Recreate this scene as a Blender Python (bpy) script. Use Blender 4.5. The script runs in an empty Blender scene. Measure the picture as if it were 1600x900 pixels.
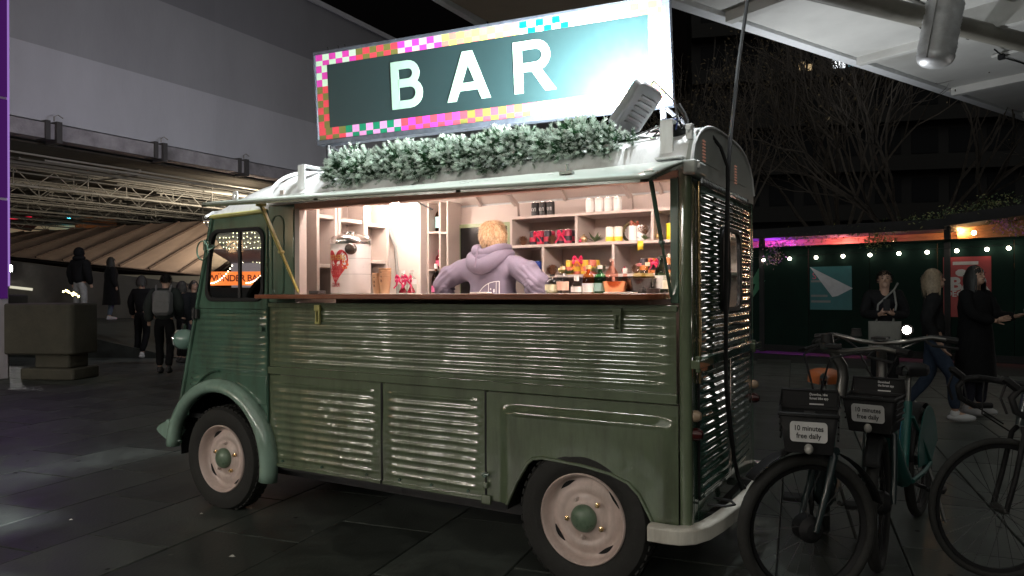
import bpy, bmesh, math, random
from mathutils import Vector as V, Matrix as M, noise as NZ
R = random.Random(7)
PI = math.pi
S = bpy.context.scene
C = S.collection

# ------------------------------------------------------------------ camera
cam = bpy.data.objects.new("camera", bpy.data.cameras.new("camera"))
C.objects.link(cam); S.camera = cam
cam.data.sensor_width = 36; cam.data.lens = 25.52
cam.data.clip_start = .05; cam.data.clip_end = 500
yaw, pitch, roll = .5213, .0023, -.0048
fw = V((-math.sin(yaw)*math.cos(pitch), math.cos(yaw)*math.cos(pitch), math.sin(pitch)))
rt = V((math.cos(yaw), math.sin(yaw), 0)); up = rt.cross(fw)
r2 = rt*math.cos(roll)+up*math.sin(roll); u2 = -rt*math.sin(roll)+up*math.cos(roll)
CAM = V((1.4218, -3.1342, 1.404))
cam.matrix_world = M(((r2.x, u2.x, -fw.x, CAM.x), (r2.y, u2.y, -fw.y, CAM.y), (r2.z, u2.z, -fw.z, CAM.z), (0, 0, 0, 1)))

# ------------------------------------------------------------------ night sky, glow of the city
w = bpy.data.worlds.new("World"); S.world = w; w.use_nodes = True
nt = w.node_tree; bg = nt.nodes["Background"]
sky = nt.nodes.new("ShaderNodeTexSky"); sky.sky_type = 'NISHITA'; sky.sun_disc = False
sky.sun_elevation = math.radians(-4); sky.sun_rotation = math.radians(150)
nt.links.new(sky.outputs[0], bg.inputs[0]); bg.inputs[1].default_value = .05
sun = bpy.data.objects.new("sun", bpy.data.lights.new("sun", 'SUN')); C.objects.link(sun)
sun.data.energy = .34; sun.data.angle = math.radians(60); sun.data.color = (1, .97, .88)
sun.rotation_euler = V((-.38, .66, -.66)).to_track_quat('-Z', 'Y').to_euler()
S.view_settings.view_transform = 'Standard'; S.view_settings.look = 'None'
S.view_settings.exposure = .45; S.view_settings.gamma = 1

# ------------------------------------------------------------------ materials
MATS = {}
def mat(name, col, rough=.5, metal=0, var=.12, scale=8, bump=0, bscale=60, spec=.5, coat=0, rand=0, rvar=.1, stretch=(1, 1, 1), trans=0, coord='Object', dirt=None, emit=None, estr=0):
    if name in MATS: return MATS[name]
    m = bpy.data.materials.new(name); m.use_nodes = True; n = m.node_tree.nodes; l = m.node_tree.links
    b = n["Principled BSDF"]
    b.inputs["Metallic"].default_value = metal; b.inputs["Specular IOR Level"].default_value = spec
    b.inputs["Coat Weight"].default_value = coat; b.inputs["Transmission Weight"].default_value = trans
    b.inputs["Coat Roughness"].default_value = .04
    tc = n.new("ShaderNodeTexCoord"); mp = n.new("ShaderNodeMapping"); mp.inputs[3].default_value = stretch
    l.new(tc.outputs[coord], mp.inputs[0])
    nz = n.new("ShaderNodeTexNoise"); nz.inputs["Scale"].default_value = scale; nz.inputs["Detail"].default_value = 6
    nz.inputs["Roughness"].default_value = .65
    l.new(mp.outputs[0], nz.inputs["Vector"])
    rp = n.new("ShaderNodeValToRGB"); rp.color_ramp.elements[0].position = .3; rp.color_ramp.elements[1].position = .7
    c = V(col)
    rp.color_ramp.elements[0].color = (*[max(0, x*(1-var)) for x in c], 1)
    rp.color_ramp.elements[1].color = (*[min(1, x*(1+var)) for x in c], 1)
    l.new(nz.outputs["Fac"], rp.inputs[0]); out = rp.outputs[0]
    if dirt:
        n2 = n.new("ShaderNodeTexNoise"); n2.inputs["Scale"].default_value = scale*.37; n2.inputs["Detail"].default_value = 9
        l.new(mp.outputs[0], n2.inputs["Vector"])
        r3 = n.new("ShaderNodeValToRGB"); r3.color_ramp.elements[0].position = dirt[1]; r3.color_ramp.elements[1].position = dirt[1]+.2
        mx = n.new("ShaderNodeMixRGB"); l.new(n2.outputs["Fac"], r3.inputs[0]); l.new(r3.outputs[0], mx.inputs[0])
        l.new(out, mx.inputs[1]); mx.inputs[2].default_value = (*dirt[0], 1); out = mx.outputs[0]
    if rand:
        oi = n.new("ShaderNodeObjectInfo"); hs = n.new("ShaderNodeHueSaturation"); mr = n.new("ShaderNodeMapRange")
        mr.inputs[3].default_value = 1-rand; mr.inputs[4].default_value = 1+rand
        l.new(oi.outputs["Random"], mr.inputs[0]); l.new(mr.outputs[0], hs.inputs["Value"]); l.new(out, hs.inputs["Color"]); out = hs.outputs[0]
    l.new(out, b.inputs["Base Color"])
    m2 = n.new("ShaderNodeMapRange"); m2.inputs[3].default_value = max(.02, rough-rvar); m2.inputs[4].default_value = min(1, rough+rvar)
    l.new(nz.outputs["Fac"], m2.inputs[0]); l.new(m2.outputs[0], b.inputs["Roughness"])
    if bump:
        nb = n.new("ShaderNodeTexNoise"); nb.inputs["Scale"].default_value = bscale; nb.inputs["Detail"].default_value = 4
        l.new(mp.outputs[0], nb.inputs["Vector"])
        bp = n.new("ShaderNodeBump"); bp.inputs["Strength"].default_value = 1; bp.inputs["Distance"].default_value = bump
        l.new(nb.outputs["Fac"], bp.inputs["Height"]); l.new(bp.outputs[0], b.inputs["Normal"])
    if emit:
        b.inputs["Emission Color"].default_value = (*emit, 1); b.inputs["Emission Strength"].default_value = estr
    MATS[name] = m; return m
def worn(m, chip=(.30, .30, .26), thr=.665, grime=(.05, .05, .035)):
    n = m.node_tree.nodes; l = m.node_tree.links; b = n["Principled BSDF"]; src = b.inputs["Base Color"].links[0].from_socket
    tc = n.new("ShaderNodeTexCoord"); a = n.new("ShaderNodeTexNoise"); a.inputs["Scale"].default_value = 26; a.inputs["Detail"].default_value = 10; a.inputs["Roughness"].default_value = .75
    mp = n.new("ShaderNodeMapping"); mp.inputs[3].default_value = (.5, 1, 1.3); l.new(tc.outputs["Object"], mp.inputs[0]); l.new(mp.outputs[0], a.inputs["Vector"])
    r = n.new("ShaderNodeValToRGB"); r.color_ramp.elements[0].position = thr; r.color_ramp.elements[1].position = thr+.02; l.new(a.outputs["Fac"], r.inputs[0])
    mx = n.new("ShaderNodeMixRGB"); l.new(r.outputs[0], mx.inputs[0]); l.new(src, mx.inputs[1]); mx.inputs[2].default_value = (*chip, 1)
    g = n.new("ShaderNodeTexNoise"); g.inputs["Scale"].default_value = 2.2; g.inputs["Detail"].default_value = 12; g.inputs["Roughness"].default_value = .7; m2 = n.new("ShaderNodeMapping"); m2.inputs[3].default_value = (3.5, 3.5, .55); l.new(tc.outputs["Object"], m2.inputs[0]); l.new(m2.outputs[0], g.inputs["Vector"])
    r2_ = n.new("ShaderNodeValToRGB"); r2_.color_ramp.elements[0].position = .47; r2_.color_ramp.elements[1].position = .74; r2_.color_ramp.elements[1].color = (.7, .7, .7, 1); l.new(g.outputs["Fac"], r2_.inputs[0])
    mx2 = n.new("ShaderNodeMixRGB"); l.new(r2_.outputs[0], mx2.inputs[0]); l.new(mx.outputs[0], mx2.inputs[1]); mx2.inputs[2].default_value = (*grime, 1); l.new(mx2.outputs[0], b.inputs["Base Color"])
def emi(name, col, s):
    if name in MATS: return MATS[name]
    m = bpy.data.materials.new(name); m.use_nodes = True; n = m.node_tree.nodes; l = m.node_tree.links
    n.remove(n["Principled BSDF"]); e = n.new("ShaderNodeEmission"); e.inputs[0].default_value = (*col, 1); e.inputs[1].default_value = s
    l.new(e.outputs[0], n["Material Output"].inputs[0]); MATS[name] = m; return m
def glass(name, col=(1, 1, 1), refl=1.0, rough=.02, ior=1.45):
    if name in MATS: return MATS[name]
    m = bpy.data.materials.new(name); m.use_nodes = True; n = m.node_tree.nodes; l = m.node_tree.links
    n.remove(n["Principled BSDF"])
    t = n.new("ShaderNodeBsdfTransparent"); t.inputs[0].default_value = (*col, 1)
    g = n.new("ShaderNodeBsdfGlossy"); g.inputs["Roughness"].default_value = rough
    f = n.new("ShaderNodeFresnel"); f.inputs[0].default_value = ior
    mx = n.new("ShaderNodeMixShader"); ge = n.new("ShaderNodeNewGeometry"); mu = n.new("ShaderNodeMath"); mu.operation = "MULTIPLY_ADD"; mu.inputs[1].default_value = -1; mu.inputs[2].default_value = 1; m3 = n.new("ShaderNodeMath"); m3.operation = "MULTIPLY"; l.new(ge.outputs["Backfacing"], mu.inputs[0]); l.new(mu.outputs[0], m3.inputs[0]); l.new(f.outputs[0], m3.inputs[1]); l.new(m3.outputs[0], mx.inputs[0]); l.new(t.outputs[0], mx.inputs[1]); l.new(g.outputs[0], mx.inputs[2])
    l.new(mx.outputs[0], n["Material Output"].inputs[0]); MATS[name] = m; return m

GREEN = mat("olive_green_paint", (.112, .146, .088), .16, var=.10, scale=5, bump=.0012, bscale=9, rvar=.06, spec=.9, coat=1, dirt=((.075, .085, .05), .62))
CABG = mat("cab_green_paint", (.076, .152, .110), .16, rvar=.06, spec=.9, var=.12, scale=5, bump=.0010, bscale=9, coat=1, dirt=((.04, .07, .05), .64))
PALEG = mat("pale_green_paint", (.235, .35, .29), .2, var=.08, scale=7, coat=.8, dirt=((.16, .22, .18), .66))
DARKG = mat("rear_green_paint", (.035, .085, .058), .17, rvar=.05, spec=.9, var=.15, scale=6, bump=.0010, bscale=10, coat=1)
STRUTG = mat("strut_green", (.42, .40, .13), .4, var=.2, scale=20)
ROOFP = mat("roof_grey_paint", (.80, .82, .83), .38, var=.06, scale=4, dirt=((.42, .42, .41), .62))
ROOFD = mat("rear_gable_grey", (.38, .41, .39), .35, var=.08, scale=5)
CREAM = mat("wheel_cream_paint", (.62, .50, .46), .35, var=.12, scale=14, dirt=((.25, .17, .13), .66))
RUBBER = mat("tyre_rubber", (.018, .018, .017), .8, var=.3, scale=30, bump=.002, bscale=90)
BLACK = mat("black_plastic", (.009, .009, .010), .6, var=.2, scale=25, spec=.3)
DARK = mat("dark_steel", (.03, .03, .032), .55, metal=.3, var=.3, scale=12)
CHROME = mat("chrome", (.75, .75, .76), .15, metal=1, var=.1, scale=10)
BUMPER = mat("bumper_cream_white", (.60, .58, .52), .32, var=.1, scale=9, dirt=((.28, .26, .22), .66))
WOOD = mat("varnished_counter_wood", (.20, .065, .03), .22, var=.35, scale=7, stretch=(.4, 6, 6), coat=.5)
PINKP = mat("interior_mauve_paint", (.50, .43, .395), .5, var=.06, scale=3, dirt=((.42, .35, .32), .66))
BRASS = mat("brass_seam", (.75, .55, .3), .25, metal=1, var=.2)
GLASS = glass("window_glass", (.90, .93, .92))
ORANGEL = mat("amber_lens", (.30, .22, .15), .25, var=.2)
REDL = mat("red_lens", (.04, .003, .003), .2, var=.2)

worn(GREEN); worn(CABG, (.22, .28, .23)); worn(DARKG, (.16, .2, .17)); worn(PALEG, (.14, .18, .15), .72, (.12, .16, .13)); worn(ROOFP, (.35, .33, .30), .73, (.38, .38, .37)); worn(BUMPER, (.20, .17, .13), .70, (.25, .23, .2)); worn(CREAM, (.25, .14, .08), .71, (.32, .24, .2))
# ------------------------------------------------------------------ mesh helper
class MB:
    def __init__(s): s.v = []; s.f = []; s.m = []; s.mi = 0
    def add(s, vs, fs):
        o = len(s.v); s.v += [tuple(x) for x in vs]; s.f += [tuple(i+o for i in f) for f in fs]; s.m += [s.mi]*len(fs); return s
    def box(s, x0, x1, y0, y1, z0, z1, mx=None):
        p = [V((x, y, z)) for x in (x0, x1) for y in (y0, y1) for z in (z0, z1)]
        if mx: p = [mx @ q for q in p]
        return s.add(p, [(0, 1, 3, 2), (4, 6, 7, 5), (0, 4, 5, 1), (2, 3, 7, 6), (0, 2, 6, 4), (1, 5, 7, 3)])
    def tube(s, pts, r, n=8, closed=False, caps=True, sq=None):
        pts = [V(p) for p in pts]; k = len(pts); rr = r if isinstance(r, (list, tuple)) else [r]*k
        t0 = (pts[1]-pts[0]).normalized(); a = V((0, 0, 1)) if abs(t0.z) < .9 else V((1, 0, 0))
        nn = (a-t0*a.dot(t0)).normalized(); vs = []; fs = []
        for i in range(k):
            if closed: t = (pts[(i+1) % k]-pts[i-1]).normalized()
            else: t = (pts[min(i+1, k-1)]-pts[max(i-1, 0)]).normalized()
            nn = nn-t*nn.dot(t)
            nn = nn.normalized() if nn.length > 1e-6 else t.orthogonal().normalized()
            bb = t.cross(nn)
            for j in range(n):
                q = 2*PI*j/n+(PI/4 if n == 4 else 0); e = nn*math.cos(q)+bb*math.sin(q)
                if sq: e = nn*math.cos(q)*sq[0]+bb*math.sin(q)*sq[1]
                vs.append(pts[i]+e*rr[i])
        for i in range(k if closed else k-1):
            for j in range(n):
                a0 = i*n+j; a1 = i*n+(j+1) % n; b0 = ((i+1) % k)*n+j; b1 = ((i+1) % k)*n+(j+1) % n
                fs.append((a0, a1, b1, b0))
        if caps and not closed: fs += [tuple(range(n))[::-1], tuple(range((k-1)*n, k*n))]
        return s.add(vs, fs)
    def cyl(s, p0, p1, r0, r1=None, n=12): return s.tube([p0, p1], [r0, r0 if r1 is None else r1], n)
    def lathe(s, prof, n=20, mx=None, a0=0, a1=2*PI, caps=True):
        full = abs(a1-a0-2*PI) < 1e-6; k = n if full else n+1; vs = []; fs = []
        for r, z in prof:
            for j in range(k):
                q = a0+(a1-a0)*j/n; p = V((r*math.cos(q), r*math.sin(q), z)); vs.append(mx @ p if mx else p)
        for i in range(len(prof)-1):
            for j in range(n):
                a = i*k+j; b = i*k+(j+1) % k; fs.append((a, b, b+k, a+k))
        if full and caps:
            if prof[0][0] > 1e-4: fs.append(tuple(range(k))[::-1])
            if prof[-1][0] > 1e-4: fs.append(tuple(range((len(prof)-1)*k, len(prof)*k)))
        return s.add(vs, fs)
    def prism(s, poly, fn, w0, w1):
        n = len(poly)
        vs = [fn(u, v, w0) for u, v in poly]+[fn(u, v, w1) for u, v in poly]
        fs = [tuple(range(n))[::-1], tuple(range(n, 2*n))]+[(i, (i+1) % n, (i+1) % n+n, i+n) for i in range(n)]
        return s.add(vs, fs)
    def ring(s, outer, inner, fn, w0, w1):          # plate with a hole, both loops of equal count
        n = len(outer)
        vs = [fn(u, v, w) for w in (w0, w1) for lp in (outer, inner) for u, v in lp]; fs = []
        for i in range(n):
            j = (i+1) % n; o0, i0, o1, i1 = 0, n, 2*n, 3*n
            fs += [(o0+i, i0+i, i0+j, o0+j), (o1+i, o1+j, i1+j, i1+i), (o0+i, o0+j, o1+j, o1+i), (i0+i, i1+i, i1+j, i0+j)]
        return s.add(vs, fs)
    def sph(s, c, r, nu=12, nv=8, mx=None):
        r = V((r, r, r)) if not isinstance(r, (tuple, list, V)) else V(r); c = V(c); vs = []; fs = []
        for i in range(1, nv):
            a = PI*i/nv
            for j in range(nu):
                b = 2*PI*j/nu; p = V((r.x*math.sin(a)*math.cos(b), r.y*math.sin(a)*math.sin(b), r.z*math.cos(a)))
                vs.append(c+(mx @ p if mx else p))
        t = V((0, 0, r.z)); vs += [c+(mx @ t if mx else t), c-(mx @ t if mx else t)]; T = len(vs)-2; B = T+1
        for i in range(nv-2):
            for j in range(nu): fs.append((i*nu+j, (i+1)*nu+j, (i+1)*nu+(j+1) % nu, i*nu+(j+1) % nu))
        for j in range(nu): fs += [(T, j, (j+1) % nu), (B, (nv-2)*nu+(j+1) % nu, (nv-2)*nu+j)]
        return s.add(vs, fs)
    def grid(s, fn, nu, nv, skip=None):
        vs = [fn(i/nu, j/nv) for i in range(nu+1) for j in range(nv+1)]
        fs = [(i*(nv+1)+j, (i+1)*(nv+1)+j, (i+1)*(nv+1)+j+1, i*(nv+1)+j+1) for i in range(nu) for j in range(nv) if not (skip and skip((i+.5)/nu, (j+.5)/nv))]
        return s.add(vs, fs)
    def mesh(s, name, mats, ang=35):
        me = bpy.data.meshes.new(name); me.from_pydata(s.v, [], s.f)
        for m in (mats if isinstance(mats, (list, tuple)) else [mats]): me.materials.append(m)
        if any(s.m): me.polygons.foreach_set("material_index", s.m)
        bm = bmesh.new(); bm.from_mesh(me); bmesh.ops.recalc_face_normals(bm, faces=bm.faces); bm.to_mesh(me); bm.free()
        if ang: 
            me.polygons.foreach_set("use_smooth", [True]*len(me.polygons)); me.set_sharp_from_angle(angle=math.radians(ang))
        me.update(); return me
    def build(s, name, mats, parent=None, ang=35, bevel=0, loc=None):
        o = bpy.data.objects.new(name, s.mesh(name, mats, ang)); C.objects.link(o)
        if bevel:
            b = o.modifiers.new("bevel", 'BEVEL'); b.width = bevel; b.segments = 2; b.limit_method = 'ANGLE'; b.angle_limit = math.radians(40)
        if parent is not None:
            o.parent = parent
            if parent.get("_w"): o.location = -V(parent["_w"])
        if loc: o.location = V(loc)
        return o
def tag(o, label=None, cat=None, group=None, kind=None):
    for k, v in (("label", label), ("category", cat), ("group", group), ("kind", kind)):
        if v: o[k] = v
    return o
def thing(name, label, cat, loc=(0, 0, 0), rz=0, group=None, world=False):
    """Empty at the base of a thing; world=True: its parts are built in world coordinates"""
    o = bpy.data.objects.new(name, None); C.objects.link(o); o.empty_display_size = .1
    o.location = loc; o.rotation_euler = (0, 0, rz)
    if world: o["_w"] = list(loc)
    return tag(o, label, cat, group)
def inst(name, me, parent=None, loc=(0, 0, 0), rot=(0, 0, 0), sc=(1, 1, 1)):
    o = bpy.data.objects.new(name, me); C.objects.link(o)
    o.location = loc; o.rotation_euler = rot; o.scale = sc if isinstance(sc, (tuple, list, V)) else (sc, sc, sc)
    if parent is not None: o.parent = parent
    return o
def kids(o): return [c for c in C.objects if c.parent == o]
def copy_tree(o, parent=None):
    c = o.copy(); C.objects.link(c); c.parent = parent
    for k in o.children: copy_tree(k, c)
    return c
def sm(t): t = max(0, min(1, t)); return t*t*(3-2*t)
def rrect(u0, u1, v0, v1, r, k=5):
    p = []
    for cx, cy, a in ((u1-r, v1-r, 0), (u0+r, v1-r, 90), (u0+r, v0+r, 180), (u1-r, v0+r, 270)):
        for i in range(k+1):
            q = math.radians(a+90*i/k); p.append((cx+r*math.cos(q), cy+r*math.sin(q)))
    return p
def text_mesh(txt, size, mx, mats, name, parent=None, ext=.001, bold=0, align='CENTER', loc=None, space=1):
    cu = bpy.data.curves.new(name, 'FONT'); cu.body = txt; cu.size = size; cu.extrude = ext; cu.offset = bold; cu.align_x = align; cu.align_y = 'CENTER'
    cu.resolution_u = 3; cu.space_character = space
    t = bpy.data.objects.new(name, cu); C.objects.link(t)
    dg = bpy.context.evaluated_depsgraph_get(); me = bpy.data.meshes.new_from_object(t.evaluated_get(dg)); me.transform(mx)
    bpy.data.objects.remove(t); me.name = name; me.materials.clear(); me.materials.append(mats)
    o = bpy.data.objects.new(name, me); C.objects.link(o)
    if parent is not None:
        o.parent = parent
        if parent.get("_w"): o.location = -V(parent["_w"])
    if loc: o.location = V(loc)
    return o
def frame(o, u, v):
    """matrix with local x=u, y=v at origin o"""
    u = V(u).normalized(); v = V(v); v = (v-u*v.dot(u)).normalized(); n = u.cross(v)
    return M(((u.x, v.x, n.x, o[0]), (u.y, v.y, n.y, o[1]), (u.z, v.z, n.z, o[2]), (0, 0, 0, 1)))
def SIDE(d=0): return lambda u, v, w: (u, d+w, v)       # x,z outline extruded along y
# ================================================================== THE VAN
W = 1.30
van = thing("food_van", "vintage green corrugated van with grey roof and open serving hatch", "van", (-1.25, .65, 0), world=True)
def dent(x, z, k=0): return .0045*NZ.noise(V((x*2.3+k, z*3.1, k)))+.0022*NZ.noise(V((x*8+k, z*6, 3)))+.0008*NZ.noise(V((x*21+k, z*17, 7)))
def ribbed(x0, x1, z0, z1, pitch, amp, mxl, mxr=None, y=0, mz=.02, left=None, hole=None, back=False):
    """pressed sheet with horizontal round ribs that fade out at the margins"""
    mxr = mxl if mxr is None else mxr; b = MB(); nz = max(2, int((z1-z0)/pitch*7)); nx = max(10, int((x1-x0)/.035))
    def fn(u, v):
        x = x0+(x1-x0)*u; z = z0+(z1-z0)*v
        L = left(z) if left else x0
        if left: x = L+(x1-L)*u
        m = sm((x-L-mxl)/.03)*sm((x1-mxr-x)/.03)*(1 if z0+mz < z < z1-mz else 0)
        if hole: m *= hole(x, z)
        ph = ((z-z0-mz)/pitch) % 1; rb = max(0, math.sin(PI*min(1, ph/.62))) if ph < .62 else 0
        return (x, y-amp*rb*m+dent(x, z, y), z)
    return b.grid(fn, nx, nz)
# lower and upper ribbed panels of the near side
ribbed(-2.105, .455, .942, 1.302, .0415, .0058, .05).build("upper_side_panel", GREEN, van)
MB().box(-2.11, .462, -.014, .01, .893, .941).build("waist_rail", GREEN, van, bevel=.005)
MB().box(-2.11, .462, -.012, .01, 1.302, 1.332).build("sill_rail", GREEN, van, bevel=.004)
for x0, x1 in ((-2.105, -1.222), (-1.208, -.540)):
    p = ribbed(x0, x1, .335, .890, .0442, .0066, .045, mz=.045).build("lower_side_panel", GREEN, van)
    MB().box(x0, x1, -.010, .004, .331, .352).build("bottom_lip", GREEN, p, bevel=.003).location = (0, 0, 0)
    q = MB()
    for xx in (x0+.12, (x0+x1)/2, x1-.1): q.cyl((xx, -.012, .37), (xx, .0, .37), .008, n=8)
    q.build("rivet", DARKG, p).location = (0, 0, 0)
MB().box(-1.222, -1.208, -.002, .02, .34, .89).build("door_gap", BLACK, van)
# rear quarter with the wheel arch
arch = [(-.404, .338), (-.345, .46), (-.285, .556), (-.255, .58), (-.20, .590), (.0, .578), (.15, .556), (.235, .525), (.285, .480), (.33, .40), (.362, .338)]
outer = [(-.538, .338), (-.538, .888), (.462, .888), (.462, .338)]
poly = outer[:2]+outer[2:]+[(.462, .338)][:0]+arch[::-1]
rq = MB()
# fill between arch outline and outer outline as a grid: rows follow the arch
def quarter(u, v):
    # u along the outline, v outwards from arch lip to the panel edge
    k = u*(len(arch)-1); i = min(int(k), len(arch)-2); f = k-i
    a = V(arch[i]).lerp(V(arch[i+1]), f)
    per = [(-.538, .338), (-.538, .888), (.462, .888), (.462, .338)]; ls = [0, .26, .74, 1]
    for q in range(3):
        if u <= ls[q+1]+1e-9:
            o = V(per[q]).lerp(V(per[q+1]), (u-ls[q])/(ls[q+1]-ls[q])); break
    p = a.lerp(o, v); x, z = p
    # the pressed outward swell round the wheel
    sw = sm((x+.46)/.07)*sm((.47-x)/.075)*sm((.835-z)/.055)
    sw2 = sm((x+.40)/.05)*sm((.41-x)/.05)*(sm((z-.775)/.02)*sm((.835-z)/.03))
    return (x, -.020*sw-.010*sw2+dent(x, z, 5), z)
rq.grid(quarter, 120, 40); rqo = rq.build("rear_quarter_panel", GREEN, van, ang=50)
lip = MB(); lip.tube([(x, -.018, z) for x, z in arch], .010, 6); lip.build("arch_lip", GREEN, rqo).location = (0, 0, 0)
MB().box(-.541, -.530, -.003, .02, .34, .89).build("door_gap", BLACK, van)
h = MB(); h.box(-.555, -.50, -.018, -.006, .318, .365); h.build("latch_plate", GREEN, van, bevel=.004); h = MB(); h.box(-.54, -.515, -.022, -.004, .40, .43); h.build("latch_keeper", GREEN, van, bevel=.004)
h = MB(); h.cyl((-.525, -.01, .47), (-.525, -.035, .47), .012); h.cyl((-.54, -.03, .47), (-.50, -.03, .475), .006); h.build("latch", DARKG, van)
for x in (.187, -1.679):
    h = MB(); h.box(x-.022, x+.022, -.028, -.012, 1.285, 1.32); h.box(x-.018, x-.006, -.024, -.012, 1.215, 1.29); h.box(x+.006, x+.018, -.024, -.012, 1.215, 1.29); h.box(x-.018, x+.018, -.026, -.012, 1.208, 1.222)
    h.build("flap_latch", GREEN if x > 0 else STRUTG, van, bevel=.003)
# posts beside the opening
rp = rrect(.466, .522, -.012, .05, .022, 4)
MB().prism(rp, lambda u, v, w: (u, v, w), .352, 1.925).build("corner_post", GREEN, van)
b = MB(); b.box(-2.105, -1.885, -.006, .03, 1.332, 1.925); fp = b.build("front_post", CABG, van, bevel=.006)
b = MB()
rr_ = rrect(-2.07, -1.965, 1.37, 1.865, .045, 6)
b.ring(rr_, [(u*.86+(-2.017)*.14, v*.97+1.6175*.03) for u, v in rr_], SIDE(0), -.014, -.005); b.build("pressed_recess", CABG, fp, bevel=.004).location = (0, 0, 0)
MB().box(-1.885, -1.845, .0, .06, 1.34, 1.90).build("opening_jamb", PINKP, van, bevel=.003)
MB().box(.43, .466, .0, .05, 1.34, 1.90).build("opening_jamb", CABG, van, bevel=.003)
MB().box(-2.105, .466, .0, .05, 1.888, 1.95).build("header_rail", mat("header_wood", (.50, .32, .25), .45, var=.25, scale=6, stretch=(.4, 6, 6)), van, bevel=.004)
# far side
b = MB(); b.box(-2.12, -1.72, W-.02, W, .35, 1.95); b.box(-1.30, .52, W-.02, W, .35, 1.95); b.box(-1.72, -1.30, W-.02, W, 1.9, 1.95); b.box(-1.72, -1.30, W-.02, W, .35, 1.33); b.build("far_side_panel", CABG, van)
MB().box(-2.12, .51, .31, W-.31, .30, .36).build("floor_pan", DARK, van); MB().box(-2.10, -.55, .02, .31, .31, .36).build("floor_sill", DARK, van)
MB().box(-2.9, .45, .25, W-.25, .20, .30).build("chassis", DARK, van)
for x in (-2.552, 0):
    b = MB(); b.cyl((x, .1, .32), (x, W-.1, .32), .045, n=10); b.build("axle", DARK, van)
b = MB(); b.cyl((-1.0, .35, .24), (-.6, .35, .24), .07, n=12); b.tube([(-1.2, .35, .22), (-1, .35, .24)], .02); b.build("exhaust", DARK, van)
# wheel wells
for x0, x1, h in ((-.42, .37, .62), (-2.98, -2.12, .80)):
    for ya, yb in ((.02, .30), (W-.30, W-.02)):
        b = MB(); b.box(x0, x1, yb if ya < .5 else ya, (yb if ya < .5 else ya)+.008, .25, h); b.box(x0, x1, ya, yb, h, h+.008); b.box(x0-.008, x0, ya, yb, .3, h); b.box(x1, x1+.008, ya, yb, .3, h); b.build("wheel_well", BLACK, van)
# roof
def zr(y):
    t = abs(2*y/W-1)
    if t > .985: return 1.945
    return 2.045+.150*(1-(t/.985)**2.1)
rprof = []
for i in range(29):
    a = i/28; y = W*a; t = abs(2*a-1)
    rprof.append((y, 1.955+(2.19-1.955)*(max(0, 1-t**3.2))**.62))
rprof = [(-.012, 1.935)]+rprof+[(W+.012, 1.935)]
def zroof(y):
    for (a, za), (b2, zb) in zip(rprof, rprof[1:]):
        if a <= y <= b2: return za+(zb-za)*(y-a)/(b2-a)
    return 1.94
b = MB()
xs = [-2.115, -2.10, -2.08, -2.0]+[-2+.0+i*(2.505/24) for i in range(1, 25)]+[.515, .522]
def rf(u, v):
    i = round(u*(len(xs)-1)); j = round(v*(len(rprof)-1)); x = xs[i]; y, z = rprof[j]
    e = .03*max(0, 1-(x+2.115)/.07)**2 if x < -2.04 else 0
    s = .016*max(0, (x-.505)/.017)**2
    return (x, y, z-e*(1 if z > 1.96 else 0)-s+.0015*NZ.noise(V((x*3, y*3, 0)))-(.02*(1-((x+.8)/1.35)**2) if False else 0))
b.grid(rf, len(xs)-1, len(rprof)-1); roof = b.build("roof", ROOFP, van, ang=60)
b = MB(); b.tube([(-2.118, y, z+.004) for y, z in rprof], .012, 6); b.build("roof_lip", ROOFP, roof).location = (0, 0, 0)
b = MB(); b.box(-2.08, .57, -.028, -.006, 1.925, 1.945); b.box(-2.08, .57, -.028, -.022, 1.945, 1.958); b.build("gutter", ROOFP, roof, bevel=.003).location = (0, 0, 0)
b = MB(); b.box(.50, .56, -.05, .12, 1.90, 1.962); b.build("gutter_end", ROOFD, roof, bevel=.01).location = (0, 0, 0)
# roof stays (flat strap brackets)
for x in (.405, -1.86):
    b = MB(); b.box(x-.03, x+.03, .03, .04, 1.985, 2.165); b.box(x-.03, x+.03, .03, .20, 2.155, 2.165); b.box(x-.035, x+.09, -.03, .04, 1.975, 1.985); b.build("roof_bracket", ROOFP, roof, bevel=.004).location = (0, 0, 0)
# rear gable
gp = [(y, z) for y, z in rprof[1:-1]]
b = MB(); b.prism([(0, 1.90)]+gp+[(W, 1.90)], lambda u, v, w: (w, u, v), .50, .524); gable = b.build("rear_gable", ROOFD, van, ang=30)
b = MB(); b.tube([(.526, y, z-.004) for y, z in gp], .008, 6); b.build("gable_rim", ROOFP, gable).location = (0, 0, 0)
b = MB(); b.prism(rrect(.09, .52, 1.985, 2.12, .02), lambda u, v, w: (w, u, v), .522, .527); b.prism(rrect(.60, 1.1, 1.975, 2.10, .02), lambda u, v, w: (w, u, v), .522, .527); b.build("gable_plate", ROOFD, gable, bevel=.002).location = (0, 0, 0)
for yc, zc in ((.20, 2.035), (.83, 2.01)):
    b = MB()
    for k in range(7):
        z = zc-.045+k*.015; b.box(.527, .531, yc-.022, yc+.022, z, z+.006, M.Translation((0, 0, 0)))
    b.build("vent_slot", emi("vent_glow", (1, .48, .34), .13), gable).location = (0, 0, 0)
b = MB()
for k in range(34):
    y = .15+k*.028; b.tube([(.532, y, 1.884), (.532, y+.014, 1.906), (.532, y+.028, 1.884)], .003, 4)
b.box(.520, .530, .13, 1.14, 1.876, 1.912); b.build("perforated_strip", CHROME, van)
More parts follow.
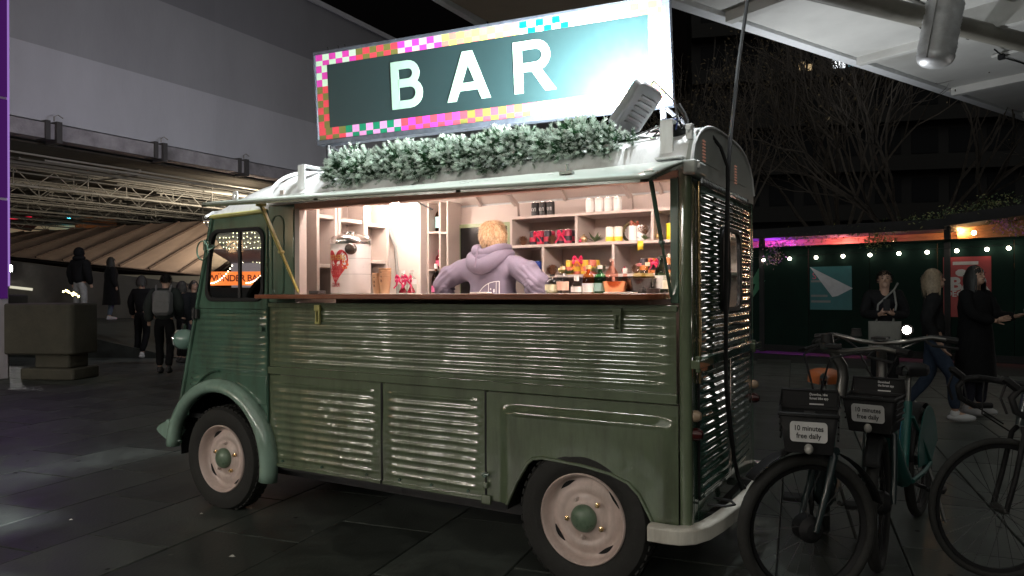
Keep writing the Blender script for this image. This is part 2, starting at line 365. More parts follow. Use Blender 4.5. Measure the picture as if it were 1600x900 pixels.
# rear doors
hy = lambda x, z: 1-(sm((x-.44)/.02)*sm((.88-x)/.02)*sm((z-1.27)/.02)*sm((1.73-z)/.02))
def rear(y0, y1, z0, z1, hole=False, pitch=.0415, amp=.0065):
    b = MB(); nz = int((z1-z0)/pitch*7); ny = max(12, int((y1-y0)/.03))
    def bow(y): return .520+.018*(1-((y-.65)/.65)**2)
    def fn(u, v):
        y = y0+(y1-y0)*u; z = z0+(z1-z0)*v
        m = sm((y-y0-.02)/.025)*sm((y1-.03-y)/.025)*(1 if z0+.02 < z < z1-.02 else 0)
        if hole: m *= hy(y, z)
        ph = ((z-z0-.02)/pitch) % 1; rb = math.sin(PI*ph/.62) if ph < .62 else 0
        return (bow(y)+amp*rb*m+dent(y*2, z, 9)*.6, y, z)
    return b.grid(fn, ny, nz, (lambda u, v: .475 < y0+(y1-y0)*u < .845 and 1.31 < z0+(z1-z0)*v < 1.69) if hole else None)
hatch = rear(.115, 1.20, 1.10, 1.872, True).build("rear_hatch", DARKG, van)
wl = rrect(.468, .852, 1.30, 1.70, .075, 6)
b = MB(); b.ring([((u-.66)*1.07+.66, (v-1.5)*1.06+1.5) for u, v in wl], [((u-.66)*.93+.66, (v-1.5)*.95+1.5) for u, v in wl], lambda u, v, w: (w, u, v), .530, .552)
wf = b.build("window_seal", BLACK, hatch, bevel=.004); wf.location = (0, 0, 0)
b = MB(); b.prism([((u-.66)*.96+.66, (v-1.5)*.97+1.5) for u, v in wl], lambda u, v, w: (w, u, v), .536, .540); b.build("window_pane", GLASS, hatch).location = (0, 0, 0)
for y0, y1 in ((.115, .645), (.655, 1.20)):
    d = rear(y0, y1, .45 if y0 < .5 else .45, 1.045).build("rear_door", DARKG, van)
MB().box(.515, .548, .115, 1.20, 1.048, 1.098).build("rear_rail", DARKG, van, bevel=.006)
b = MB(); b.box(.500, .519, .02, W-.02, .35, 1.9); 
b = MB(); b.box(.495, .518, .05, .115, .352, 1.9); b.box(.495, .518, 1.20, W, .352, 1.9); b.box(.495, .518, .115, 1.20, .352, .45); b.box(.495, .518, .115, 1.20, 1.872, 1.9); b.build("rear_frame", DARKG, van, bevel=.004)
MB().cyl((.53, .103, .98), (.53, .103, 1.885), .008).build("hatch_seam", BRASS, van)
MB().cyl((.525, .103, .46), (.525, .103, .98), .006).build("hatch_seam", BLACK, van)
for y0 in (-.012, 1.14):
    b = MB(); b.box(.522, .562, y0, y0+.17, 1.055, 1.092); b.cyl((.55, y0+.02, 1.04), (.55, y0+.02, 1.11), .012); b.build("hinge", GREEN, van, bevel=.003)
b = MB(); b.tube([(.54, .70, 1.22), (.575, .70, 1.22), (.58, .80, 1.215)], .008); b.build("hatch_handle", BLACK, van)
for y in (.03, 1.25):
    MB().lathe([(.0, .034), (.016, .030), (.025, .016), (.027, 0)], 14, frame((.525, y, .845), (0, 1, 0), (0, 0, 1))).build("indicator_lens", ORANGEL, van)
    MB().lathe([(.0, .04), (.017, .037), (.027, .02), (.029, 0)], 14, frame((.525, y, .765), (0, 1, 0), (0, 0, 1))).build("tail_lamp", REDL, van)
b = MB(); b.tube([(.54, .18, .42), (.62, .19, .42), (.65, .24, .42), (.62, .29, .42), (.54, .30, .42)], .006, 6); b.build("tow_loop", DARK, van)
# rear bumper: flat bar wrapped round the corner
path = [(.345, -.085), (.42, -.087), (.49, -.075), (.545, -.03), (.585, .06), (.61, .2), (.635, .45), (.645, .8), (.635, 1.1), (.60, 1.3), (.55, 1.40)]
b = MB(); vs = []
for i, (x, y) in enumerate(path):
    t = (V(path[min(i+1, len(path)-1)])-V(path[max(i-1, 0)])).normalized(); n = V((t.y, -t.x))
    for d, z in ((.0, .300), (.0, .362), (-.012, .372), (-.055, .372), (-.055, .364), (-.012, .30)):
        vs.append((x+n.x*d, y+n.y*d, z))
k = 6; fs = [(i*k+j, i*k+(j+1) % k, (i+1)*k+(j+1) % k, (i+1)*k+j) for i in range(len(path)-1) for j in range(k)]+[tuple(range(k)), tuple(range((len(path)-1)*k, len(path)*k))]
b.add(vs, fs); bo = b.build("rear_bumper", BUMPER, van, ang=45, bevel=.004)
ss = bo.modifiers.new("s", 'SUBSURF'); ss.levels = 0; ss.render_levels = 0
for y in (.3, 1.0): MB().box(.50, .60, y-.02, y+.02, .31, .35).build("bumper_bracket", DARK, van)
# hatch flap held up over the counter
b = MB(); FL = [(-2.05, -.01, 1.972), (-2.074, -.50, 1.894), (.503, -.50, 1.833), (.505, -.022, 1.966)]
def flap(off):
    def fn(u, v):
        a = V(FL[0]).lerp(V(FL[3]), u); c = V(FL[1]).lerp(V(FL[2]), u); p = a.lerp(c, v)
        return (p.x, p.y, p.z+off+.006*math.sin(PI*v)+.002*NZ.noise(V((p.x*2, p.y*4, 1))))
    return fn
b.grid(flap(0), 40, 8)
flapo = b.build("hatch_flap", mat("flap_grey_green", (.44, .49, .44), .3, var=.08, scale=6, coat=.4, dirt=((.30, .34, .30), .62)), van); md = flapo.modifiers.new("s", 'SOLIDIFY'); md.thickness = .012; md.offset = -1
b = MB()
for u0, u1, v0, v1 in ((0, 1, .975, 1.0), (0, .012, 0, 1), (.988, 1, 0, 1), (.33, .34, 0, 1), (.66, .67, 0, 1)):
    q = [flap(-.013)(u, v) for u, v in ((u0, v0), (u1, v0), (u1, v1), (u0, v1))]
    b.add(q+[(x, y, z-.011) for x, y, z in q], [(0, 1, 2, 3), (4, 5, 6, 7), (0, 1, 5, 4), (1, 2, 6, 5), (2, 3, 7, 6), (3, 0, 4, 7)])
b.build("flap_frame", GREEN, flapo).location = (0, 0, 0)
b = MB(); b.tube([(x, -.03, z) for x, z in ((-2.04, 1.955), (.5, 1.945))], .007, 6); b.build("flap_hinge", CABG, flapo).location = (0, 0, 0)
b = MB(); e = flap(0)(.835, .62); b.box(e[0]-.03, e[0]+.03, e[1]-.02, e[1]+.01, e[2], e[2]+.012); b.box(e[0]-.005, e[0]+.005, e[1]-.006, e[1]+.006, e[2], e[2]+.045); b.build("flap_catch", DARKG, flapo).location = (0, 0, 0)
b = MB(); e = flap(0)(.095, .95); b.ring(rrect(e[0]-.02, e[0]+.02, e[2], e[2]+.05, .012), rrect(e[0]-.008, e[0]+.008, e[2]+.018, e[2]+.034, .006), SIDE(e[1]), -.004, .004); b.build("flap_eyelet", ROOFP, flapo).location = (0, 0, 0)
for top, bot, m in (((-1.772, -.35, 1.880), (-1.855, .0, 1.395), STRUTG), ((.478, -.40, 1.845), (.440, -.02, 1.372), CABG)):
    b = MB(); t = V(top); q = V(bot); d = (q-t).normalized(); 
    b.tube([t, t+(q-t)*.55], .0125, 4, sq=(1.25, .8)); b.tube([t+(q-t)*.5, q], .0095, 4, sq=(1.25, .8)); 
    b.box(t.x-.02, t.x+.02, t.y-.02, t.y+.02, t.z-.01, t.z+.02); b.cyl(t+(q-t)*.52+V((0, -.018, 0)), t+(q-t)*.52+V((0, .018, 0)), .010, n=8)
    b.build("flap_strut", m, van, bevel=.002)
# counter board
cp = [(-2.05, .12), (-2.05, -.16), (-2.03, -.175), (.30, -.175), (.36, -.16), (.40, -.12), (.417, -.06), (.417, .12)]
MB().prism(cp, lambda u, v, w: (u, v, w), 1.357, 1.3835).build("counter_board", WOOD, van, bevel=.004)
MB().box(-1.84, .43, .121, .42, 1.36, 1.383).build("inner_counter", PINKP, van)
MB().box(-1.84, .43, .30, .41, .4, 1.36).build("counter_front", PINKP, van)

# ---- wheels
def wheel(x, y, sgn, rear=False):
    """sgn -1: outer face towards -y"""
    w_ = bpy.data.objects.new("wheel", None); C.objects.link(w_); w_.parent = van; w_.location = V((x, y, .32))-V(van["_w"]); w_.empty_display_size = .1
    mx = M.Rotation(PI/2, 4, 'X') if sgn < 0 else M.Rotation(-PI/2, 4, 'X')
    t = MB(); t.lathe([(.205, -.075), (.225, -.085), (.28, -.090), (.315, -.078), (.329, -.055), (.332, -.02), (.332, .02), (.329, .05), (.315, .07), (.28, .078), (.235, .072), (.215, .055)], 48, mx, caps=False)
    for i in range(48):
        a = 2*PI*i/48
        for o in (-.03, .03):
            q = mx @ M.Rotation(a, 4, 'Z'); t.box(.330, .338, -.014, .014, o-.02, o+.02, q)
    t.build("tyre", RUBBER, w_)
    r = MB()
    r.lathe([(.216, .050), (.2175, .066), (.212, .070), (.203, .060), (.197, .030), (.192, .012), (.178, .004), (.165, .010), (.150, .020), (.132, .024), (.120, .016), (.108, .012), (.085, .028), (.07, .034), (.0, .036)], 56, mx, caps=False)
    r.build("rim", CREAM, w_, ang=60)
    for k in range(4):          # curved slots in the disc
        s = MB()
        a0 = k*PI/2+.35
        pts = []
        for i in range(7):
            a = a0+i*.085; ww = math.sin(PI*i/6)*.010; pts.append((a, ww))
        lo = [((.176-wd)*math.cos(a), (.176-wd)*math.sin(a)) for a, wd in pts]; hi = [((.176+wd)*math.cos(a), (.176+wd)*math.sin(a)) for a, wd in pts]
        s.prism(lo+hi[::-1][1:-1], lambda u, v, ww: mx @ V((u, v, ww)), .0, .0115); s.build("rim_slot", BLACK, w_)
    h = MB(); h.lathe([(.064, .030), (.066, .046), (.060, .060), (.042, .074), (.02, .080), (.0, .082)], 28, mx); h.build("hub_cap", mat("hub_green", (.13, .19, .13), .3, var=.2, scale=20), w_, ang=60)
    for k in range(5):
        a = 2*PI*k/5+.3+(.5 if rear else 0); n = MB(); n.lathe([(.012, .022), (.013, .034), (.007, .036), (.007, .046), (0, .047)], 6, mx @ M.Translation((.094*math.cos(a), .094*math.sin(a), 0))); n.build("wheel_nut", CREAM if k % 2 else BRASS, w_)
    return w_
wheel(0, .055, -1, True); wheel(-2.552, .06, -1); wheel(0, W-.055, 1, True); wheel(-2.552, W-.06, 1)

# ---- cab
def front_x(z): return -3.033+(z-.382)*(-2.636+3.033)/(1.871-.382)
cs = MB()
# near side skin above the wheel with the window hole
win = rrect(-2.662, -2.145, 1.345, 1.795, .07, 7)
win = [(u+.055*((v-1.57)/.45)*(1 if u < -2.4 else .15), v) for u, v in win]
def to_rect(u, v):          # push a window loop point onto the surrounding panel edge
    cx, cz = -2.4, 1.57; dx, dz = u-cx, v-cz
    k = min(((front_x(v) if dx < 0 else -2.107)-cx)/dx if abs(dx) > 1e-6 else 9, ((1.885 if dz > 0 else 1.29)-cz)/dz if abs(dz) > 1e-6 else 9)
    return (cx+dx*k, cz+dz*k)
def cab_skin(y, sgn):
    b = MB(); b.ring([to_rect(u, v) for u, v in win], win, SIDE(y), 0, .02*sgn); return b
cabn = cab_skin(-.004, 1).build("cab_side", CABG, van, bevel=.003)
cabf = cab_skin(W+.004, -1).build("cab_side", CABG, van)
b = ribbed(-2.9, -2.11, .875, 1.288, .0405, .0072, .045, .03, y=-.004, left=lambda z: front_x(z)+.015); b.build("cab_door", CABG, van)
# lower part of the cab side in front of and behind the fender
def cab_low(u, v):
    z = .37+(.877-.37)*v; x = front_x(z)+.01+(-2.11-front_x(z)-.01)*u
    m = sm((x-front_x(z)-.06)/.03)*sm((-2.83+.45*max(0, z-.72)*1.6-x)/.05); ph = ((z-.37)/.0405) % 1
    return (x, -.002-.008*m*(math.sin(PI*ph/.62) if ph < .62 else 0), z)
def cut(u, v):
    z = .37+.507*v; x = front_x(z)+.01+(-2.12-front_x(z))*u
    return ((x+2.552)/.40)**2+((z-.33)/.44)**2 < 1
MB().grid(cab_low, 70, 70, cut).build("cab_lower_side", CABG, van)
MB().grid(lambda u, v: (front_x(.37+1.5*v)+.01+(-2.12-front_x(.37+1.5*v))*u, W, .37+.92*v), 8, 8).build("cab_far_side", CABG, van)
# front
fg = MB(); nz = 160
def ff(u, v):
    z = .40+.90*v; ph = (z/.0405) % 1; y = .0+W*u; return (front_x(z)-.05*(1-(2*u-1)**4)-.008*(math.sin(PI*ph/.62) if ph < .62 else 0)*sm((y-.05)/.03)*sm((W-.05-y)/.03), y, z)
fg.grid(ff, 16, 150).build("cab_front", CABG, van)
b = MB()
for y0, y1 in ((.0, .05), (.625, .675), (W-.05, W)):
    b.tube([(front_x(1.30)-.03*(y0 > .3 and y0 < .9), (y0+y1)/2, 1.30), (front_x(1.88)-.03*(y0 > .3 and y0 < .9), (y0+y1)/2, 1.88)], .024, 8)
b.build("windscreen_pillar", CABG, van)
b = MB(); b.tube([(front_x(1.29)+.0, .02, 1.29), (front_x(1.29)-.04, .65, 1.29), (front_x(1.29), W-.02, 1.29)], .02); b.build("windscreen_sill", CABG, van)
for y0, y1 in ((.05, .63), (.67, W-.05)):
    MB().add([(front_x(1.3)-.02, y0, 1.3), (front_x(1.3)-.02, y1, 1.3), (front_x(1.88)-.02, y1, 1.88), (front_x(1.88)-.02, y0, 1.88)], [(0, 1, 2, 3)]).build("windscreen_pane", GLASS, van)
for y, s in ((-.006, -1), (W+.006, 1)):
    b = MB(); inn = [((u+2.4)*.93-2.4, (v-1.57)*.93+1.57) for u, v in win]
    b.ring([((u+2.4)*1.03-2.4, (v-1.57)*1.035+1.57) for u, v in win], inn, SIDE(y), -.010, .012); ws = b.build("window_seal", BLACK, van, bevel=.003)
    MB().prism([((u+2.4)*.96-2.4, (v-1.57)*.96+1.57) for u, v in win], SIDE(y), .003, .006).build("side_window_pane", GLASS, van)
    MB().box(-2.375, -2.355, y-.004, y+.012, 1.36, 1.785).build("window_divider", DARK, van)
b = MB(); b.tube([(front_x(1.885), -.012, 1.885), (-2.11, -.012, 1.897)], .014, 6); b.build("door_rain_strip", STRUTG, van)
b = MB(); b.tube([(-2.108, -.008, .35), (-2.108, -.008, 1.90)], .008, 6); b.build("door_edge", DARKG, van)
b = MB(); b.tube([(front_x(z)+.012, -.008, z) for z in (.4, .8, 1.2, 1.6, 1.88)], .014, 8); b.build("front_corner_moulding", CABG, van)
b = MB(); b.tube([(-2.555+.315*math.cos(a), -.012, .515+.38*math.sin(a)*.98) for a in [math.radians(d) for d in range(90, 176, 8)]]+[], .006, 6); b.build("door_cut_seam", DARKG, van)
MB().prism([(-2.555, .877), (-2.12, .877), (-2.12, .70), (-2.30, .70), (-2.50, .80)], SIDE(-.012), 0, .008).build("door_skirt", CABG, van, bevel=.003)
for z in (1.255, 1.70):
    b = MB(); b.box(front_x(z)-.005, front_x(z)+.05, -.03, -.006, z-.03, z+.03); b.cyl((front_x(z)+.02, -.03, z-.04), (front_x(z)+.02, -.03, z+.04), .010, n=8); b.build("door_hinge", DARK if z < 1.5 else CABG, van, bevel=.003)
b = MB(); b.cyl((-2.15, -.03, 1.17), (-2.15, 0, 1.17), .016, n=10); b.build("door_button", CABG, van)
# cab roof
cr = MB()
def crf(u, v):
    x = -2.10+(-2.70+2.10)*u; y = W*v; t = abs(2*v-1); sh = (max(0, 1-t**3.0))**.62
    f = 1-sm(max(0, u-.15)/.85)*.0; zt = 2.165-.02*u-.21*max(0, u-.25)**2/.5625-.02*u
    return (x-.13*u*u*(1-(2*v-1)**2), y, 1.89+(zt-1.89)*sh)
cr.grid(crf, 26, 30); cro = cr.build("cab_roof", ROOFP, van, ang=60)
b = MB(); b.tube([(-2.70-.13*(1-(2*v-1)**2), W*v, 1.89+.075*(max(0, 1-abs(2*v-1)**3))**.62) for v in [i/16 for i in range(17)]], .01, 6); b.build("roof_front_lip", ROOFP, cro).location = (0, 0, 0)
# cab interior
b = MB(); b.lathe([(.165, 0), (.18, .012), (.195, 0), (.18, -.012), (.165, 0)], 28, frame((-2.46, .33, 1.39), (0, 1, 0), (.5, 0, .85))); 
for a in (0, 2.1, 4.2):
    mx = frame((-2.46, .33, 1.39), (0, 1, 0), (.5, 0, .85)); b.tube([mx @ V((0, 0, -.01)), mx @ V((.175*math.cos(a), .175*math.sin(a), 0))], .009, 6)
b.tube([(-2.46, .33, 1.39), (-2.75, .33, 1.0)], .018, 8); b.build("steering_wheel", BLACK, van)
for y in (.36, .94):
    b = MB(); b.box(-2.42, -2.16, y-.2, y+.2, .80, .88); b.box(-2.20, -2.14, y-.2, y+.2, .85, 1.30); b.build("cab_seat", BLACK, van, bevel=.03)
b = MB(); b.box(-2.85, -2.68, .06, W-.06, 1.12, 1.28); b.build("dashboard", BLACK, van, bevel=.02)
MB().box(-3.0, -2.12, .05, W-.05, .55, .58).build("cab_floor", DARK, van)
# front fenders
def fender(ysgn, yc):
    b = MB(); N = 30
    ang = [math.radians(176-188*i/N) for i in range(N+1)]
    sec = [(-.012, 0.06), (-.004, .02), (.012, .0), (.035, -.004), (.058, .008), (.078, .035), (.085, .075)]
    vs = []
    for a in ang:
        for r_, y in sec:
            ra = .405+r_*1.05; rb = .425+r_*1.0
            x = -2.545+ra*math.cos(a)*1.04; z = .335+rb*math.sin(a)
            if a < 0: z = .335+(rb*math.sin(a))
            vs.append((x, yc+ysgn*(y), z))
    k = len(sec); b.add(vs, [(i*k+j, (i+1)*k+j, (i+1)*k+j+1, i*k+j+1) for i in range(N) for j in range(k-1)])
    o = b.build("front_fender", PALEG, van, ang=70); m_ = o.modifiers.new("s", 'SOLIDIFY'); m_.thickness = .006; return o
fender(1, -.075); fender(-1, W+.075)
for yc, s in ((-.07, 1), (W+.07, -1)):
    b = MB(); pl = [(-3.01, .55), (-3.03, .535), (-3.10, .505), (-3.135, .470), (-3.10, .44), (-3.02, .405), (-2.965, .40), (-2.955, .46), (-2.975, .52)]
    b.prism(pl, lambda u, v, w: (u-.06*w, yc+s*w*.30, v+0*w), 0, 1); b.build("front_bumper_end", PALEG, van, bevel=.012)
b = MB(); b.box(-3.19, -3.13, .2, W-.2, .42, .50); b.build("front_bumper", PALEG, van, bevel=.012)
# headlamp pods
for y in (.13, W-.13):
    mx = frame((-3.10, y, 1.068), (0, 1, 0), (0, 0, 1))    # local z towards +x
    b = MB(); b.lathe([(.0, .095), (.03, .088), (.055, .065), (.069, .03), (.0715, -.005), (.068, -.025)], 24, mx); hp = b.build("headlamp", mat("pod_paint", (.16, .27, .235), .25, var=.06, coat=.4), van, ang=60)
    MB().lathe([(.068, -.025), (.072, -.035), (.066, -.042)], 24, mx).build("lamp_rim", CHROME, hp).location = (0, 0, 0)
    MB().lathe([(.066, -.036), (.04, -.05), (.0, -.055)], 24, mx).build("lamp_lens", mat("lens_glass", (.6, .6, .58), .1), hp).location = (0, 0, 0)
    b = MB(); b.box(-3.115, -3.095, y-.012, y+.012, 1.135, 1.165); b.cyl((-3.105, y, 1.16), (-3.105, y, 1.175), .014, n=10); b.build("lamp_clip", CHROME, hp).location = (0, 0, 0)
    b = MB(); b.tube([(-3.06, y, 1.02), (-2.94, y, .97)], .02, 8); b.build("lamp_stalk", CABG, hp).location = (0, 0, 0)
# mirror: open wire loop on an arm
lp = [(-2.573+.052*math.cos(a), -.12-.10*math.cos(a)*0, 1.66+.062*math.sin(a)*(.95 if math.sin(a) < 0 else 1.0)) for a in [2*PI*i/20 for i in range(20)]]
b = MB(); b.tube(lp, .005, 6, closed=True); b.tube([(-2.525, -.12, 1.66), (-2.56+.05, -.07, 1.69), (front_x(1.70)+.02, -.015, 1.70)], .005, 6); b.build("mirror_loop", CABG, van)

# ---- inside of the cargo bay
MB().box(-2.03, -2.0, .02, W-.02, .36, 2.02).build("partition_wall", PINKP, van)
MB().box(-2.0, .50, W-.05, W-.022, .36, 2.0).build("back_wall", PINKP, van)
b = MB(); cl = [(y, z-.03) for y, z in rprof[2:-2]]
b.grid(lambda u, v: (-2.0+2.49*u, *cl[round(v*(len(cl)-1))]), 1, len(cl)-1); b.build("ceiling_lining", PINKP, van, ang=60)
for x in (-1.35, -.68, -.02):
    b = MB(); b.tube([(x, y, z-.012) for y, z in cl], .014, 4, sq=(1.4, 1)); b.build("roof_rib", PINKP, van)
MB().box(.478, .499, .05, .46, .36, 2.0).build("rear_lining", PINKP, van)
# shelf unit on the back wall
su = bpy.data.objects.new("shelf_unit", None); C.objects.link(su); su.parent = van; su.location = V((0, 0, 0))-V(van["_w"])
def shelf_piece(nm, *a): return MB().box(*a).build(nm, PINKP, su, bevel=.002)
ZS = (1.878, 1.692, 1.497)
for i, z in enumerate(ZS): shelf_piece("shelf_board", -.94 if i < 2 else -.70, .47, .965, 1.245, z-.018, z)
for x in (-.948, -.482, .008): shelf_piece("upright_board", x, x+.018, .967, 1.245, ZS[1], ZS[0]-.018)
for x in (-.948, -.715, -.238, .25): shelf_piece("upright_board", x, x+.018, .967, 1.245, ZS[2], ZS[1]-.018)
for x in (-.948, -.715, -.238, .25): shelf_piece("upright_board", x, x+.018, .967, 1.245, 1.0, ZS[2]-.018)
shelf_piece("back_board", -.94, .47, 1.236, 1.248, 1.0, 1.87)
for x in (-1.02, -.20):      # curved wooden brace below the ceiling
    b = MB(); b.tube([(x, 1.2, 1.90), (x, 1.19, 1.98), (x-.02, 1.10, 2.05), (x-.03, .95, 2.09)], .016, 4, sq=(1, 1.5)); b.build("ceiling_brace", PINKP, van)
# shelves against the cab partition
lsu = bpy.data.objects.new("side_shelf_unit", None); C.objects.link(lsu); lsu.parent = van; lsu.location = -V(van["_w"])
for y in (.17, .33, .36, .60, .62, .84): MB().box(-2.0, -1.86, y-.012, y+.012, 1.36, 2.0).build("upright_board", PINKP, lsu, bevel=.002)
for y0, y1, zz in ((.18, .32, (1.56, 1.87)), (.37, .59, (1.55, 1.86)), (.63, .83, (1.60, 1.85))):
    for z in zz: MB().box(-2.0, -1.87, y0, y1, z-.012, z+.012).build("shelf_board", PINKP, lsu, bevel=.002)
MB().box(-1.995, -1.70, 1.0, W-.05, .36, 2.03).build("tall_cupboard", mat("white_cupboard", (.72, .66, .62), .45, var=.05), van, bevel=.006)
b = MB(); b.tube([(-1.97, .90, 2.0), (-1.95, .91, 1.9), (-1.93, .95, 1.8), (-1.90, .97, 1.72), (-1.88, .97, 1.5), (-1.88, .97, 1.38)], .011, 8); b.build("hose", mat("grey_hose", (.3, .3, .29), .4), van)
b = MB(); b.tube([(-1.66, .85, 2.05), (-1.62, .9, 2.0), (-1.55, .95, 1.96)], .006, 6); b.build("lamp_arm", DARK, van)
# bottle rack between cupboard and door
bs = bpy.data.objects.new("bottle_rack", None); C.objects.link(bs); bs.parent = van; bs.location = -V(van["_w"])
for x in (-1.698, -1.595, -1.53): MB().box(x, x+.014, 1.08, 1.245, 1.36, 2.03).build("upright_board", PINKP, bs)
for z in (1.555, 1.822):
    MB().box(-1.684, -1.595, 1.08, 1.245, z-.014, z).build("shelf_board", PINKP, bs); MB().box(-1.581, -1.53, 1.08, 1.245, z-.02, z-.006).build("shelf_board", PINKP, bs)
b = MB(); b.box(-1.515, -1.12, 1.235, 1.249, 1.30, 1.85); b.build("far_window_pane", mat("dark_window", (.006, .006, .007), .2), van)
b = MB(); b.ring([(-1.53, 1.27), (-1.53, 1.875), (-1.09, 1.875), (-1.09, 1.27)], [(-1.515, 1.30), (-1.515, 1.85), (-1.12, 1.85), (-1.12, 1.30)], SIDE(0), 1.225, 1.248); b.build("far_window_frame", mat("window_green", (.24, .30, .16), .4), van)
MB().box(-1.03, -.96, 1.238, 1.248, 1.66, 1.72).build("paper_note", mat("blue_note", (.2, .45, .65), .6), van)
# strip lights under the roof
for x0, x1 in ((-1.75, -1.05), (-.85, -.1), (.0, .44)):
    MB().box(x0, x1, .10, .13 if x0 < 0 else .22, 2.04, 2.055).build("strip_light", emi("strip_glow", (1, .85, .775), 56), van)
MB().sph((-1.70, .72, 1.99), .028, 12, 8).build("lamp_bulb", emi("bulb_glow", (1, .84, .72), 380), van)
# ================================================================== BAR SIGN ON THE ROOF
SO = V((-2.086, .40, 2.363)); SU = V((.98462, .17289, .02507)); SV = V((-.01766, -.04429, .99886))
SM = frame(SO, SU, SV)                       # local z = out of the face, towards the street side (negative y)
FRAMEM = mat("sign_frame_metal", (.07, .08, .105), .45, metal=.3, var=.35, scale=18, bump=.001, bscale=120, dirt=((.20, .22, .26), .62))
sign = thing("bar_sign", "large rectangular sign reading BAR with chequered border on van roof", "sign", SO, world=True)
def sbox(b, u0, u1, v0, v1, w0, w1): return b.box(u0, u1, v0, v1, w0, w1, SM)
SL, SH = 2.322, .612
for a in ((0, SL, 0, .034, -.07, .014), (0, SL, SH-.02, SH, -.07, .014), (0, .016, .034, SH-.02, -.07, .014), (SL-.045, SL, .034, SH-.02, -.07, .014)):
    sbox(MB(), *a).build("frame_rail", FRAMEM, sign, bevel=.004)
sbox(MB(), .016, SL-.045, .034, SH-.02, -.06, -.004).build("back_panel", mat("sign_back", (.12, .12, .12), .6), sign)
def flat(n, c): return mat(n, c, .45, var=.04, scale=30, spec=.3)
board = sbox(MB(), .100, 2.200, .110, .520, -.004, .002).build("name_board", flat("board_teal_grey", (.013, .030, .033)), sign)
CK = {k: flat("check_"+k, c) for k, c in dict(magenta=(.70, .05, .42), mint=(.62, .82, .62), red=(.75, .06, .09), olive=(.17, .16, .04), pink=(.85, .52, .50), hot=(.85, .05, .50), yellow=(.72, .70, .12), white=(.85, .88, .80), teal=(.0, .45, .33), lilac=(.80, .30, .62), green=(.0, .22, .11), coral=(.82, .20, .16)).items()}
order = list(CK); ck = MB(); cs_ = .0508
def cell(u0, u1, v0, v1, k): ck.mi = order.index(k); ck.add([SM @ V((u, v, .0015)) for u, v in ((u0, v0), (u1, v0), (u1, v1), (u0, v1))], [(0, 1, 2, 3)])
def pair_at(i, seg):
    for n, a, b in seg:
        if i < n: return (a, b)
        i -= n
    return seg[-1][1:]
top = [(6, "magenta", "mint"), (6, "olive", "red"), (6, "hot", "pink"), (10, "yellow", "coral"), (6, "teal", "white"), (7, "white", "pink"), (6, "red", "olive")]
bot = [(4, "olive", "red"), (8, "lilac", "green"), (8, "hot", "red"), (9, "olive", "red"), (8, "red", "yellow"), (6, "white", "pink"), (5, "red", "olive")]
lef = [(4, "magenta", "mint"), (9, "red", "olive")]
rig = [(4, "olive", "red"), (3, "olive", "coral"), (4, "yellow", "pink")]
nU = int((SL-.061)/cs_)
for i in range(nU+1):
    u0 = .016+i*cs_; u1 = min(u0+cs_, SL-.045)
    for r in range(2):
        v1 = SH-.02-(.040 if r else 0); v0 = SH-.02-(.040 if r == 0 else .072); p = pair_at(i, top); cell(u0, u1, v0, v1, p[(i+r) % 2])
        v0 = .034+(.030 if r else 0); v1 = .034+(.030 if r == 0 else .076); p = pair_at(i, bot); cell(u0, u1, v0, v1, p[(i+r) % 2])
for j in range(9):
    v1 = .520-j*.0456; v0 = v1-.0456
    for r in range(2):
        u0 = .016+r*.042; cell(u0, u0+.042, v0, v1, pair_at(j+1, lef)[(j+r) % 2])
        u0 = 2.200+r*.039; cell(u0, u0+.039, v0, v1, pair_at(j, rig)[(j+r) % 2])
ck.build("chequered_border", [CK[k] for k in order], sign, ang=0)
LET = flat("letter_cream", (.36, .55, .44)); H0, H1 = .172, .470
def arcp(cx, cy, rx, ry, a0, a1, n=10): return [(cx+rx*math.cos(math.radians(a0+(a1-a0)*i/n)), cy+ry*math.sin(math.radians(a0+(a1-a0)*i/n))) for i in range(n+1)]
def letter(polys, nm="letter"):
    b = MB()
    for i, p in enumerate(polys): b.prism(p, lambda u, v, w: SM @ V((u, v, w)), .0025-.0002*i, .0055+.0005*i)
    return b.build(nm, LET, board, ang=0)
def bowl(x0, x1, yb, yt, t):      # half ring bowl joined to a stem at x0
    r = (yt-yb)/2; cx = x1-r; cy = (yb+yt)/2; ri = r-t
    return [(x0, yb)]+arcp(cx, cy, r, r, -90, 90)+[(x0, yt), (x0, yt-t)]+arcp(cx, cy, ri*1.0, ri, 90, -90)+[(x0, yb+t)]
def tiny(p, e): return p
T_ = .056
letter([[(.570, H0), (.570, H1), (.570+T_, H1), (.570+T_, H0)], bowl(.570+T_-.001, .772, H0+.157-.022, H1-.0004, .050), bowl(.570+T_-.001, .790, H0+.0004, H0+.157+.026, .050)])
a0, a1, am = .955, 1.243, 1.099
letter([[(a0, H0), (am-.030, H1), (am+.030, H1), (a1, H0), (a1-.062, H0), (a1-.084, H0+.066), (a0+.084, H0+.066), (a0+.062, H0)][:0] or [(a0, H0), (am-.034, H1), (am, H1), (am, H1-.085), (a0+.060, H0)], [(a1, H0), (am+.034, H1), (am+.0004, H1), (am+.0004, H1-.085), (a1-.060, H0)], [(a0+.073, H0+.060), (a0+.091, H0+.108), (a1-.091, H0+.108), (a1-.073, H0+.060)]])
letter([[(1.395, H0), (1.395, H1+.006), (1.395+T_, H1+.006), (1.395+T_, H0)], bowl(1.395+T_-.001, 1.625, H0+.122, H1+.0055, .052), [(1.505, H0+.125), (1.565, H0+.135), (1.655, H0), (1.588, H0)]])
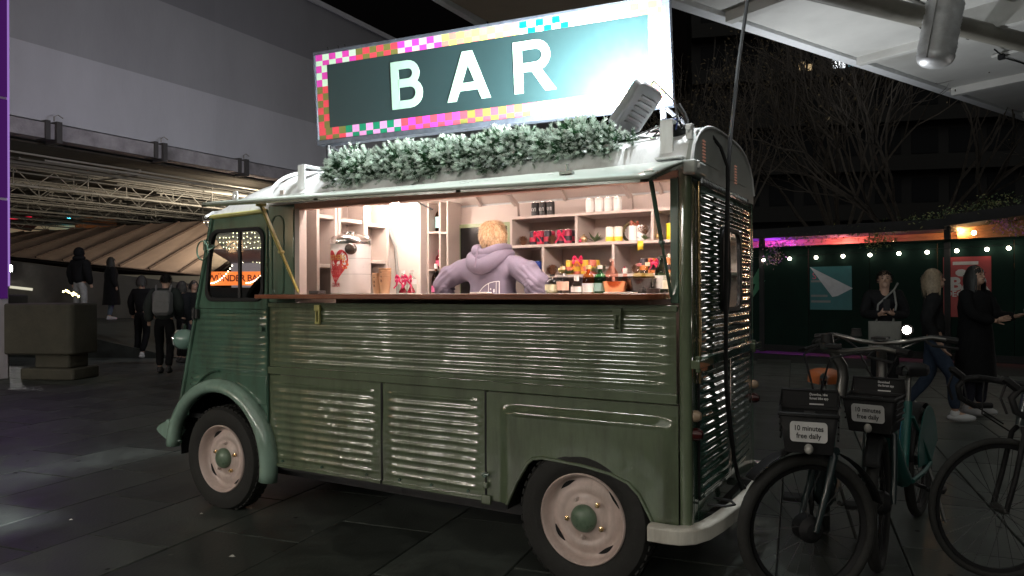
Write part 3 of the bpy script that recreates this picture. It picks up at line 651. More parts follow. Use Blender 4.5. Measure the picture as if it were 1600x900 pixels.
for u in (.06, 2.26):
    b = MB(); p0 = SM @ V((u, .0, -.03)); q = V((p0.x, p0.y+.02, zroof(p0.y)-.005)); b.tube([p0, q], .018, 8); b.box(q.x-.05, q.x+.05, q.y-.04, q.y+.04, q.z, q.z+.02); b.tube([p0+V((.02, 0, -.01)), q+V((.22, .25, .03))], .012, 6); b.build("sign_leg", mat("leg_black", (.03, .03, .035), .4), sign)
b = MB()
for u in (.10, .18, .23): b.tube([SM @ V((u, SH-.004, -.02)), SM @ V((u, SH+.02, -.02)), SM @ V((u+.01, SH+.022, -.0))], .003, 4)
b.build("wire_hook", BLACK, sign)

# ================================================================== FLOODLIGHT
FP = V((.122, .405, 2.330)); aim = SM @ V((1.86, .27, 0))
fz = (aim-FP).normalized()
fl = thing("floodlight", "grey ribbed floodlight tilted up at the bar sign on van roof", "floodlight", (.40, .20, 2.12), world=True)
fx = (V((-.62, .05, -.78))-fz*V((-.62, .05, -.78)).dot(fz)).normalized()    # long axis of the housing
FMX = frame(FP, fx, fz.cross(fx))
FM2 = M(((fx.x, fz.cross(fx).x, fz.x, FP.x), (fx.y, fz.cross(fx).y, fz.y, FP.y), (fx.z, fz.cross(fx).z, fz.z, FP.z), (0, 0, 0, 1)))
FG = mat("flood_grey", (.16, .16, .165), .5, var=.1, scale=20)
b = MB(); ro = rrect(-.135, .135, -.085, .085, .03, 5)
n = len(ro)
vs = [FM2 @ V((u*k, v*k, z)) for k, z in ((.88, -.040), (.96, -.034), (1, -.015), (1, .022)) for u, v in ro]
b.add(vs, [tuple(range(n))]+[(r*n+i, r*n+(i+1) % n, (r+1)*n+(i+1) % n, (r+1)*n+i) for r in range(3) for i in range(n)])
hs = b.build("housing", FG, fl)
for k in range(6):
    x = -.075+k*.03; b = MB(); b.box(x-.006, x+.006, -.055, .04, -.052, -.036, FM2); b.build("cooling_rib", FG, hs, bevel=.003).location = (0, 0, 0)
b = MB(); b.add([FM2 @ V((u*.9, v*.88, .0225)) for u, v in ro], [tuple(range(n))]); b.build("lit_panel", emi("flood_led", (.92, 1, .98), 60), fl)
b = MB(); pts = [FM2 @ V(p) for p in ((-.15, 0, 0), (-.17, -.02, -.06), (-.16, -.10, -.14), (0, -.13, -.17))]
b.tube([FM2 @ V((-.137, 0, 0)), FM2 @ V((-.16, 0, 0)), V((.42, .10, 2.26)), V((.43, .12, 2.20)), V((.40, .16, 2.15))], .006, 6); b.tube([FM2 @ V((.137, 0, 0)), FM2 @ V((.16, 0, 0)), V((.18, .12, 2.13)), V((.30, .14, 2.11)), V((.40, .16, 2.15))], .006, 6)
b.build("mount_bracket", FG, fl)
b = MB(); b.tube([(.40, .16, 2.15), (.46, .12, 2.20), (.50, .05, 2.10)], .005, 6); b.tube([(.38, .17, 2.14), (.30, .20, 2.18), (.24, .18, 2.12), (.33, .10, 2.10)], .004, 6)
b.tube([(.20, .10, 2.11), (.34, .13, 2.16), (.33, .18, 2.10)], .006, 6); b.build("stay_rod", CHROME, fl)
b = MB(); b.tube([(.44, .10, 2.24), (.47, .09, 2.19), (.485, .08, 2.15)], .011, 8); b.build("gas_strut", DARK, fl)
b = MB(); b.sph((.42, .14, 2.13), (.05, .05, .035), 10, 7); b.build("cable_box", BLACK, fl)
for k in range(4):
    b = MB(); rr = random.Random(k); b.tube([(.30+.05*k, .12+.02*k, 2.10+.02*k), (.36, .1+rr.random()*.1, 2.17+.02*rr.random()), (.43, .12, 2.20-.02*k), (.47-.03*k, .06, 2.12)], .004, 5); b.build("power_lead", mat("blue_lead", (.02, .04, .18), .4) if k == 1 else BLACK, fl)
b = MB(); b.box(.485, .515, .055, .085, 2.07, 2.14); b.cyl((.50, .04, 2.12), (.50, .10, 2.12), .014, n=8); b.build("roof_clamp", ROOFP, fl, bevel=.004)
al = bpy.data.objects.new("flood_lamp", bpy.data.lights.new("flood_lamp", 'AREA')); C.objects.link(al)
al.data.shape = 'RECTANGLE'; al.data.size = .22; al.data.size_y = .13; al.data.energy = 180; al.data.color = (.90, 1, .98); al.data.spread = math.radians(180)
al.matrix_world = M.Translation(fz*.03) @ M(((fx.x, -fz.cross(fx).x, -fz.x, FP.x), (fx.y, -fz.cross(fx).y, -fz.y, FP.y), (fx.z, -fz.cross(fx).z, -fz.z, FP.z), (0, 0, 0, 1)))
al.parent = fl; al.matrix_parent_inverse = M.Translation(-V((.40, .20, 2.12)))

# ================================================================== SPRUCE GARLAND
NEED = mat("spruce_needles", (.040, .135, .052), .6, var=.4, scale=30, rand=.45); FROST = mat("frosted_needles", (.72, .80, .74), .7, var=.25, scale=30, rand=.25)
def sprig(seed, frost):
    r = random.Random(seed); b = MB(); b.tube([(0, 0, 0), (.0, .01, .06), (0, .02, .12)], [.003, .002, .001], 3)
    for oz, tilt, nn, ln in ((0, 0, 58, .105), (.02, .75, 34, .07), (.03, -.75, 34, .07)):
        for k in range(nn):
            t = k/nn; z = .004+t*ln; a = k*2.4; le = .026*(1-.35*t)+.006*r.random(); q = M.Rotation(tilt, 3, 'Y' if seed % 2 else 'X')
            d = q @ V((math.cos(a)*.8, math.sin(a)*.8, .55+.5*t)).normalized(); p = q @ V((0, 0, z))+V((0, .012*t, oz)); s_ = d.orthogonal().normalized()*.0030
            b.mi = 1 if (t > frost or r.random() < .15) else 0; b.add([p-s_, p+s_, p+d*le+s_*.5, p+d*le-s_*.5], [(0, 1, 2, 3)])
    return b.mesh("sprig", [NEED, FROST], 0)
SPR = [sprig(k, f) for k, f in enumerate((.70, .52, .46, .62, .80, .56))]
gar = thing("spruce_garland", "thick frosted spruce garland draped along roof under the bar sign", "garland", (-.75, .15, 2.08))
g0 = V(gar.location); gr = random.Random(3); fill = []
for k in range(760):
    t = k/300 if k < 285 else gr.random(); x = -1.66+1.90*t+gr.uniform(-.02, .02)
    rad = .050*(1-.45*sm((t-.75)/.25))*(.75+.25*math.sin(t*23)+.3*gr.random()); q = gr.uniform(-1.2, PI*.80)
    yy = .105-math.cos(q)*rad*1.2; zz = zroof(.10)+.004+math.sin(q)*rad*1.25-(.03 if t < .05 else 0)+.014*math.sin(t*31)
    d = V((gr.uniform(-1, 1), -math.cos(q)*1.1+gr.uniform(-.3, .3)-.3, math.sin(q)*.8+gr.uniform(-.35, .3))).normalized()
    ro_ = d.to_track_quat('Z', 'Y').to_euler(); sc_ = gr.uniform(.42, 1.0)*(1-.35*sm((t-.85)/.15)); me_ = SPR[gr.choice((0, 0, 1, 2, 3, 4, 4, 5))]
    if k < 300: inst("sprig", me_, gar, V((x, yy, zz))-g0, ro_, sc_)
    else: fill.append((me_, M.Translation(V((x, yy, zz))-g0) @ ro_.to_matrix().to_4x4() @ M.Scale(sc_*.9, 4)))
bmf = bmesh.new()
for me_, q in fill:
    t_ = me_.copy(); t_.transform(q); bmf.from_mesh(t_); bpy.data.meshes.remove(t_)
mf = bpy.data.meshes.new("filler_sprigs"); bmf.to_mesh(mf); bmf.free(); mf.materials.append(NEED); mf.materials.append(FROST); tag(inst("filler_sprigs", mf, gar), kind="stuff")
b = MB(); b.tube([(-1.66+1.90*i/20-g0.x, .115-g0.y+.01*math.sin(i*2), zroof(.11)+.012-g0.z+.01*math.sin(i*1.3)) for i in range(21)], [.028*(1-.8*sm((i/20-.75)/.25)) for i in range(21)], 6); b.build("garland_core", mat("core_green", (.012, .03, .015), .8), gar)

# ================================================================== GOODS IN THE HATCH
CZ = 1.3845
def lab_mat(c): return mat("print_%02d%02d%02d" % tuple(int(x*99) for x in c), c, .5, var=.05)
GLC = glass("clear_bottle", (.86, .90, .88)); ALU = mat("aluminium", (.8, .78, .76), .25, metal=1, var=.1)
def G(name, c, rough=.12): return mat("glassy_"+name, c, rough, var=.1, coat=.5)
def GT(n, c, old=None): return glass('tinted_'+n, c, rough=.03)
def can(loc, label, col, top=ALU, h=.092, r=.0255, band=None, txt=None, tcol=(.9, .9, .9), group="drinks cans", parent=None, rz=0):
    t = thing("drink_can", label, "can", loc, rz, group) if parent is None else bpy.data.objects.new("drink_can", None)
    if parent is not None: C.objects.link(t); t.parent = parent; t.location = loc; t.rotation_euler = (0, 0, rz)
    MB().lathe([(r*.82, 0), (r, .006), (r, h-.010), (r*.86, h-.002)], 18).build("can_body", lab_mat(col), t)
    MB().lathe([(r*.86, h-.002), (r*.86, h), (r*.78, h-.003), (0, h-.003)], 18).build("can_lid", top, t)
    if band:
        MB().lathe([(r+.0006, band[0]), (r+.0006, band[1])], 18, caps=False).build("can_band", lab_mat(band[2]), t)
    if txt and parent is None:
        o = text_mesh(txt, .03, frame((0, -r-.002, h*.45), (1, 0, 0), (0, 0, 1)), lab_mat(tcol), "can_lettering", t, ext=.0006, bold=.001)
        for v in o.data.vertices:
            a = v.co.x/r; v.co = V((math.sin(a)*(r+.001), -math.cos(a)*(r+.001), v.co.z))
    return t
def bow(parent, c, col, s=1, nm="ribbon_bow", seed=0, tails=2, col2=None):
    r = random.Random(seed); m = mat("ribbon_%02d%02d%02d" % tuple(int(x*99) for x in col), col, .35, var=.15, scale=20); m2 = m if col2 is None else mat("ribbon_%02d%02d%02d" % tuple(int(x*99) for x in col2), col2, .35, var=.15)
    b = MB(); c = V(c)
    def strip(pts, w):
        for i in range(len(pts)-1):
            p, q = pts[i], pts[i+1]; b.add([p+V((0, -.002, w)), p-V((0, .002, w)), q-V((0, .002, w)), q+V((0, -.002, w))], [(0, 1, 2, 3)])
    for sg in (-1, 1):
        for el in (.15, .6):
            pts = [c+V((sg*s*.045*math.sin(PI*i/8)*(1 if el < .3 else .8), -.02*s*math.sin(PI*i/8), s*(.03*el*math.sin(PI*i/8)+.020*math.sin(2*PI*i/8)))) for i in range(9)]
            strip(pts, .010*s)
    b.mi = 1 if col2 else 0
    for k in range(tails):
        sg = -1 if k % 2 == 0 else 1; ln = s*(.05+.03*r.random())
        pts = [c+V((sg*ln*.75*t, -.025*s-.006*math.sin(t*7+k), -ln*1.1*t)) for t in [i/7 for i in range(8)]]; strip([p for p in pts], .009*s)
        for i, p in enumerate(pts[:-1]):
            q = pts[i+1]; b.add([p+V((.009*s, 0, 0)), p-V((.009*s, 0, 0)), q-V((.009*s, 0, 0)), q+V((.009*s, 0, 0))], [(0, 1, 2, 3)])
    b.mi = 0; b.sph(c-V((0, .01*s, 0)), .011*s, 8, 6); o = b.build(nm, [m, m2], parent, ang=60)
    if parent is None: o.location = (0, 0, 0)
    sd = o.modifiers.new("s", 'SOLIDIFY'); sd.thickness = .0008
    return o
for i in range(3): can((-.792+i*.056, 1.03, ZS[0]), ["black can on the top shelf, left of its row of three", "black can in the middle of three on the top shelf", "black can on the top shelf, right of its row of three"][i], (.015, .015, .016), txt="ATI", rz=-.25, group="black cans on the top shelf")
for i in range(4): can((-.408+i*.060, 1.03+.004*i, ZS[0]), ["first", "second", "third", "fourth"][i]+" white can from the left in the row of four on top shelf", (.86, .84, .82), band=(.02, .075, (.93, .92, .90)), group="white cans on the top shelf")
def gift(x, z, cols, label, ribbon, n=2, seed=0, y=1.03, s=1, col2=None, group="ribboned packs of cans"):
    g = thing("gift_pack", label, "gift pack", (x, y, z), 0, group)
    for k in range(n):
        can((-(n-1)*.026+k*.052, .0, 0), None, cols[k % len(cols)], band=(.02, .05, cols[(k+1) % len(cols)]), parent=g, rz=k)
        can((-(n-1)*.026+k*.052, .053, 0), None, cols[(k+1) % len(cols)], band=(.02, .05, cols[k % len(cols)]), parent=g, rz=k+1)
    bow(g, (-.0, -.035, .062*s), ribbon, .62*s, seed=seed, col2=col2)
    return g
gift(-.755, ZS[1], [(.02, .015, .03), (.5, .02, .06)], "pack of dark cans tied with a red bow, in the upper left shelf bay", (.72, .02, .09), 3, 1)
gift(-.585, ZS[1], [(.03, .02, .03), (.35, .03, .07)], "pack of dark cans under a red bow, beside the centre upright of upper shelf", (.75, .03, .12), 2, 2)
gift(-.47, ZS[2], [(.75, .48, .04), (.65, .18, .12)], "pack of orange and yellow cans with a big orange bow on lower shelf", (.82, .04, .14), 4, 3, s=1.35, col2=(.9, .28, .04))
gift(.02, ZS[2], [(.03, .02, .03), (.62, .20, .05)], "pack of dark orange labelled cans with red bow, right lower shelf bay", (.72, .03, .12), 4, 4)
gift(-.775, ZS[2], [(.02, .06, .35), (.02, .04, .22)], "small dark blue pack in the lower left shelf bay behind the barista", (.02, .06, .4), 1, 5)
def pinecone(loc, label, s=1):
    o = MB(); r = random.Random(loc[0])
    for k in range(70):
        t = k/70; a = k*2.4; rad = .028*s*math.sin(PI*(.12+.8*t))**.8; p = V((rad*math.cos(a), rad*math.sin(a), .006+.05*s*t)); d = V((math.cos(a), math.sin(a), .35)); sd = V((-math.sin(a), math.cos(a), 0))*.007*s
        o.add([p-sd, p+sd, p+d*.011*s+V((0, 0, .004)), p-d*.008-V((0, 0, .003))], [(0, 1, 2), (0, 2, 3), (1, 3, 2)])
    o.sph((0, 0, .026*s), (.016*s, .016*s, .026*s), 8, 6)
    return tag(o.build("pine_cone", mat("cone_brown", (.23, .11, .06), .6, var=.5, scale=40), loc=loc, ang=0), label, "pine cone", "pine cones on the shelves")
pinecone((-.868, 1.0, ZS[1]), "pine cone at the left end of the upper shelf"); pinecone((-.655, 1.0, ZS[1]), "pine cone between the two red bow packs on upper shelf", .95)
pinecone((-.655, 1.0, ZS[2]), "pine cone at the left of the orange bow pack on lower shelf", 1.1); pinecone((-.105, 1.02, ZS[2]), "pine cone beside the red bauble on the right lower shelf", .9); pinecone((-.052, 1.0, ZS[1]+.03), "pine cone resting on the berry sprig of the upper right shelf", 1.1)
def bauble(loc, r, col, label):
    b = MB(); b.sph((0, 0, r), r, 16, 12); b.cyl((0, 0, 2*r-.001), (0, 0, 2*r+.006), .006, n=8)
    return tag(b.build("bauble", mat("bauble_%02d%02d%02d" % tuple(int(x*99) for x in col), col, .12, metal=.6, var=.1, coat=.5), loc=loc, ang=60), label, "bauble", "baubles on the shelves")
bauble((-.435, 1.0, ZS[1]), .024, (.55, .38, .22), "gold bauble on upper shelf beside the green leaves"); bauble((-.452, .985, ZS[1]), .012, (.5, .03, .1), "tiny red bauble next to the gold bauble on upper shelf")
bauble((-.59, 1.0, ZS[2]+.005), .025, (.45, .40, .15), "greenish gold bauble beside the orange bow on lower shelf"); bauble((-.165, .99, ZS[2]), .019, (.55, .02, .08), "shiny red bauble in the lower right shelf bay")
bauble((.055, .985, ZS[1]), .022, (.60, .42, .18), "gold bauble next to the yellow canister"); bauble((.158, .985, ZS[1]), .016, (.6, .02, .12), "red bauble right of the yellow canister"); bauble((.165, 1.0, ZS[2]), .028, (.02, .30, .26), "teal bauble at the right end of lower shelf")
def leaves(loc, label, n, s, col, nm="foliage_sprig", up_=.5, seed=1):
    r = random.Random(seed); b = MB()
    for k in range(n):
        a = r.uniform(0, 2*PI); d = V((math.cos(a), math.sin(a)*.5, r.uniform(.1, 1)*up_+.2)).normalized(); l_ = s*r.uniform(.6, 1); sd = d.cross(V((0, 0, 1))).normalized()*s*.12
        p = V((r.uniform(-.01, .01), 0, .004)); b.add([p, p+d*l_*.5+sd, p+d*l_, p+d*l_*.5-sd], [(0, 1, 2), (0, 2, 3)])
    return tag(b.build(nm, mat("leaf_%02d%02d%02d" % tuple(int(x*99) for x in col), col, .5, var=.3), loc=loc, ang=0), label, "sprig", "festive sprigs on the shelves")
leaves((-.36, 1.0, ZS[1]), "sprig of green leaves next to the gold bauble", 16, .085, (.08, .13, .05)); leaves((-.33, .99, ZS[2]), "frosted greenery at the right of the orange bow", 60, .075, (.22, .24, .16), seed=4, up_=1)
leaves((-.54, .99, ZS[2]), "green sprig left of the orange bow", 30, .06, (.09, .14, .05), seed=5); leaves((-.045, .99, ZS[1]), "berry and evergreen sprig at the right of the wreath shelf", 40, .05, (.10, .16, .05), seed=6)
for k, (x, c, bc, l) in enumerate(((-.262, (.88, .84, .74), (.85, .58, .05), "left of two white and yellow cans on the upper shelf"), (-.208, (.88, .84, .74), (.85, .58, .05), "right of two white and yellow cans on the upper shelf"), (-.115, (.85, .82, .80), (.8, .78, .76), "left plain white can in front of the wreath shelf"), (-.062, (.85, .82, .80), (.8, .78, .76), "right plain white can near the pine cone on upper shelf"))):
    can((x, 1.0, ZS[1]), l, c, band=(.004, .03, bc), group="pale cans on the upper shelf")
wr = MB(); r_ = random.Random(5)
for k in range(120):
    a = 2*PI*k/120; c0 = V((.058*math.cos(a), r_.uniform(-.012, .012), .062+.058*math.sin(a))); d = V((r_.uniform(-1, 1), r_.uniform(-1, .3), r_.uniform(-1, 1))).normalized()*.022; sd = d.orthogonal().normalized()*.004
    wr.mi = 0 if r_.random() < .75 else (1 if r_.random() < .5 else 2); wr.add([c0-sd, c0+sd, c0+d], [(0, 1, 2)])
wr.mi = 0; wr.tube([(.058*math.cos(2*PI*k/20), 0, .062+.058*math.sin(2*PI*k/20)) for k in range(20)], .009, 6, closed=True); wr.mi = 2
for k in range(9): wr.sph((r_.uniform(-.015, .05), -.012, .108+r_.uniform(-.012, .02)), .009, 6, 5)
tag(wr.build("wreath", [mat("twig_olive", (.15, .12, .05), .6, var=.4), mat("leaf_dark", (.06, .11, .04), .6), mat("copper_berry", (.45, .13, .08), .3)], loc=(-.165, 1.12, ZS[1]), ang=0), "small twig wreath with copper berries leaning in the upper shelf", "wreath")
yt = thing("canister", "bright yellow round canister on the upper right shelf", "canister", (.125, 1.03, ZS[1])); MB().lathe([(.040, 0), (.042, .004), (.042, .088), (.040, .092)], 20).build("canister_body", lab_mat((.85, .72, .03)), yt); MB().lathe([(.043, .080), (.043, .097), (.0, .099)], 20).build("canister_lid", lab_mat((.80, .66, .03)), yt)
tg = MB(); tg.add([(-.018, 0, 0), (.018, 0, 0), (.018, 0, -.055), (.004, -.001, -.050), (-.018, 0, -.058)], [(0, 1, 2, 3, 4)]); tgo = tag(tg.build("paper_tag", lab_mat((.78, .55, .04)), loc=(-.055, .962, ZS[1]-.003)), "yellow paper tag hanging from the upper shelf edge", "tag"); tgo.modifiers.new("s", 'SOLIDIFY').thickness = .001
# bottles on the serving counter
def bottle(loc, label, prof, gm, cap, caph, lab=None, liquid=None, group="bottles on the counter", ribbon=None, nm="bottle"):
    t = thing(nm, label, "bottle", loc, R.random()*6, group)
    MB().lathe(prof, 16).build("bottle_glass", gm, t, ang=60)
    rt_, zt = prof[-1]; MB().lathe([(rt_+.002, zt-.004), (rt_+.002, zt+caph), (0, zt+caph)], 12).build("bottle_cap", cap, t)
    if liquid: MB().lathe([(0, .004)]+[(max(.001, r-.004), z+.003) for r, z in prof if z < liquid[1]]+[(0, liquid[1])], 14).build("bottle_contents", liquid[0], t, ang=60)
    if lab: MB().lathe([(lab[0]+.0008, lab[1]), (lab[0]+.0008, lab[2])], 18, caps=False).build("bottle_label", lab_mat(lab[3]), t)
    if ribbon: t.rotation_euler.z = 0; bow(t, (0, -.02, ribbon[1]), ribbon[0], .72, seed=9)
    return t
WINE = [(.030, 0), (.033, .004), (.033, .10), (.030, .115), (.012, .145), (.0105, .155), (.0105, .175)]
SPIR = [(.028, 0), (.031, .004), (.031, .075), (.026, .09), (.011, .104), (.0105, .125)]
SQ = [(.034, 0), (.037, .005), (.037, .055), (.024, .072), (.012, .08), (.012, .092)]
WHITE = lab_mat((.86, .84, .80)); GOLDC = mat("gold_cap", (.72, .5, .2), .3, metal=.7); BK = lab_mat((.02, .02, .02))
bottle((-.265, .22, CZ), "squat clear bottle with pale label next to the barista's elbow", SQ, GLC, BK, .006, (.037, .015, .045, (.75, .72, .50)), (G("pale", (.55, .50, .32)), .05))
bottle((-.205, .22, CZ), "clear bottle with ornate orange label and tan cap on the counter", SPIR, GLC, lab_mat((.75, .55, .35)), .012, (.031, .015, .06, (.80, .50, .38)))
bottle((-.118, .20, CZ), "small white capped bottle in front of the orange ribbon", [(.026, 0), (.028, .004), (.028, .035), (.012, .055), (.011, .066)], GLC, WHITE, .022, (.028, .006, .034, (.88, .86, .84)))
bottle((-.062, .22, CZ), "amber bottle with square white label on the counter", SPIR, GT("amber", (.80, .42, .14), (.30, .09, .03)), lab_mat((.70, .55, .25)), .016, (.031, .004, .05, (.90, .88, .85)))
bottle((-.002, .23, CZ), "green bottle with white cap and round label", SPIR, GT("green", (.22, .62, .32), (.04, .20, .07)), WHITE, .014, (.031, .01, .05, (.35, .60, .55)))
bottle((.298, .28, CZ), "dark green wine bottle with white label beside the black bucket", WINE, GT("winegreen", (.16, .26, .12), (.02, .05, .02)), mat("foil_dark", (.02, .03, .02), .3), .006, (.033, .02, .085, (.88, .86, .82)))
bottle((.350, .25, CZ), "clear wine bottle with cream cap behind the right strut", WINE, GLC, lab_mat((.80, .70, .50)), .012, (.033, .02, .06, (.7, .66, .5)), (GT("straw", (.86, .80, .55), (.40, .34, .15)), .1))
bottle((-1.20, .25, CZ), "bottle of red drink with red ribbon, right of the pair by the cups", SPIR, GLC, WHITE, .012, (.031, .055, .085, (.9, .88, .86)), (G("red", (.35, .01, .03)), .055), ribbon=((.75, .02, .14), .082), group="ribboned bottles by the cups")
bottle((-1.285, .28, CZ), "bottle of red drink with red ribbon, half behind the paper cups", SPIR, GLC, WHITE, .012, (.031, .055, .085, (.9, .88, .86)), (G("red", (.35, .01, .03)), .055), ribbon=((.75, .02, .14), .082), group="ribboned bottles by the cups")
bottle((-1.645, 1.16, ZS[1]+.13), "dark bottle with pale blue label high in the bottle rack", [(.028, 0), (.032, .004), (.032, .12), (.028, .135), (.011, .16), (.0105, .19)], GT("brown", (.30, .16, .10), (.05, .025, .02)), BK, .008, (.032, .03, .11, (.30, .52, .55)), group="bottles in the rack")
bottle((-1.645, 1.16, 1.558), "pink topped bottle on the middle of the bottle rack", SPIR, GT("pinkish", (.9, .4, .5), (.5, .1, .15)), lab_mat((.7, .05, .2)), .012, (.031, .02, .06, (.6, .1, .2)), group="bottles in the rack")
bottle((-1.60, 1.05, CZ), "dark bottle with pink label at the foot of the rack", WINE, GT("brown", (.30, .16, .10), (.05, .025, .02)), WHITE, .03, (.033, .005, .05, (.65, .15, .35)), group="bottles in the rack")
def bucket(loc, label, r0, r1, h, m, bottles):
    t = thing("ice_bucket", label, "ice bucket", loc, 0, "ice buckets on the counter"); b = MB(); prof = [(0, .004), (r0*.98, 0), (r0, .004)]
    N = 28; vs = []; 
    for r, z in ((r0, 0), (r0+(r1-r0)*.9, h*.94), (r1, h), (r1-.005, h), (r0-.004, .008)):
        for j in range(N): q = 2*PI*j/N; rr = r*(1+.018*math.cos(j*PI)); vs.append((rr*math.cos(q), rr*math.sin(q), z))
    b.add(vs, [(i*N+j, i*N+(j+1) % N, (i+1)*N+(j+1) % N, (i+1)*N+j) for i in range(4) for j in range(N)]+[tuple(range(4*N, 5*N))]); b.build("bucket_shell", m, t)
    return t
bucket((.087, .24, CZ), "ribbed copper ice bucket on the counter", .066, .080, .058, mat("copper", (.60, .26, .13), .18, metal=1, var=.25, scale=18), 2)
bucket((.212, .24, CZ), "black ridged ice bucket beside the copper one", .052, .074, .072, mat("black_gloss", (.012, .010, .010), .25, coat=.4), 2)
bottle((.052, .25, CZ-.012), "pale pink sparkling bottle with foil neck in the copper bucket", WINE, GT("rose", (.95, .66, .58), (.75, .40, .34)), mat("rose_foil", (.8, .5, .42), .3, metal=.5), .008, None)
bottle((.130, .23, CZ), "slim bottle with white cap in the copper bucket", [(.02, 0), (.022, .004), (.022, .06), (.010, .085), (.0095, .10)], GT("rose", (.95, .66, .58), (.75, .40, .34)), WHITE, .022, None)
bottle((.195, .25, CZ+.01), "short bottle with pinkish cap in the black bucket", SPIR, GT("straw", (.86, .80, .55), (.40, .34, .15)), lab_mat((.6, .2, .2)), .01, None); bottle((.238, .25, CZ+.01), "short bottle with cream cap in the black bucket", SPIR, GT("straw", (.86, .80, .55), (.40, .34, .15)), lab_mat((.8, .7, .5)), .014, None)
tag(MB().box(-.08, .06, -.04, .03, 0, .006).build("paper_menu", WHITE, loc=(.20, .02, CZ), bevel=.001), "white paper menu lying flat in front of the black bucket", "menu"); tag(MB().box(-.05, .05, -.03, .03, 0, .008).build("card_reader", WHITE, loc=(-.60, .06, CZ), bevel=.003), "small pale card reader lying on the counter by the barista", "card reader")
tag(MB().lathe([(.028, 0), (.03, .003), (.03, .022), (.0, .024)], 16).build("coaster_stack", lab_mat((.06, .05, .05)), loc=(.335, .05, CZ)), "short stack of dark coasters at the right counter end", "coasters")
tag(MB().box(-.04, .04, -.03, .03, 0, .02).build("napkin_box", lab_mat((.06, .05, .05)), loc=(-1.74, .04, CZ), bevel=.003), "small dark box on the left end of counter", "box")
# drinks dispenser
dp = thing("drinks_dispenser", "tall white hot drinks dispenser with red heart print and steel lid", "dispenser", (-1.675, .26, CZ), .32)
DR = .148; dp.scale = (.82, .82, 1.06)
MB().lathe([(DR-.004, 0), (DR, .006), (DR, .285), (DR-.004, .29)], 40).build("dispenser_body", mat("dispenser_white", (.80, .76, .74), .3, var=.03), dp, ang=60)
MB().lathe([(DR+.003, .285), (DR+.006, .292), (DR+.006, .312), (DR-.01, .330), (.06, .345), (.0, .348)], 40).build("dispenser_lid", ALU, dp, ang=50)
MB().lathe([(.045, .346), (.045, .358), (.02, .364), (0, .364)], 20).build("lid_knob", ALU, dp)
for z in (.11, .20): MB().lathe([(DR+.0008, z), (DR+.0014, z+.0015), (DR+.0008, z+.003)], 40, caps=False).build("body_seam", mat("seam_grey", (.5, .48, .47), .4), dp)
def wrap(b, u0, z0, poly, m, nm, d=.0012):      # print wrapped round the drum; u in metres along the surface
    mb = MB(); n_ = len(poly); c_ = (sum(p[0] for p in poly)/n_, sum(p[1] for p in poly)/n_); vs = []
    for k in (0, .5, 1):
        for p in poly: vs.append((c_[0]+(p[0]-c_[0])*k, c_[1]+(p[1]-c_[1])*k))
    def w_(p): a = (u0+p[0])/DR; return (math.sin(a)*(DR+d), -math.cos(a)*(DR+d), z0+p[1])
    fs = [(i, (i+1) % n_, (i+1) % n_+n_, i+n_) for i in range(n_)]+[(n_+i, n_+(i+1) % n_, 2*n_+(i+1) % n_, 2*n_+i) for i in range(n_)]
    mb.add([w_(p) for p in vs], fs); return mb.build(nm, m, dp, ang=80)
hp_ = [(.105*(16*math.sin(t)**3)/16, .115*(13*math.cos(t)-5*math.cos(2*t)-2*math.cos(3*t)-math.cos(4*t))/16) for t in [2*PI*i/40 for i in range(40)]]
PR = mat("heart_red", (.62, .015, .025), .4, var=.05); wrap(None, -.062, .165, hp_, PR, "heart_print")
def wtext(t, size, u0, z0, m, d=.0022, bold=.0006):
    o = text_mesh(t, size, M.Identity(4), m, "print_lettering", dp, ext=.0001, bold=bold)
    for v in o.data.vertices: a = (u0+v.co.x)/DR; v.co = V((math.sin(a)*(DR+d), -math.cos(a)*(DR+d), z0+v.co.y))
wtext("BROTHERS", .040, -.075, .205, lab_mat((.78, .45, .12)), bold=.0015); wtext("TOFFEE", .036, -.06, .155, lab_mat((.75, .12, .12))); wtext("APPLE", .036, -.06, .122, lab_mat((.75, .12, .12))); wtext("CIDER", .03, -.062, .05, lab_mat((.65, .05, .06)))
wtext("SERVED", .018, -.062, .085, lab_mat((.75, .3, .3))); 
b = MB(); b.sph((DR*math.sin(.42), -DR*math.cos(.42), .255), (.045, .022, .034), 14, 10, M.Rotation(.42, 3, "Z")); b.build("level_gauge", mat("gauge_dark", (.12, .10, .09), .15, metal=.6, coat=.5), dp, ang=60)
for k in range(6):
    a = 2*PI*k/6; wrap(None, .018+.02*math.cos(a), .165+.02*math.sin(a), [(.009*math.cos(2*PI*i/5+a), .009*math.sin(2*PI*i/5+a)) for i in range(5)], lab_mat((.80, .18, .05)), "flower_print", .002)
CUPM = mat("kraft_cup", (.62, .38, .22), .6, var=.05)
for x, y, n_, l in ((-1.425, .22, 3, "shorter stack of kraft paper cups beside the dispenser"), (-1.355, .20, 5, "taller stack of kraft paper cups with dark print")):
    t = thing("paper_cup_stack", l, "cup stack", (x, y, CZ), 0, "paper cup stacks")
    for k in range(n_):
        z = k*.014; MB().lathe([(.026, z), (.036, z+.090), (.038, z+.092), (.036, z+.094), (.034, z+.090), (.025, z+.004)], 18).build("paper_cup", CUPM, t, ang=50)
    for k in range(3):
        o = text_mesh("✱" if False else "B", .022, frame((0, -.0345, .018+k*.022+(n_-1)*.014), (1, 0, 0), (0, -.1, 1)), BK, "cup_print", t, ext=.0004)
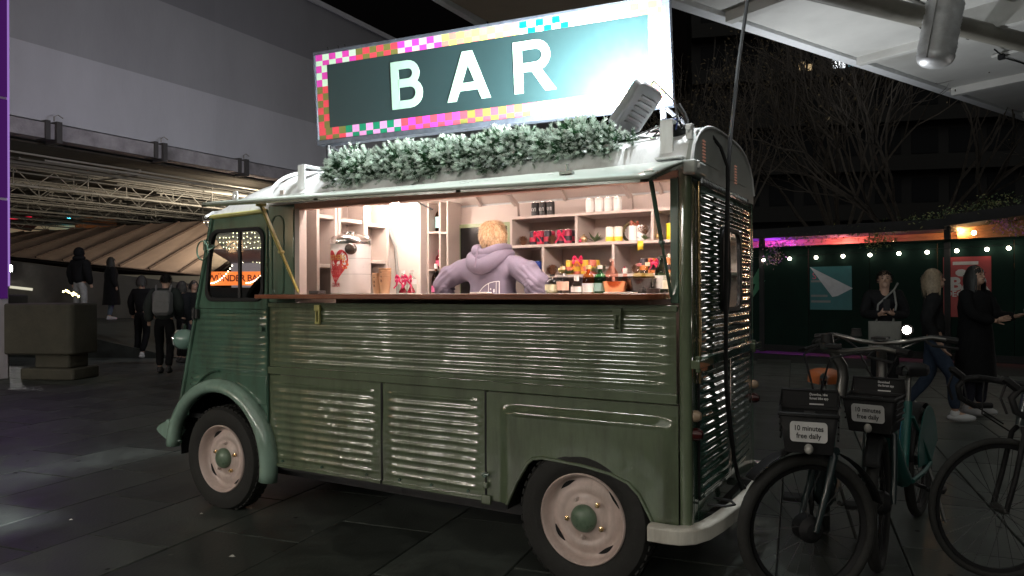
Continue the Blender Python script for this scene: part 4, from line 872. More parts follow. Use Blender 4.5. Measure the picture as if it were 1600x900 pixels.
# ================================================================== GROUND
def hidden_from(p): pass
PAVE = mat("paving_stone", (.052, .060, .054), .46, var=.5, scale=3.4, bump=.0016, bscale=55, rand=.34, rvar=.26, spec=.35, dirt=((.020, .022, .020), .57))
GRND = mat("ground_dark", (.018, .019, .018), .7, var=.3, scale=3, coord='Object')
gnd = MB().grid(lambda u, v: (-160+320*u, -120+300*v, -.045), 4, 4).build("ground", GRND); tag(gnd, kind="structure")
pav = bpy.data.objects.new("paving", None); C.objects.link(pav); tag(pav, kind="structure")
du = V((-.148, .989)); dv = V((.989, .148)); SLW, SLL = .622, .955
sv = []
for k in range(6):
    r = random.Random(k); b = MB(); a, c = SLW/2-.004, SLL/2-.004; e = .004; z = r.uniform(-.0015, .0015); tz = [z+r.uniform(-.0012, .0012) for _ in range(4)]
    cr4 = [(-a, -c), (a, -c), (a, c), (-a, c)]
    b.add([(x, y, -.04) for x, y in cr4]+[(x, y, tz[i]-e) for i, (x, y) in enumerate(cr4)]+[(x-math.copysign(e, x), y-math.copysign(e, y), tz[i]) for i, (x, y) in enumerate(cr4)], [(8, 9, 10, 11)]+[(r0+i, r0+(i+1) % 4, r0+4+(i+1) % 4, r0+4+i) for r0 in (0, 4) for i in range(4)])
    sv.append(b.mesh("slab", PAVE, 0))
def seen(p, m=.12):
    q = V(p)-CAM; z = q.dot(fw)
    if z < .3: return None
    X_ = q.dot(r2)/z; Y_ = q.dot(u2)/z
    return z if abs(X_) < .7055+.7/z+.03 and -.397-.6/z-.03 < Y_ < .5 else None
cand = []
for i in range(-60, 40):
    off = ((i*37) % 11)/11*SLL*.9
    for j in range(-14, 46):
        c2 = dv*(i*SLW)+du*(j*SLL+off)+V((-3.144, -.596)); p = V((c2.x, c2.y, 0)); z = seen(p)
        if z is None or z > 30: continue
        if c2.y > 11.3-.2*c2.x and c2.x > -3: continue
        cand.append((z, p))
cand.sort(key=lambda t: t[0]); rz_ = math.atan2(-dv.y, dv.x); rs = random.Random(11); ANG = math.atan2(dv.y, dv.x)
far_ = MB()
for k, (z, p) in enumerate(cand):
    if k < 300: inst("slab", sv[rs.randrange(6)], pav, p, (0, 0, ANG))
    else:
        a, c = SLW/2-.005, SLL/2-.005; cs4 = [p.to_2d()+dv*x+du*y for x, y in ((-a, -c), (a, -c), (a, c), (-a, c))]; h = rs.uniform(-.001, .001)
        far_.add([(q.x, q.y, h) for q in cs4]+[(q.x, q.y, -.03) for q in cs4], [(0, 1, 2, 3), (0, 1, 5, 4), (1, 2, 6, 5), (2, 3, 7, 6), (3, 0, 4, 7)])
fo = far_.build("far_slabs", PAVE, pav, ang=0); tag(fo, kind="stuff")
for k, (x, y, s_) in enumerate(((-1.77, -.55, .016), (-3.15, -.62, .012), (-2.55, -.15, .01), (-3.6, 1.2, .014))):
    b = MB(); b.add([(-s_, -s_*.5, .004), (s_, -s_*.6, .007), (s_*.9, s_*.5, .004), (-s_*.8, s_*.6, .009)], [(0, 1, 2, 3)]); o = b.build("paper_scrap", mat("scrap_white", (.55, .55, .52), .7), loc=(x, y, .0), ang=0)
    o.modifiers.new("s", 'SOLIDIFY').thickness = .001
    tag(o, "scrap of white paper on the paving " + ("in front of the van", "left of the front wheel", "beside the front tyre", "ahead of the front bumper")[k], "litter", "paper scraps on the paving")

gs = MB(); rg = random.Random(31)
for k in range(420):
    z_, p = cand[min(len(cand)-1, int(rg.random()**1.3*420))]; x, y = p.x+rg.uniform(-.4, .4), p.y+rg.uniform(-.4, .4); r = rg.uniform(.007, .017); a0 = rg.random()*6; gs.mi = 0 if rg.random() < .7 else 1
    q = [(x+r*rg.uniform(.75, 1.2)*math.cos(a0+2*PI*i/7), y+r*rg.uniform(.75, 1.2)*math.sin(a0+2*PI*i/7)) for i in range(7)]; gs.add([(u, v, .0035) for u, v in q]+[(x, y, .005)], [(i, (i+1) % 7, 7) for i in range(7)])
tag(gs.build("gum_spots", [mat("gum_dark", (.012, .012, .012), .7), mat("gum_pale", (.13, .13, .125), .7)], pav, ang=0), kind="stuff")

# ================================================================== ELEVATED CONCRETE BLOCK ON THE LEFT
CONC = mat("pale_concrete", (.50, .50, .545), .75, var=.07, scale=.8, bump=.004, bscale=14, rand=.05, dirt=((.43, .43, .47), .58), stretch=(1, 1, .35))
BEAMC = mat("edge_beam_concrete", (.33, .31, .33), .8, var=.3, scale=2.5, bump=.004, bscale=25, rand=.12, dirt=((.10, .09, .09), .55))
STEEL = mat("scaffold_steel", (.25, .235, .20), .7, metal=.0, var=.35, scale=14, rand=.35)
CONCR = [CONC]+[mat("pale_concrete_row%d" % i, c, .75, var=.07, scale=.8, bump=.004, bscale=14, rand=.04, dirt=(tuple(x*.84 for x in c), .60), stretch=(1, 1, .35)) for i, c in ((1, (.36, .36, .39)), (2, (.24, .24, .265)))]  # rows painted darker going up to imitate the light falling off
WX = -15.6; wdir = V((-.036, .9993, 0)); wn = V((.9993, .036, 0))
blk = thing("elevated_building", "pale grey concrete building raised high on the left above the scaffold soffit", "building", (-18, 12, 0), world=True)
def wp(s, z, d=0): p = V((WX, 4.91, z))+wdir*s+wn*d; return p
WMX = M(((wdir.x, wn.x, 0, WX), (wdir.y, wn.y, 0, 4.91), (0, 0, 1, 0), (0, 0, 0, 1)))
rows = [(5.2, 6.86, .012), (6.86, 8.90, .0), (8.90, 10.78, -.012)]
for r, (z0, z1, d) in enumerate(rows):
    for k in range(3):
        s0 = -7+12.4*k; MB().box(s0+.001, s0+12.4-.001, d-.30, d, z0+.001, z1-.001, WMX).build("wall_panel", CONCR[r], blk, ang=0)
MB().box(-7, 30.2, -1.2, -.35, 4.9, 10.6, WMX).build("wall_core", CONC, blk, ang=0)
MB().box(-7, 30.2, -1.2, .05, 10.78, 10.95, WMX).build("roof_coping", CONC, blk)
for k in range(5): MB().box(6.2*k+2-.05, 6.2*k+2+.05, .02, .09, 10.72, 10.84, WMX).build("coping_bracket", DARK, blk)
k = 0
for i in range(14):
    s0 = -7+2.66*i; MB().box(s0+.02, s0+2.64, -.25, .16, 4.80, 5.14, WMX).build("edge_beam", BEAMC, blk, ang=0)
    b = MB(); b.box(s0-.06, s0+.06, -.2, .24, 4.72, 5.20, WMX); b.box(s0-.28, s0-.18, -.2, .21, 4.78, 5.20, WMX); b.build("beam_post", mat("post_dark", (.07, .065, .065), .8), blk)
    b = MB(); b.tube([wp(s0-.1, 5.2, .2), wp(s0-.1, 5.3, .2), wp(s0-.0, 5.36, .18), wp(s0+.1, 5.3, .2)], .012, 4); b.build("wire_loop", STEEL, blk)
# scaffold soffit beneath it
scf = thing("scaffold_soffit", "dense horizontal steel scaffold ceiling under the raised building", "scaffolding", (-24, 14, 0), world=True)
unit = MB(); unit.tube([(0, 0, -.5), (0, 0, .5)], 1, 6); UT = unit.mesh("scaffold_tube", STEEL, 60)
def stube(p, q, r=.024):
    p, q = V(p), V(q); d = q-p; o = inst("scaffold_tube", UT, scf, (p+q)/2-V(scf["_w"]), d.to_track_quat('Z', 'Y').to_euler(), (r, r, d.length)); return o
rs = random.Random(21); nt_ = 0
for i in range(58):          # tubes along the building
    d = -.15-i*.30-rs.uniform(0, .2); z = 4.60-.006*i+rs.choice((0, -.06, -.12, -.24)); s0 = rs.uniform(-8, 6); stube(wp(s0, z, d), wp(s0+rs.uniform(8, 22), z+rs.uniform(-.03, .03), d), rs.choice((.022, .026, .03)))
for i in range(150):         # tubes and boards across
    s = -6+i*.20+rs.uniform(-.06, .06); z = 4.56+rs.choice((0, .05, -.10, -.16)); d0 = rs.uniform(-.1, -9); stube(wp(s, z, d0), wp(s+rs.uniform(-.3, .3), z+rs.uniform(-.05, .05), d0-rs.uniform(2, 9)), rs.choice((.020, .024, .05)))
for i in range(70):
    s = rs.uniform(-5, 24); d = rs.uniform(-.3, -12); z = 4.45; stube(wp(s, z+.2, d), wp(s, z-rs.uniform(.15, .5), d), .022)
def girder(d, z, s0, s1):
    b = MB(); h = .42; st = .5; b.tube([wp(s0, z, d), wp(s1, z, d)], .028, 5); b.tube([wp(s0, z-h, d), wp(s1, z-h, d)], .028, 5); n = int((s1-s0)/st)
    for k in range(n):
        a = s0+k*st; up_ = k % 2; b.tube([wp(a, z-h*(1-up_), d), wp(a+st, z-h*up_, d)], .014, 4)
        if k % 3 == 0: b.tube([wp(a, z, d), wp(a, z-h, d)], .014, 4)
    b.build("lattice_girder", STEEL, scf)
for d, z in ((-2.6, 4.50), (-4.2, 4.45), (-6.2, 4.50), (-7.5, 4.40), (-9.5, 4.5), (-12, 4.35), (-14.5, 4.4)): girder(d, z, -6, 24)
MB().box(-8, 30, -22, -.3, 4.72, 4.76, WMX).build("soffit_decking", mat("soffit_boards", (.045, .038, .028), .85, var=.5, scale=2, stretch=(6, .5, 1)), scf)
# sloping brown roof beyond
BRN = mat("brown_roof_panel", (.46, .33, .25), .7, var=.14, scale=1.2, bump=.003, bscale=12, rand=.14, dirt=((.20, .14, .10), .62))
slo = thing("sloping_roof", "long sloping brown panelled roof under the raised building, behind the people", "roof", (-22, 11, 0), world=True)
A0, A1, B0, B1 = V((-28.29, 10.69, 3.54)), V((-16.71, 14.05, 3.86)), V((-28.39, 8.01, 2.96)), V((-16.66, 10.80, 1.83))
for k in range(11):
    t0, t1 = k/11, (k+1)/11; g_ = .001
    a, b_, c, d = A0.lerp(A1, t0+g_*.6), A0.lerp(A1, t1-g_*.6), B0.lerp(B1, t1-g_), B0.lerp(B1, t0+g_); n_ = V((0, 0, .03))
    mb = MB(); mb.add([a, b_, c, d, a+n_, b_+n_, c+n_, d+n_], [(0, 1, 2, 3), (4, 5, 6, 7), (0, 1, 5, 4), (1, 2, 6, 5), (2, 3, 7, 6), (3, 0, 4, 7)]); mb.build("roof_panel", BRN, slo, ang=0)
    e_ = (b_-c).cross(A1-A0).normalized(); e_ = e_ if e_.z > 0 else -e_; mb = MB(); mb.tube([b_+n_+e_*.02, c+n_+e_*.02], .045, 4); mb.build("seam_batten", mat("batten_dark", (.06, .035, .022), .8), slo, ang=0)
mb = MB(); q = V((0, 0, -.08)); mb.add([A0+q, A1+q, B1+q, B0+q, A0+V((0, 0, -4)), A1+V((0, 0, -4.4))], [(0, 1, 2, 3), (0, 1, 5, 4)]); mb.build("roof_underlay", mat("underlay_dark", (.03, .02, .015), .9), slo, ang=0)
# ramp wall with lamp
RAMPC = mat("ramp_concrete", (.085, .078, .068), .8, var=.25, scale=1.5, bump=.004, bscale=20, dirt=((.04, .037, .033), .55))
rw = thing("ramp_wall", "dark sloping concrete parapet wall of the ramp on the left", "wall", (-17, 7, 0), world=True)
P0, P1, P2 = V((-22.09, 6.59, 2.49)), V((-16.64, 10.15, 1.60)), V((-14.56, 11.55, 1.29))
mb = MB(); ax = (P2-P0).to_2d().normalized(); nn = V((ax.y, -ax.x, 0))*.12
for a, b_ in ((P0, P1), (P1, P2)):
    mb.add([V((a.x, a.y, 0)), V((b_.x, b_.y, 0)), b_, a, V((a.x, a.y, 0))-nn*2, V((b_.x, b_.y, 0))-nn*2, b_-nn*2, a-nn*2], [(0, 1, 2, 3), (4, 5, 6, 7), (2, 3, 7, 6), (0, 3, 7, 4), (1, 2, 6, 5)])
mb.build("wall_body", RAMPC, rw, ang=0)
lp0 = P0.lerp(P2, .165)+nn*1.3
def onwall(px_t, z): p = P0.lerp(P2, px_t)+nn*1.05; return V((p.x, p.y, z))
lm = thing("wall_lamp", "bright white bulkhead lamp on the dark ramp wall", "lamp", onwall(.175, 2.06), world=True)
c = onwall(.175, 2.06); tx = V((ax.x, ax.y, 0)); LMX = frame(c, tx, (0, 0, 1))
MB().prism(rrect(-.17, .17, -.11, .11, .05), lambda u, v, w: LMX @ V((u, v, w)), 0, .05).build("lamp_housing", DARK, lm, bevel=.01)
MB().prism(rrect(-.15, .15, -.09, .09, .05), lambda u, v, w: LMX @ V((u, v, w)), .045, .075).build("lamp_diffuser", emi("bulkhead_glow", (1, .98, .92), 40), lm, bevel=.01)
c = onwall(.215, 1.51); LMX = frame(c, tx-V((0, 0, .12)), (0, 0, 1))
tag(MB().box(-.30, .30, -.035, .035, 0, .03, LMX).build("step_light", emi("step_glow", (.9, .85, .65), .55)), "long pale light strip low on the ramp wall below the lamp", "light")
# low pale wall and planter lights
pw = MB(); a, b_ = V((-19.81, 9.79, 0)), V((-16.62, 10.70, 0)); t_ = (b_-a).normalized(); n2 = V((t_.y, -t_.x, 0))*.12
pw.add([a, b_, b_+V((0, 0, 1.83)), a+V((0, 0, 1.92)), a+n2, b_+n2, b_+n2+V((0, 0, 1.83)), a+n2+V((0, 0, 1.92))], [(0, 1, 2, 3), (4, 5, 6, 7), (2, 3, 7, 6), (0, 3, 7, 4), (1, 2, 6, 5)])
tag(pw.build("low_wall", mat("cream_render", (.42, .38, .28), .7, var=.1, scale=3), ang=0), "low cream rendered wall below the brown sloping roof", "wall")
# raised terrace behind the front wall
tr = MB(); tr.add([(-23, 3.0, .66), (-15.0, 5.3, .66), (-15.9, 10.6, .66), (-24, 9.5, .66), (-12.2, 6.6, 0), (-13.2, 11.2, 0), (-23, 3.0, -.04), (-24, 9.5, -.04), (-15.0, 5.3, -.04), (-15.9, 10.6, -.04)], [(0, 1, 2, 3), (1, 4, 5, 2), (0, 1, 8, 6), (1, 4, 8), (2, 5, 9), (2, 3, 7, 9)])
tag(tr.build("ramp_terrace", PAVE, ang=0), kind="structure")
# front wall with rounded end block
fw_ = thing("stone_parapet", "low dark concrete parapet wall ending in a rounded block, left of the van", "wall", (-11, 3.3, 0), world=True)
e = V((-10.45, 3.64, 0)); wdx = V((-.93, -.36, 0)).normalized(); wdy = V((-wdx.y, wdx.x, 0))
FMX2 = M(((wdx.x, wdy.x, 0, e.x), (wdx.y, wdy.y, 0, e.y), (0, 0, 1, 0), (0, 0, 0, 1)))
BLKC = mat("parapet_stone", (.068, .064, .048), .72, var=.25, scale=3, bump=.005, bscale=22, dirt=((.06, .055, .042), .58))
b = MB(); b.prism(rrect(0, 1.3, -.32, .32, .10, 5), lambda u, v, w: FMX2 @ V((u, v, w)), .40, 1.22); b.build("end_block", BLKC, fw_, bevel=.03)
b = MB(); b.prism(rrect(.12, .75, -.22, .22, .04, 3), lambda u, v, w: FMX2 @ V((u, v, w)), .18, .40); b.build("support_block", BLKC, fw_, bevel=.02)
b = MB(); b.prism(rrect(-.02, .95, -.30, .30, .05, 3), lambda u, v, w: FMX2 @ V((u, v, w)), 0, .18); b.build("foot_block", BLKC, fw_, bevel=.02)
b = MB(); b.box(1.3, 5, -.28, .28, .40, 1.36, FMX2); b.build("wall_length", mat("parapet_dark", (.055, .052, .042), .8, var=.25, scale=2), fw_, bevel=.03)
b = MB(); b.box(1.6, 5, -.2, .2, 0, .40, FMX2); b.build("wall_footing", BLKC, fw_)
# planter lights
fx_ = thing("planter_lights", "small cluster of warm fairy lights behind the parapet block", "fairy lights", (-13.2, 4.9, 1.2))
for k in range(9): inst("light_bulb", None, fx_) if False else MB().sph((0, 0, 0), .022, 6, 4).build("light_bulb", emi("fairy_yellow", (1, .85, .35), 9), fx_, loc=(-.22+.055*k, .02*(k % 3), .21-.012*k+.03*(k % 2)))
MB().tube([(-.24, 0, .22), (0, 0, .16), (.26, 0, .10)], .012, 4).build("light_wire", BLACK, fx_)
# glimpsed kiosk beyond the slope
kk = thing("kiosk", "far dark kiosk with red neon strip and pale awning beyond the sloping roof", "kiosk", (-30, 10.5, 0), world=True)
kd = V((.867, .498, 0)).normalized(); KMX = M(((kd.x, kd.y, 0, -32.9), (kd.y, -kd.x, 0, 12.7), (0, 0, 1, 0), (0, 0, 0, 1)))
MB().box(-3, 6, -.6, -.5, 0, 4.75, KMX).build("kiosk_wall", mat("kiosk_dark", (.04, .05, .05), .7), kk)
MB().box(.45, 1.5, -.0, .03, 4.50, 4.60, KMX).build("neon_strip", emi("neon_red", (1, .02, .06), 1.1), kk)
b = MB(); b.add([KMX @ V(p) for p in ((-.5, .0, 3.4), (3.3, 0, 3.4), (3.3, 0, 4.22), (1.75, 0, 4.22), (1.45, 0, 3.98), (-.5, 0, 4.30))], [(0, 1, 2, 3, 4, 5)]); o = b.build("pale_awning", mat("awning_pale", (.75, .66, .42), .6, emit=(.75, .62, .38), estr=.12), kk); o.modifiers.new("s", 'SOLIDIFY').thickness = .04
MB().sph(KMX @ V((3.1, .05, 4.55)), .07, 10, 8).build("teal_lamp", emi("teal_glow", (.1, .8, 1), 6), kk)
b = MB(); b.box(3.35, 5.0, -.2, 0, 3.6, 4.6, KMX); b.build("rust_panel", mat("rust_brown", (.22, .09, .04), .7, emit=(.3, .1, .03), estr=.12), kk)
# purple lit column
pc = thing("purple_column", "tall column glowing purple at the left edge", "column", (-11.62, 2.75, 0), world=True)
PURC = mat("column_white", (.55, .52, .58), .5, var=.05)
MB().box(-12.15, -11.45, 2.45, 2.98, 0, 9.5).build("column_shaft", PURC, pc, bevel=.02)
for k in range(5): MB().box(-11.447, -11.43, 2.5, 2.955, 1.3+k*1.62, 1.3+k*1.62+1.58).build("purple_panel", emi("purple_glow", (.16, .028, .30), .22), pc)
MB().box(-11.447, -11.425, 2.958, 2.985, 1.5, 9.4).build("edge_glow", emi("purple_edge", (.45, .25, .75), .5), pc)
pl = bpy.data.objects.new("purple_wash", bpy.data.lights.new("purple_wash", 'POINT')); C.objects.link(pl); pl.data.color = (.55, .2, 1); pl.data.energy = 10; pl.data.shadow_soft_size = .2; pl.location = (-12.3, 3.6, 3.4); pl.parent = pc; pl.matrix_parent_inverse = M.Translation(-V(pc["_w"]))

# ================================================================== MARKET STALL SEEN THROUGH THE CAB
st = thing("market_stall", "market stall with orange WUNDERBAR sign and fairy light canopy seen through cab windows", "stall", (-15.2, 10.6, 0), world=True)
sx = V((.866, .50, 0)); SMX = M(((sx.x, sx.y, 0, -15.08), (sx.y, -sx.x, 0, 10.45), (0, 0, 1, 0), (0, 0, 0, 1)))   # local y towards the camera
MB().box(-.76, .95, -.05, 0, 1.56, 1.94, SMX).build("sign_board", mat("sign_orange", (.85, .22, .05), .5, emit=(1, .20, .04), estr=.85), st)
o = text_mesh("WÜNDER BAR", .25, frame(SMX @ V((-.08, .006, 1.75)), sx, (0, 0, 1)), mat("sign_dark_red", (.25, .03, .02), .5), "sign_lettering", st, ext=.002, bold=.004, space=.92)
MB().lathe([(0, .004), (.15, .004), (.15, 0)], 24, frame(SMX @ V((.75, .006, 1.75)), sx, (0, 0, 1))).build("round_badge", mat("badge_white", (.85, .82, .75), .5, emit=(1, .9, .75), estr=.7), st)
MB().box(-1.3, 1.3, -.3, -.08, 0, 1.5, SMX).build("stall_counter", BLACK, st)
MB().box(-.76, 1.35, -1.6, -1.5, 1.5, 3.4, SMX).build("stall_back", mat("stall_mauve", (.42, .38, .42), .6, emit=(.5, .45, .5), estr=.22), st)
b = MB(); b.add([SMX @ V(p) for p in ((-.70, .2, 2.55), (1.15, .2, 2.55), (1.35, -1.5, 2.25), (-.75, -1.5, 2.25))], [(0, 1, 2, 3)]); b.add([SMX @ V(p) for p in ((-.70, .6, 3.3), (1.15, .6, 3.3), (1.35, -1.5, 2.3), (-.75, -1.5, 2.3))], [(0, 1, 2, 3)])
cn = b.build("canopy", mat("canopy_mauve", (.42, .40, .44), .6), st, ang=0); cn.modifiers.new("s", 'SOLIDIFY').thickness = .02
fb = MB(); rb = random.Random(4)
for i in range(9):
    for j in range(19):
        x = -.66+1.76*j/18; t = i/8; fb.sph(SMX @ V((x+rb.uniform(-.02, .02), .62-2.0*t, 3.26-1.0*t+rb.uniform(-.03, .03))), .011, 5, 3)
tag(fb.build("fairy_lights", emi("fairy_warm", (1, .86, .5), 10), st, ang=0), kind="stuff")
for sgn, x0 in ((0, -.75), (1, .25)):
    fs2 = MB()
    for k in range(12): fs2.sph(SMX @ V((x0+k*.055, .05, 1.62+.004*k*k)), .02, 6, 4)
    fs2.build("bulb_string", emi("fairy_pink", (1, .75, .6), 8), st)
MB().sph(SMX @ V((.85, .1, 1.42)), .03, 8, 6).build("counter_lamp", emi("fairy_pink", (1, .75, .6), 8), st)

# ================================================================== FOOTBRIDGE ABOVE RIGHT
SOF = mat("bridge_white_paint", (.52, .52, .50), .55, var=.10, scale=.9, bump=.003, bscale=30, dirt=((.30, .29, .26), .62), rand=.06)
SOFD = mat("bridge_joint_dark", (.07, .07, .065), .7)
br = thing("footbridge", "white steel footbridge passing overhead at the upper right", "bridge", (4, 16, 0), world=True)
E0, E1 = V((-2.07, 8.41, 6.0)), V((3.69, 20.95, 6.0)); ed = (E1-E0).normalized(); en = V((ed.y, -ed.x, 0))      # en points right, under the deck
BMX = M(((ed.x, en.x, 0, E0.x), (ed.y, en.y, 0, E0.y), (0, 0, 1, 0), (0, 0, 0, 1)))
MB().box(-7, 26, -.10, .12, 5.98, 6.9, BMX).build("edge_girder", mat("girder_edge", (.72, .74, .76), .45, var=.06), br, bevel=.01)  # near end carried on out of view to shade the people at the hoarding
for k in range(8):
    s0 = -7.1+4.1*k; MB().box(s0+.012, s0+4.088, .125, 3.2, 6.05+.02*(k % 2), 6.5, BMX).build("soffit_panel", SOF, br, ang=0, bevel=.006)
MB().box(-7, 26, 3.2, 9, 6.3, 6.6, BMX).build("deck_soffit", SOF, br)
for k in range(9):
    s0 = -1+2.6*k; b = MB(); b.prism([(2.2, 6.05), (3.4, 6.05), (3.4, 5.62), (3.0, 5.62)], lambda u, v, w: BMX @ V((s0+w, u, v)), 0, .16); b.build("deck_bracket", SOF, br)
    b = MB(); b.box(s0+.4, s0+1.9, 1.75, 2.25, 5.99, 6.05, BMX); b.build("soffit_plate", SOF, br, bevel=.01)
    b = MB(); b.tube([BMX @ V((s0-.1, 2.0, 6.0)), BMX @ V((s0+.5, 1.95, 5.96)), BMX @ V((s0+1.4, 2.0, 5.98))], .015, 5); b.box(s0+.3, s0+.4, 1.9, 2.0, 5.9, 6.0, BMX); b.build("cable_tray", BLACK, br)
MB().box(26, 26.2, -.1, 9, 6, 6.8, BMX).build("end_fascia", SOF, br)
for k in range(8):
    s0 = -7.1+4.1*k; MB().box(s0-.09, s0+.09, .125, 3.3, 5.90, 6.10, BMX).build("soffit_rib", SOF, br, bevel=.01); MB().box(s0+.10, s0+.115, .2, 3.2, 6.035, 6.06, BMX).build("joint_strip", SOFD, br)
    MB().box(s0+2.0, s0+2.12, 3.2, 8.8, 6.05, 6.32, BMX).build("cross_beam", SOF, br, bevel=.01)
for d0 in (3.2, 5.0, 7.0): MB().box(-7, 26, d0, d0+.12, 5.95, 6.32, BMX).build("long_beam", SOF, br, bevel=.01)
# landing slab seen behind the sign
ls = MB(); ls.prism([(-5.40, -2.5), (-5.14, 7.62), (-2.2, 8.30), (-1.5, 7.5), (-1.9, -2.5)], lambda u, v, w: (u, v, w), 6.02, 6.5); ls.build("landing_slab", mat("landing_beige", (.42, .36, .28), .7, var=.1, scale=1), br, ang=0)
ls = MB(); ls.box(-5.36, -5.24, -2.5, 7.62, 5.98, 6.55); ls.build("landing_edge", mat("girder_edge", (.72, .74, .76), .45, var=.06), br)
# pipe and foil duct
pp = thing("drain_pipe", "thick grey pipe slung under the bridge at the top right", "pipe", (2, 10, 5.5), world=True)
a, b_ = V((-.9, 6.6, 5.66)), V((6.9, 17.6, 5.45)); MB().tube([a, b_], .155, 18).build("pipe_run", mat("pipe_grey", (.22, .21, .18), .45, var=.2, scale=3, bump=.003, bscale=8), pp)
for t in (.30, .305, .62):
    c = a.lerp(b_, t); d = (b_-a).normalized(); MB().tube([c-d*.03, c+d*.03], .175, 18).build("pipe_clamp", DARK, pp)
MB().tube([a.lerp(b_, .30)+V((0, 0, .17)), a.lerp(b_, .30)+V((0, 0, .45))], .02, 6).build("pipe_hanger", DARK, pp)
dc = thing("foil_duct", "silver foil wrapped duct capsule hanging below the pipe", "duct", (1.58, 9.6, 4.6), world=True)
dt, db = V((1.66, 9.68, 5.72)), V((1.50, 9.57, 4.74)); b = MB(); prof = [.26, .27, .275, .27, .26, .22, .13, .02]; pts = [dt.lerp(db, t) for t in (0, .25, .5, .72, .85, .93, .985, 1.0)]
N = 26; mb = MB(); mb.tube([dt.lerp(db, i/N*.86) for i in range(N+1)], [.262+.006*((i % 2)*2-1)+.004*math.sin(i) for i in range(N+1)], 20); mb.tube([dt.lerp(db, t) for t in (.86, .92, .96, .985, 1)], [.262, .235, .19, .12, .02], 20)
mb.build("duct_body", mat("foil_silver", (.66, .67, .68), .5, metal=.7, var=.15, scale=6, bump=.004, bscale=25), dc, ang=50)
MB().tube([dt.lerp(db, t)+V((-.10, -.262, 0)) for t in (0, .3, .6, .9)], .012, 5).build("foil_seam", CHROME, dc)
# hanging cable
cb = thing("power_cable", "long black cable hanging from the bridge down the back of the van", "cable", (.56, .5, .3), world=True)
MB().tube([(.30, 3.2, 6.0), (.45, 2.0, 4.4), (.52, 1.19, 3.07), (.52, .95, 2.64), (.565, .55, 2.13), (.575, .47, 2.0), (.575, .43, 1.69), (.578, .39, 1.32), (.572, .41, .95), (.575, .56, .55), (.58, .62, .45), (.60, .80, .30)], .011, 6).build("cable_strand", BLACK, cb)
MB().tube([(.10, .42, 2.20), (.30, .38, 2.195), (.50, .36, 2.17), (.55, .42, 2.09), (.575, .45, 2.0), (.575, .455, 1.7), (.58, .46, 1.45), (.572, .41, 1.2), (.575, .39, .95), (.573, .48, .7), (.575, .60, .5), (.59, .75, .28)], .009, 6).build("cable_strand", BLACK, cb)

# ================================================================== RIGHT BACKGROUND: hoarding, bulbs, bar roof, trees, tower
HB = mat("hoarding_green", (.005, .016, .012), .85, spec=.12, var=.25, scale=1.5, rand=.2)
H0_, H1_ = V((-3.2, 14.05, 0)), V((5.2, 12.2, 0)); hd = (H1_-H0_).normalized(); hn = V((hd.y, -hd.x, 0))    # towards the street
HMX = M(((hd.x, hn.x, 0, H0_.x), (hd.y, hn.y, 0, H0_.y), (0, 0, 1, 0), (0, 0, 0, 1)))
hoa = thing("hoarding", "dark green timber hoarding with painted bolts along the bar terrace", "hoarding", (1, 13, 0), world=True)
for k in range(7): MB().box(k*1.22+.005, k*1.22+1.215, -.04, 0, .02, 2.26, HMX).build("hoarding_panel", HB, hoa, ang=0)
MB().box(0, 8.6, -.06, .05, 2.26, 2.32, HMX).build("top_rail", HB, hoa)
MB().box(0, 8.6, 0, .02, .02, .16, HMX).build("kick_board", BLACK, hoa)
BOLT = [(.10, .62), (-.30, -.02), (-.06, .02), (-.26, -.62), (.32, .14), (.07, .10)]
for u, z in ((1.30, 1.50), (6.65, 1.75)):
    MB().prism([(u+p*.62, z+q*.62) for p, q in BOLT], lambda a, c, w: HMX @ V((a, w, c)), .0, .004).build("painted_bolt", mat("bolt_green", (.03, .14, .07), .6), hoa, ang=0)
def ray_u(px):      # distance along the hoarding hit by an image column (plan view only)
    d = fw*1134.2+rt*(px-800); t = (hn.dot(H0_-CAM))/hn.dot(V((d.x, d.y, 0))); p = CAM+V((d.x, d.y, 0))*t; return (p-H0_).dot(hd)
u0, u1 = ray_u(1266), ray_u(1331)
ps = thing("corner_poster", "teal poster on hoarding with its white corner peeled over", "poster", HMX @ V(((u0+u1)/2, 0, 1.5)), world=True)
MB().box(u0, u1, .002, .008, .95, 1.86, HMX).build("poster_sheet", mat("poster_teal", (.02, .12, .13), .5), ps)
MB().prism([(u0, 1.86), (u1+.02, 1.40), (u1-.28, 1.24), (u0+.46, 1.22)], lambda a, c, w: HMX @ V((a, w, c)), .012, .016).build("peeled_corner", mat("paper_grey", (.42, .43, .46), .6), ps, ang=0)
text_mesh("S", .20, frame(HMX @ V((u0+.09, .010, 1.66)), hd, (0, 0, 1)), mat("poster_pink", (.55, .10, .16), .5), "poster_lettering", ps)
for z, wd in ((1.53, .3), (1.22, .34), (1.10, .40)): MB().box(u0+.02, u0+.02+wd, .009, .011, z, z+.045, HMX).build("poster_line", mat("poster_grey", (.16, .17, .17), .5), ps)
u0, u1 = ray_u(1474), ray_u(1549)
rp_ = thing("red_poster", "red poster with white BAR lettering on the hoarding behind the women", "poster", HMX @ V(((u0+u1)/2, 0, 1.4)), world=True)
MB().box(u0, u1, .002, .008, .85, 1.98, HMX).build("poster_sheet", mat("poster_red", (.30, .025, .025), .5), rp_)
PW = mat("poster_white", (.42, .40, .38), .5)
text_mesh("BAR", .34, frame(HMX @ V((u0+.42, .010, 1.46)), hd, (0, 0, 1)), PW, "poster_lettering", rp_, bold=.012); text_mesh("DECEMBER", .15, frame(HMX @ V((u0+.40, .010, 1.28)), hd, (0, 0, 1)), PW, "poster_lettering", rp_, bold=.004)
MB().box(u0+.16, u1-.2, .009, .011, 1.83, 1.89, HMX).build("poster_line", PW, rp_)
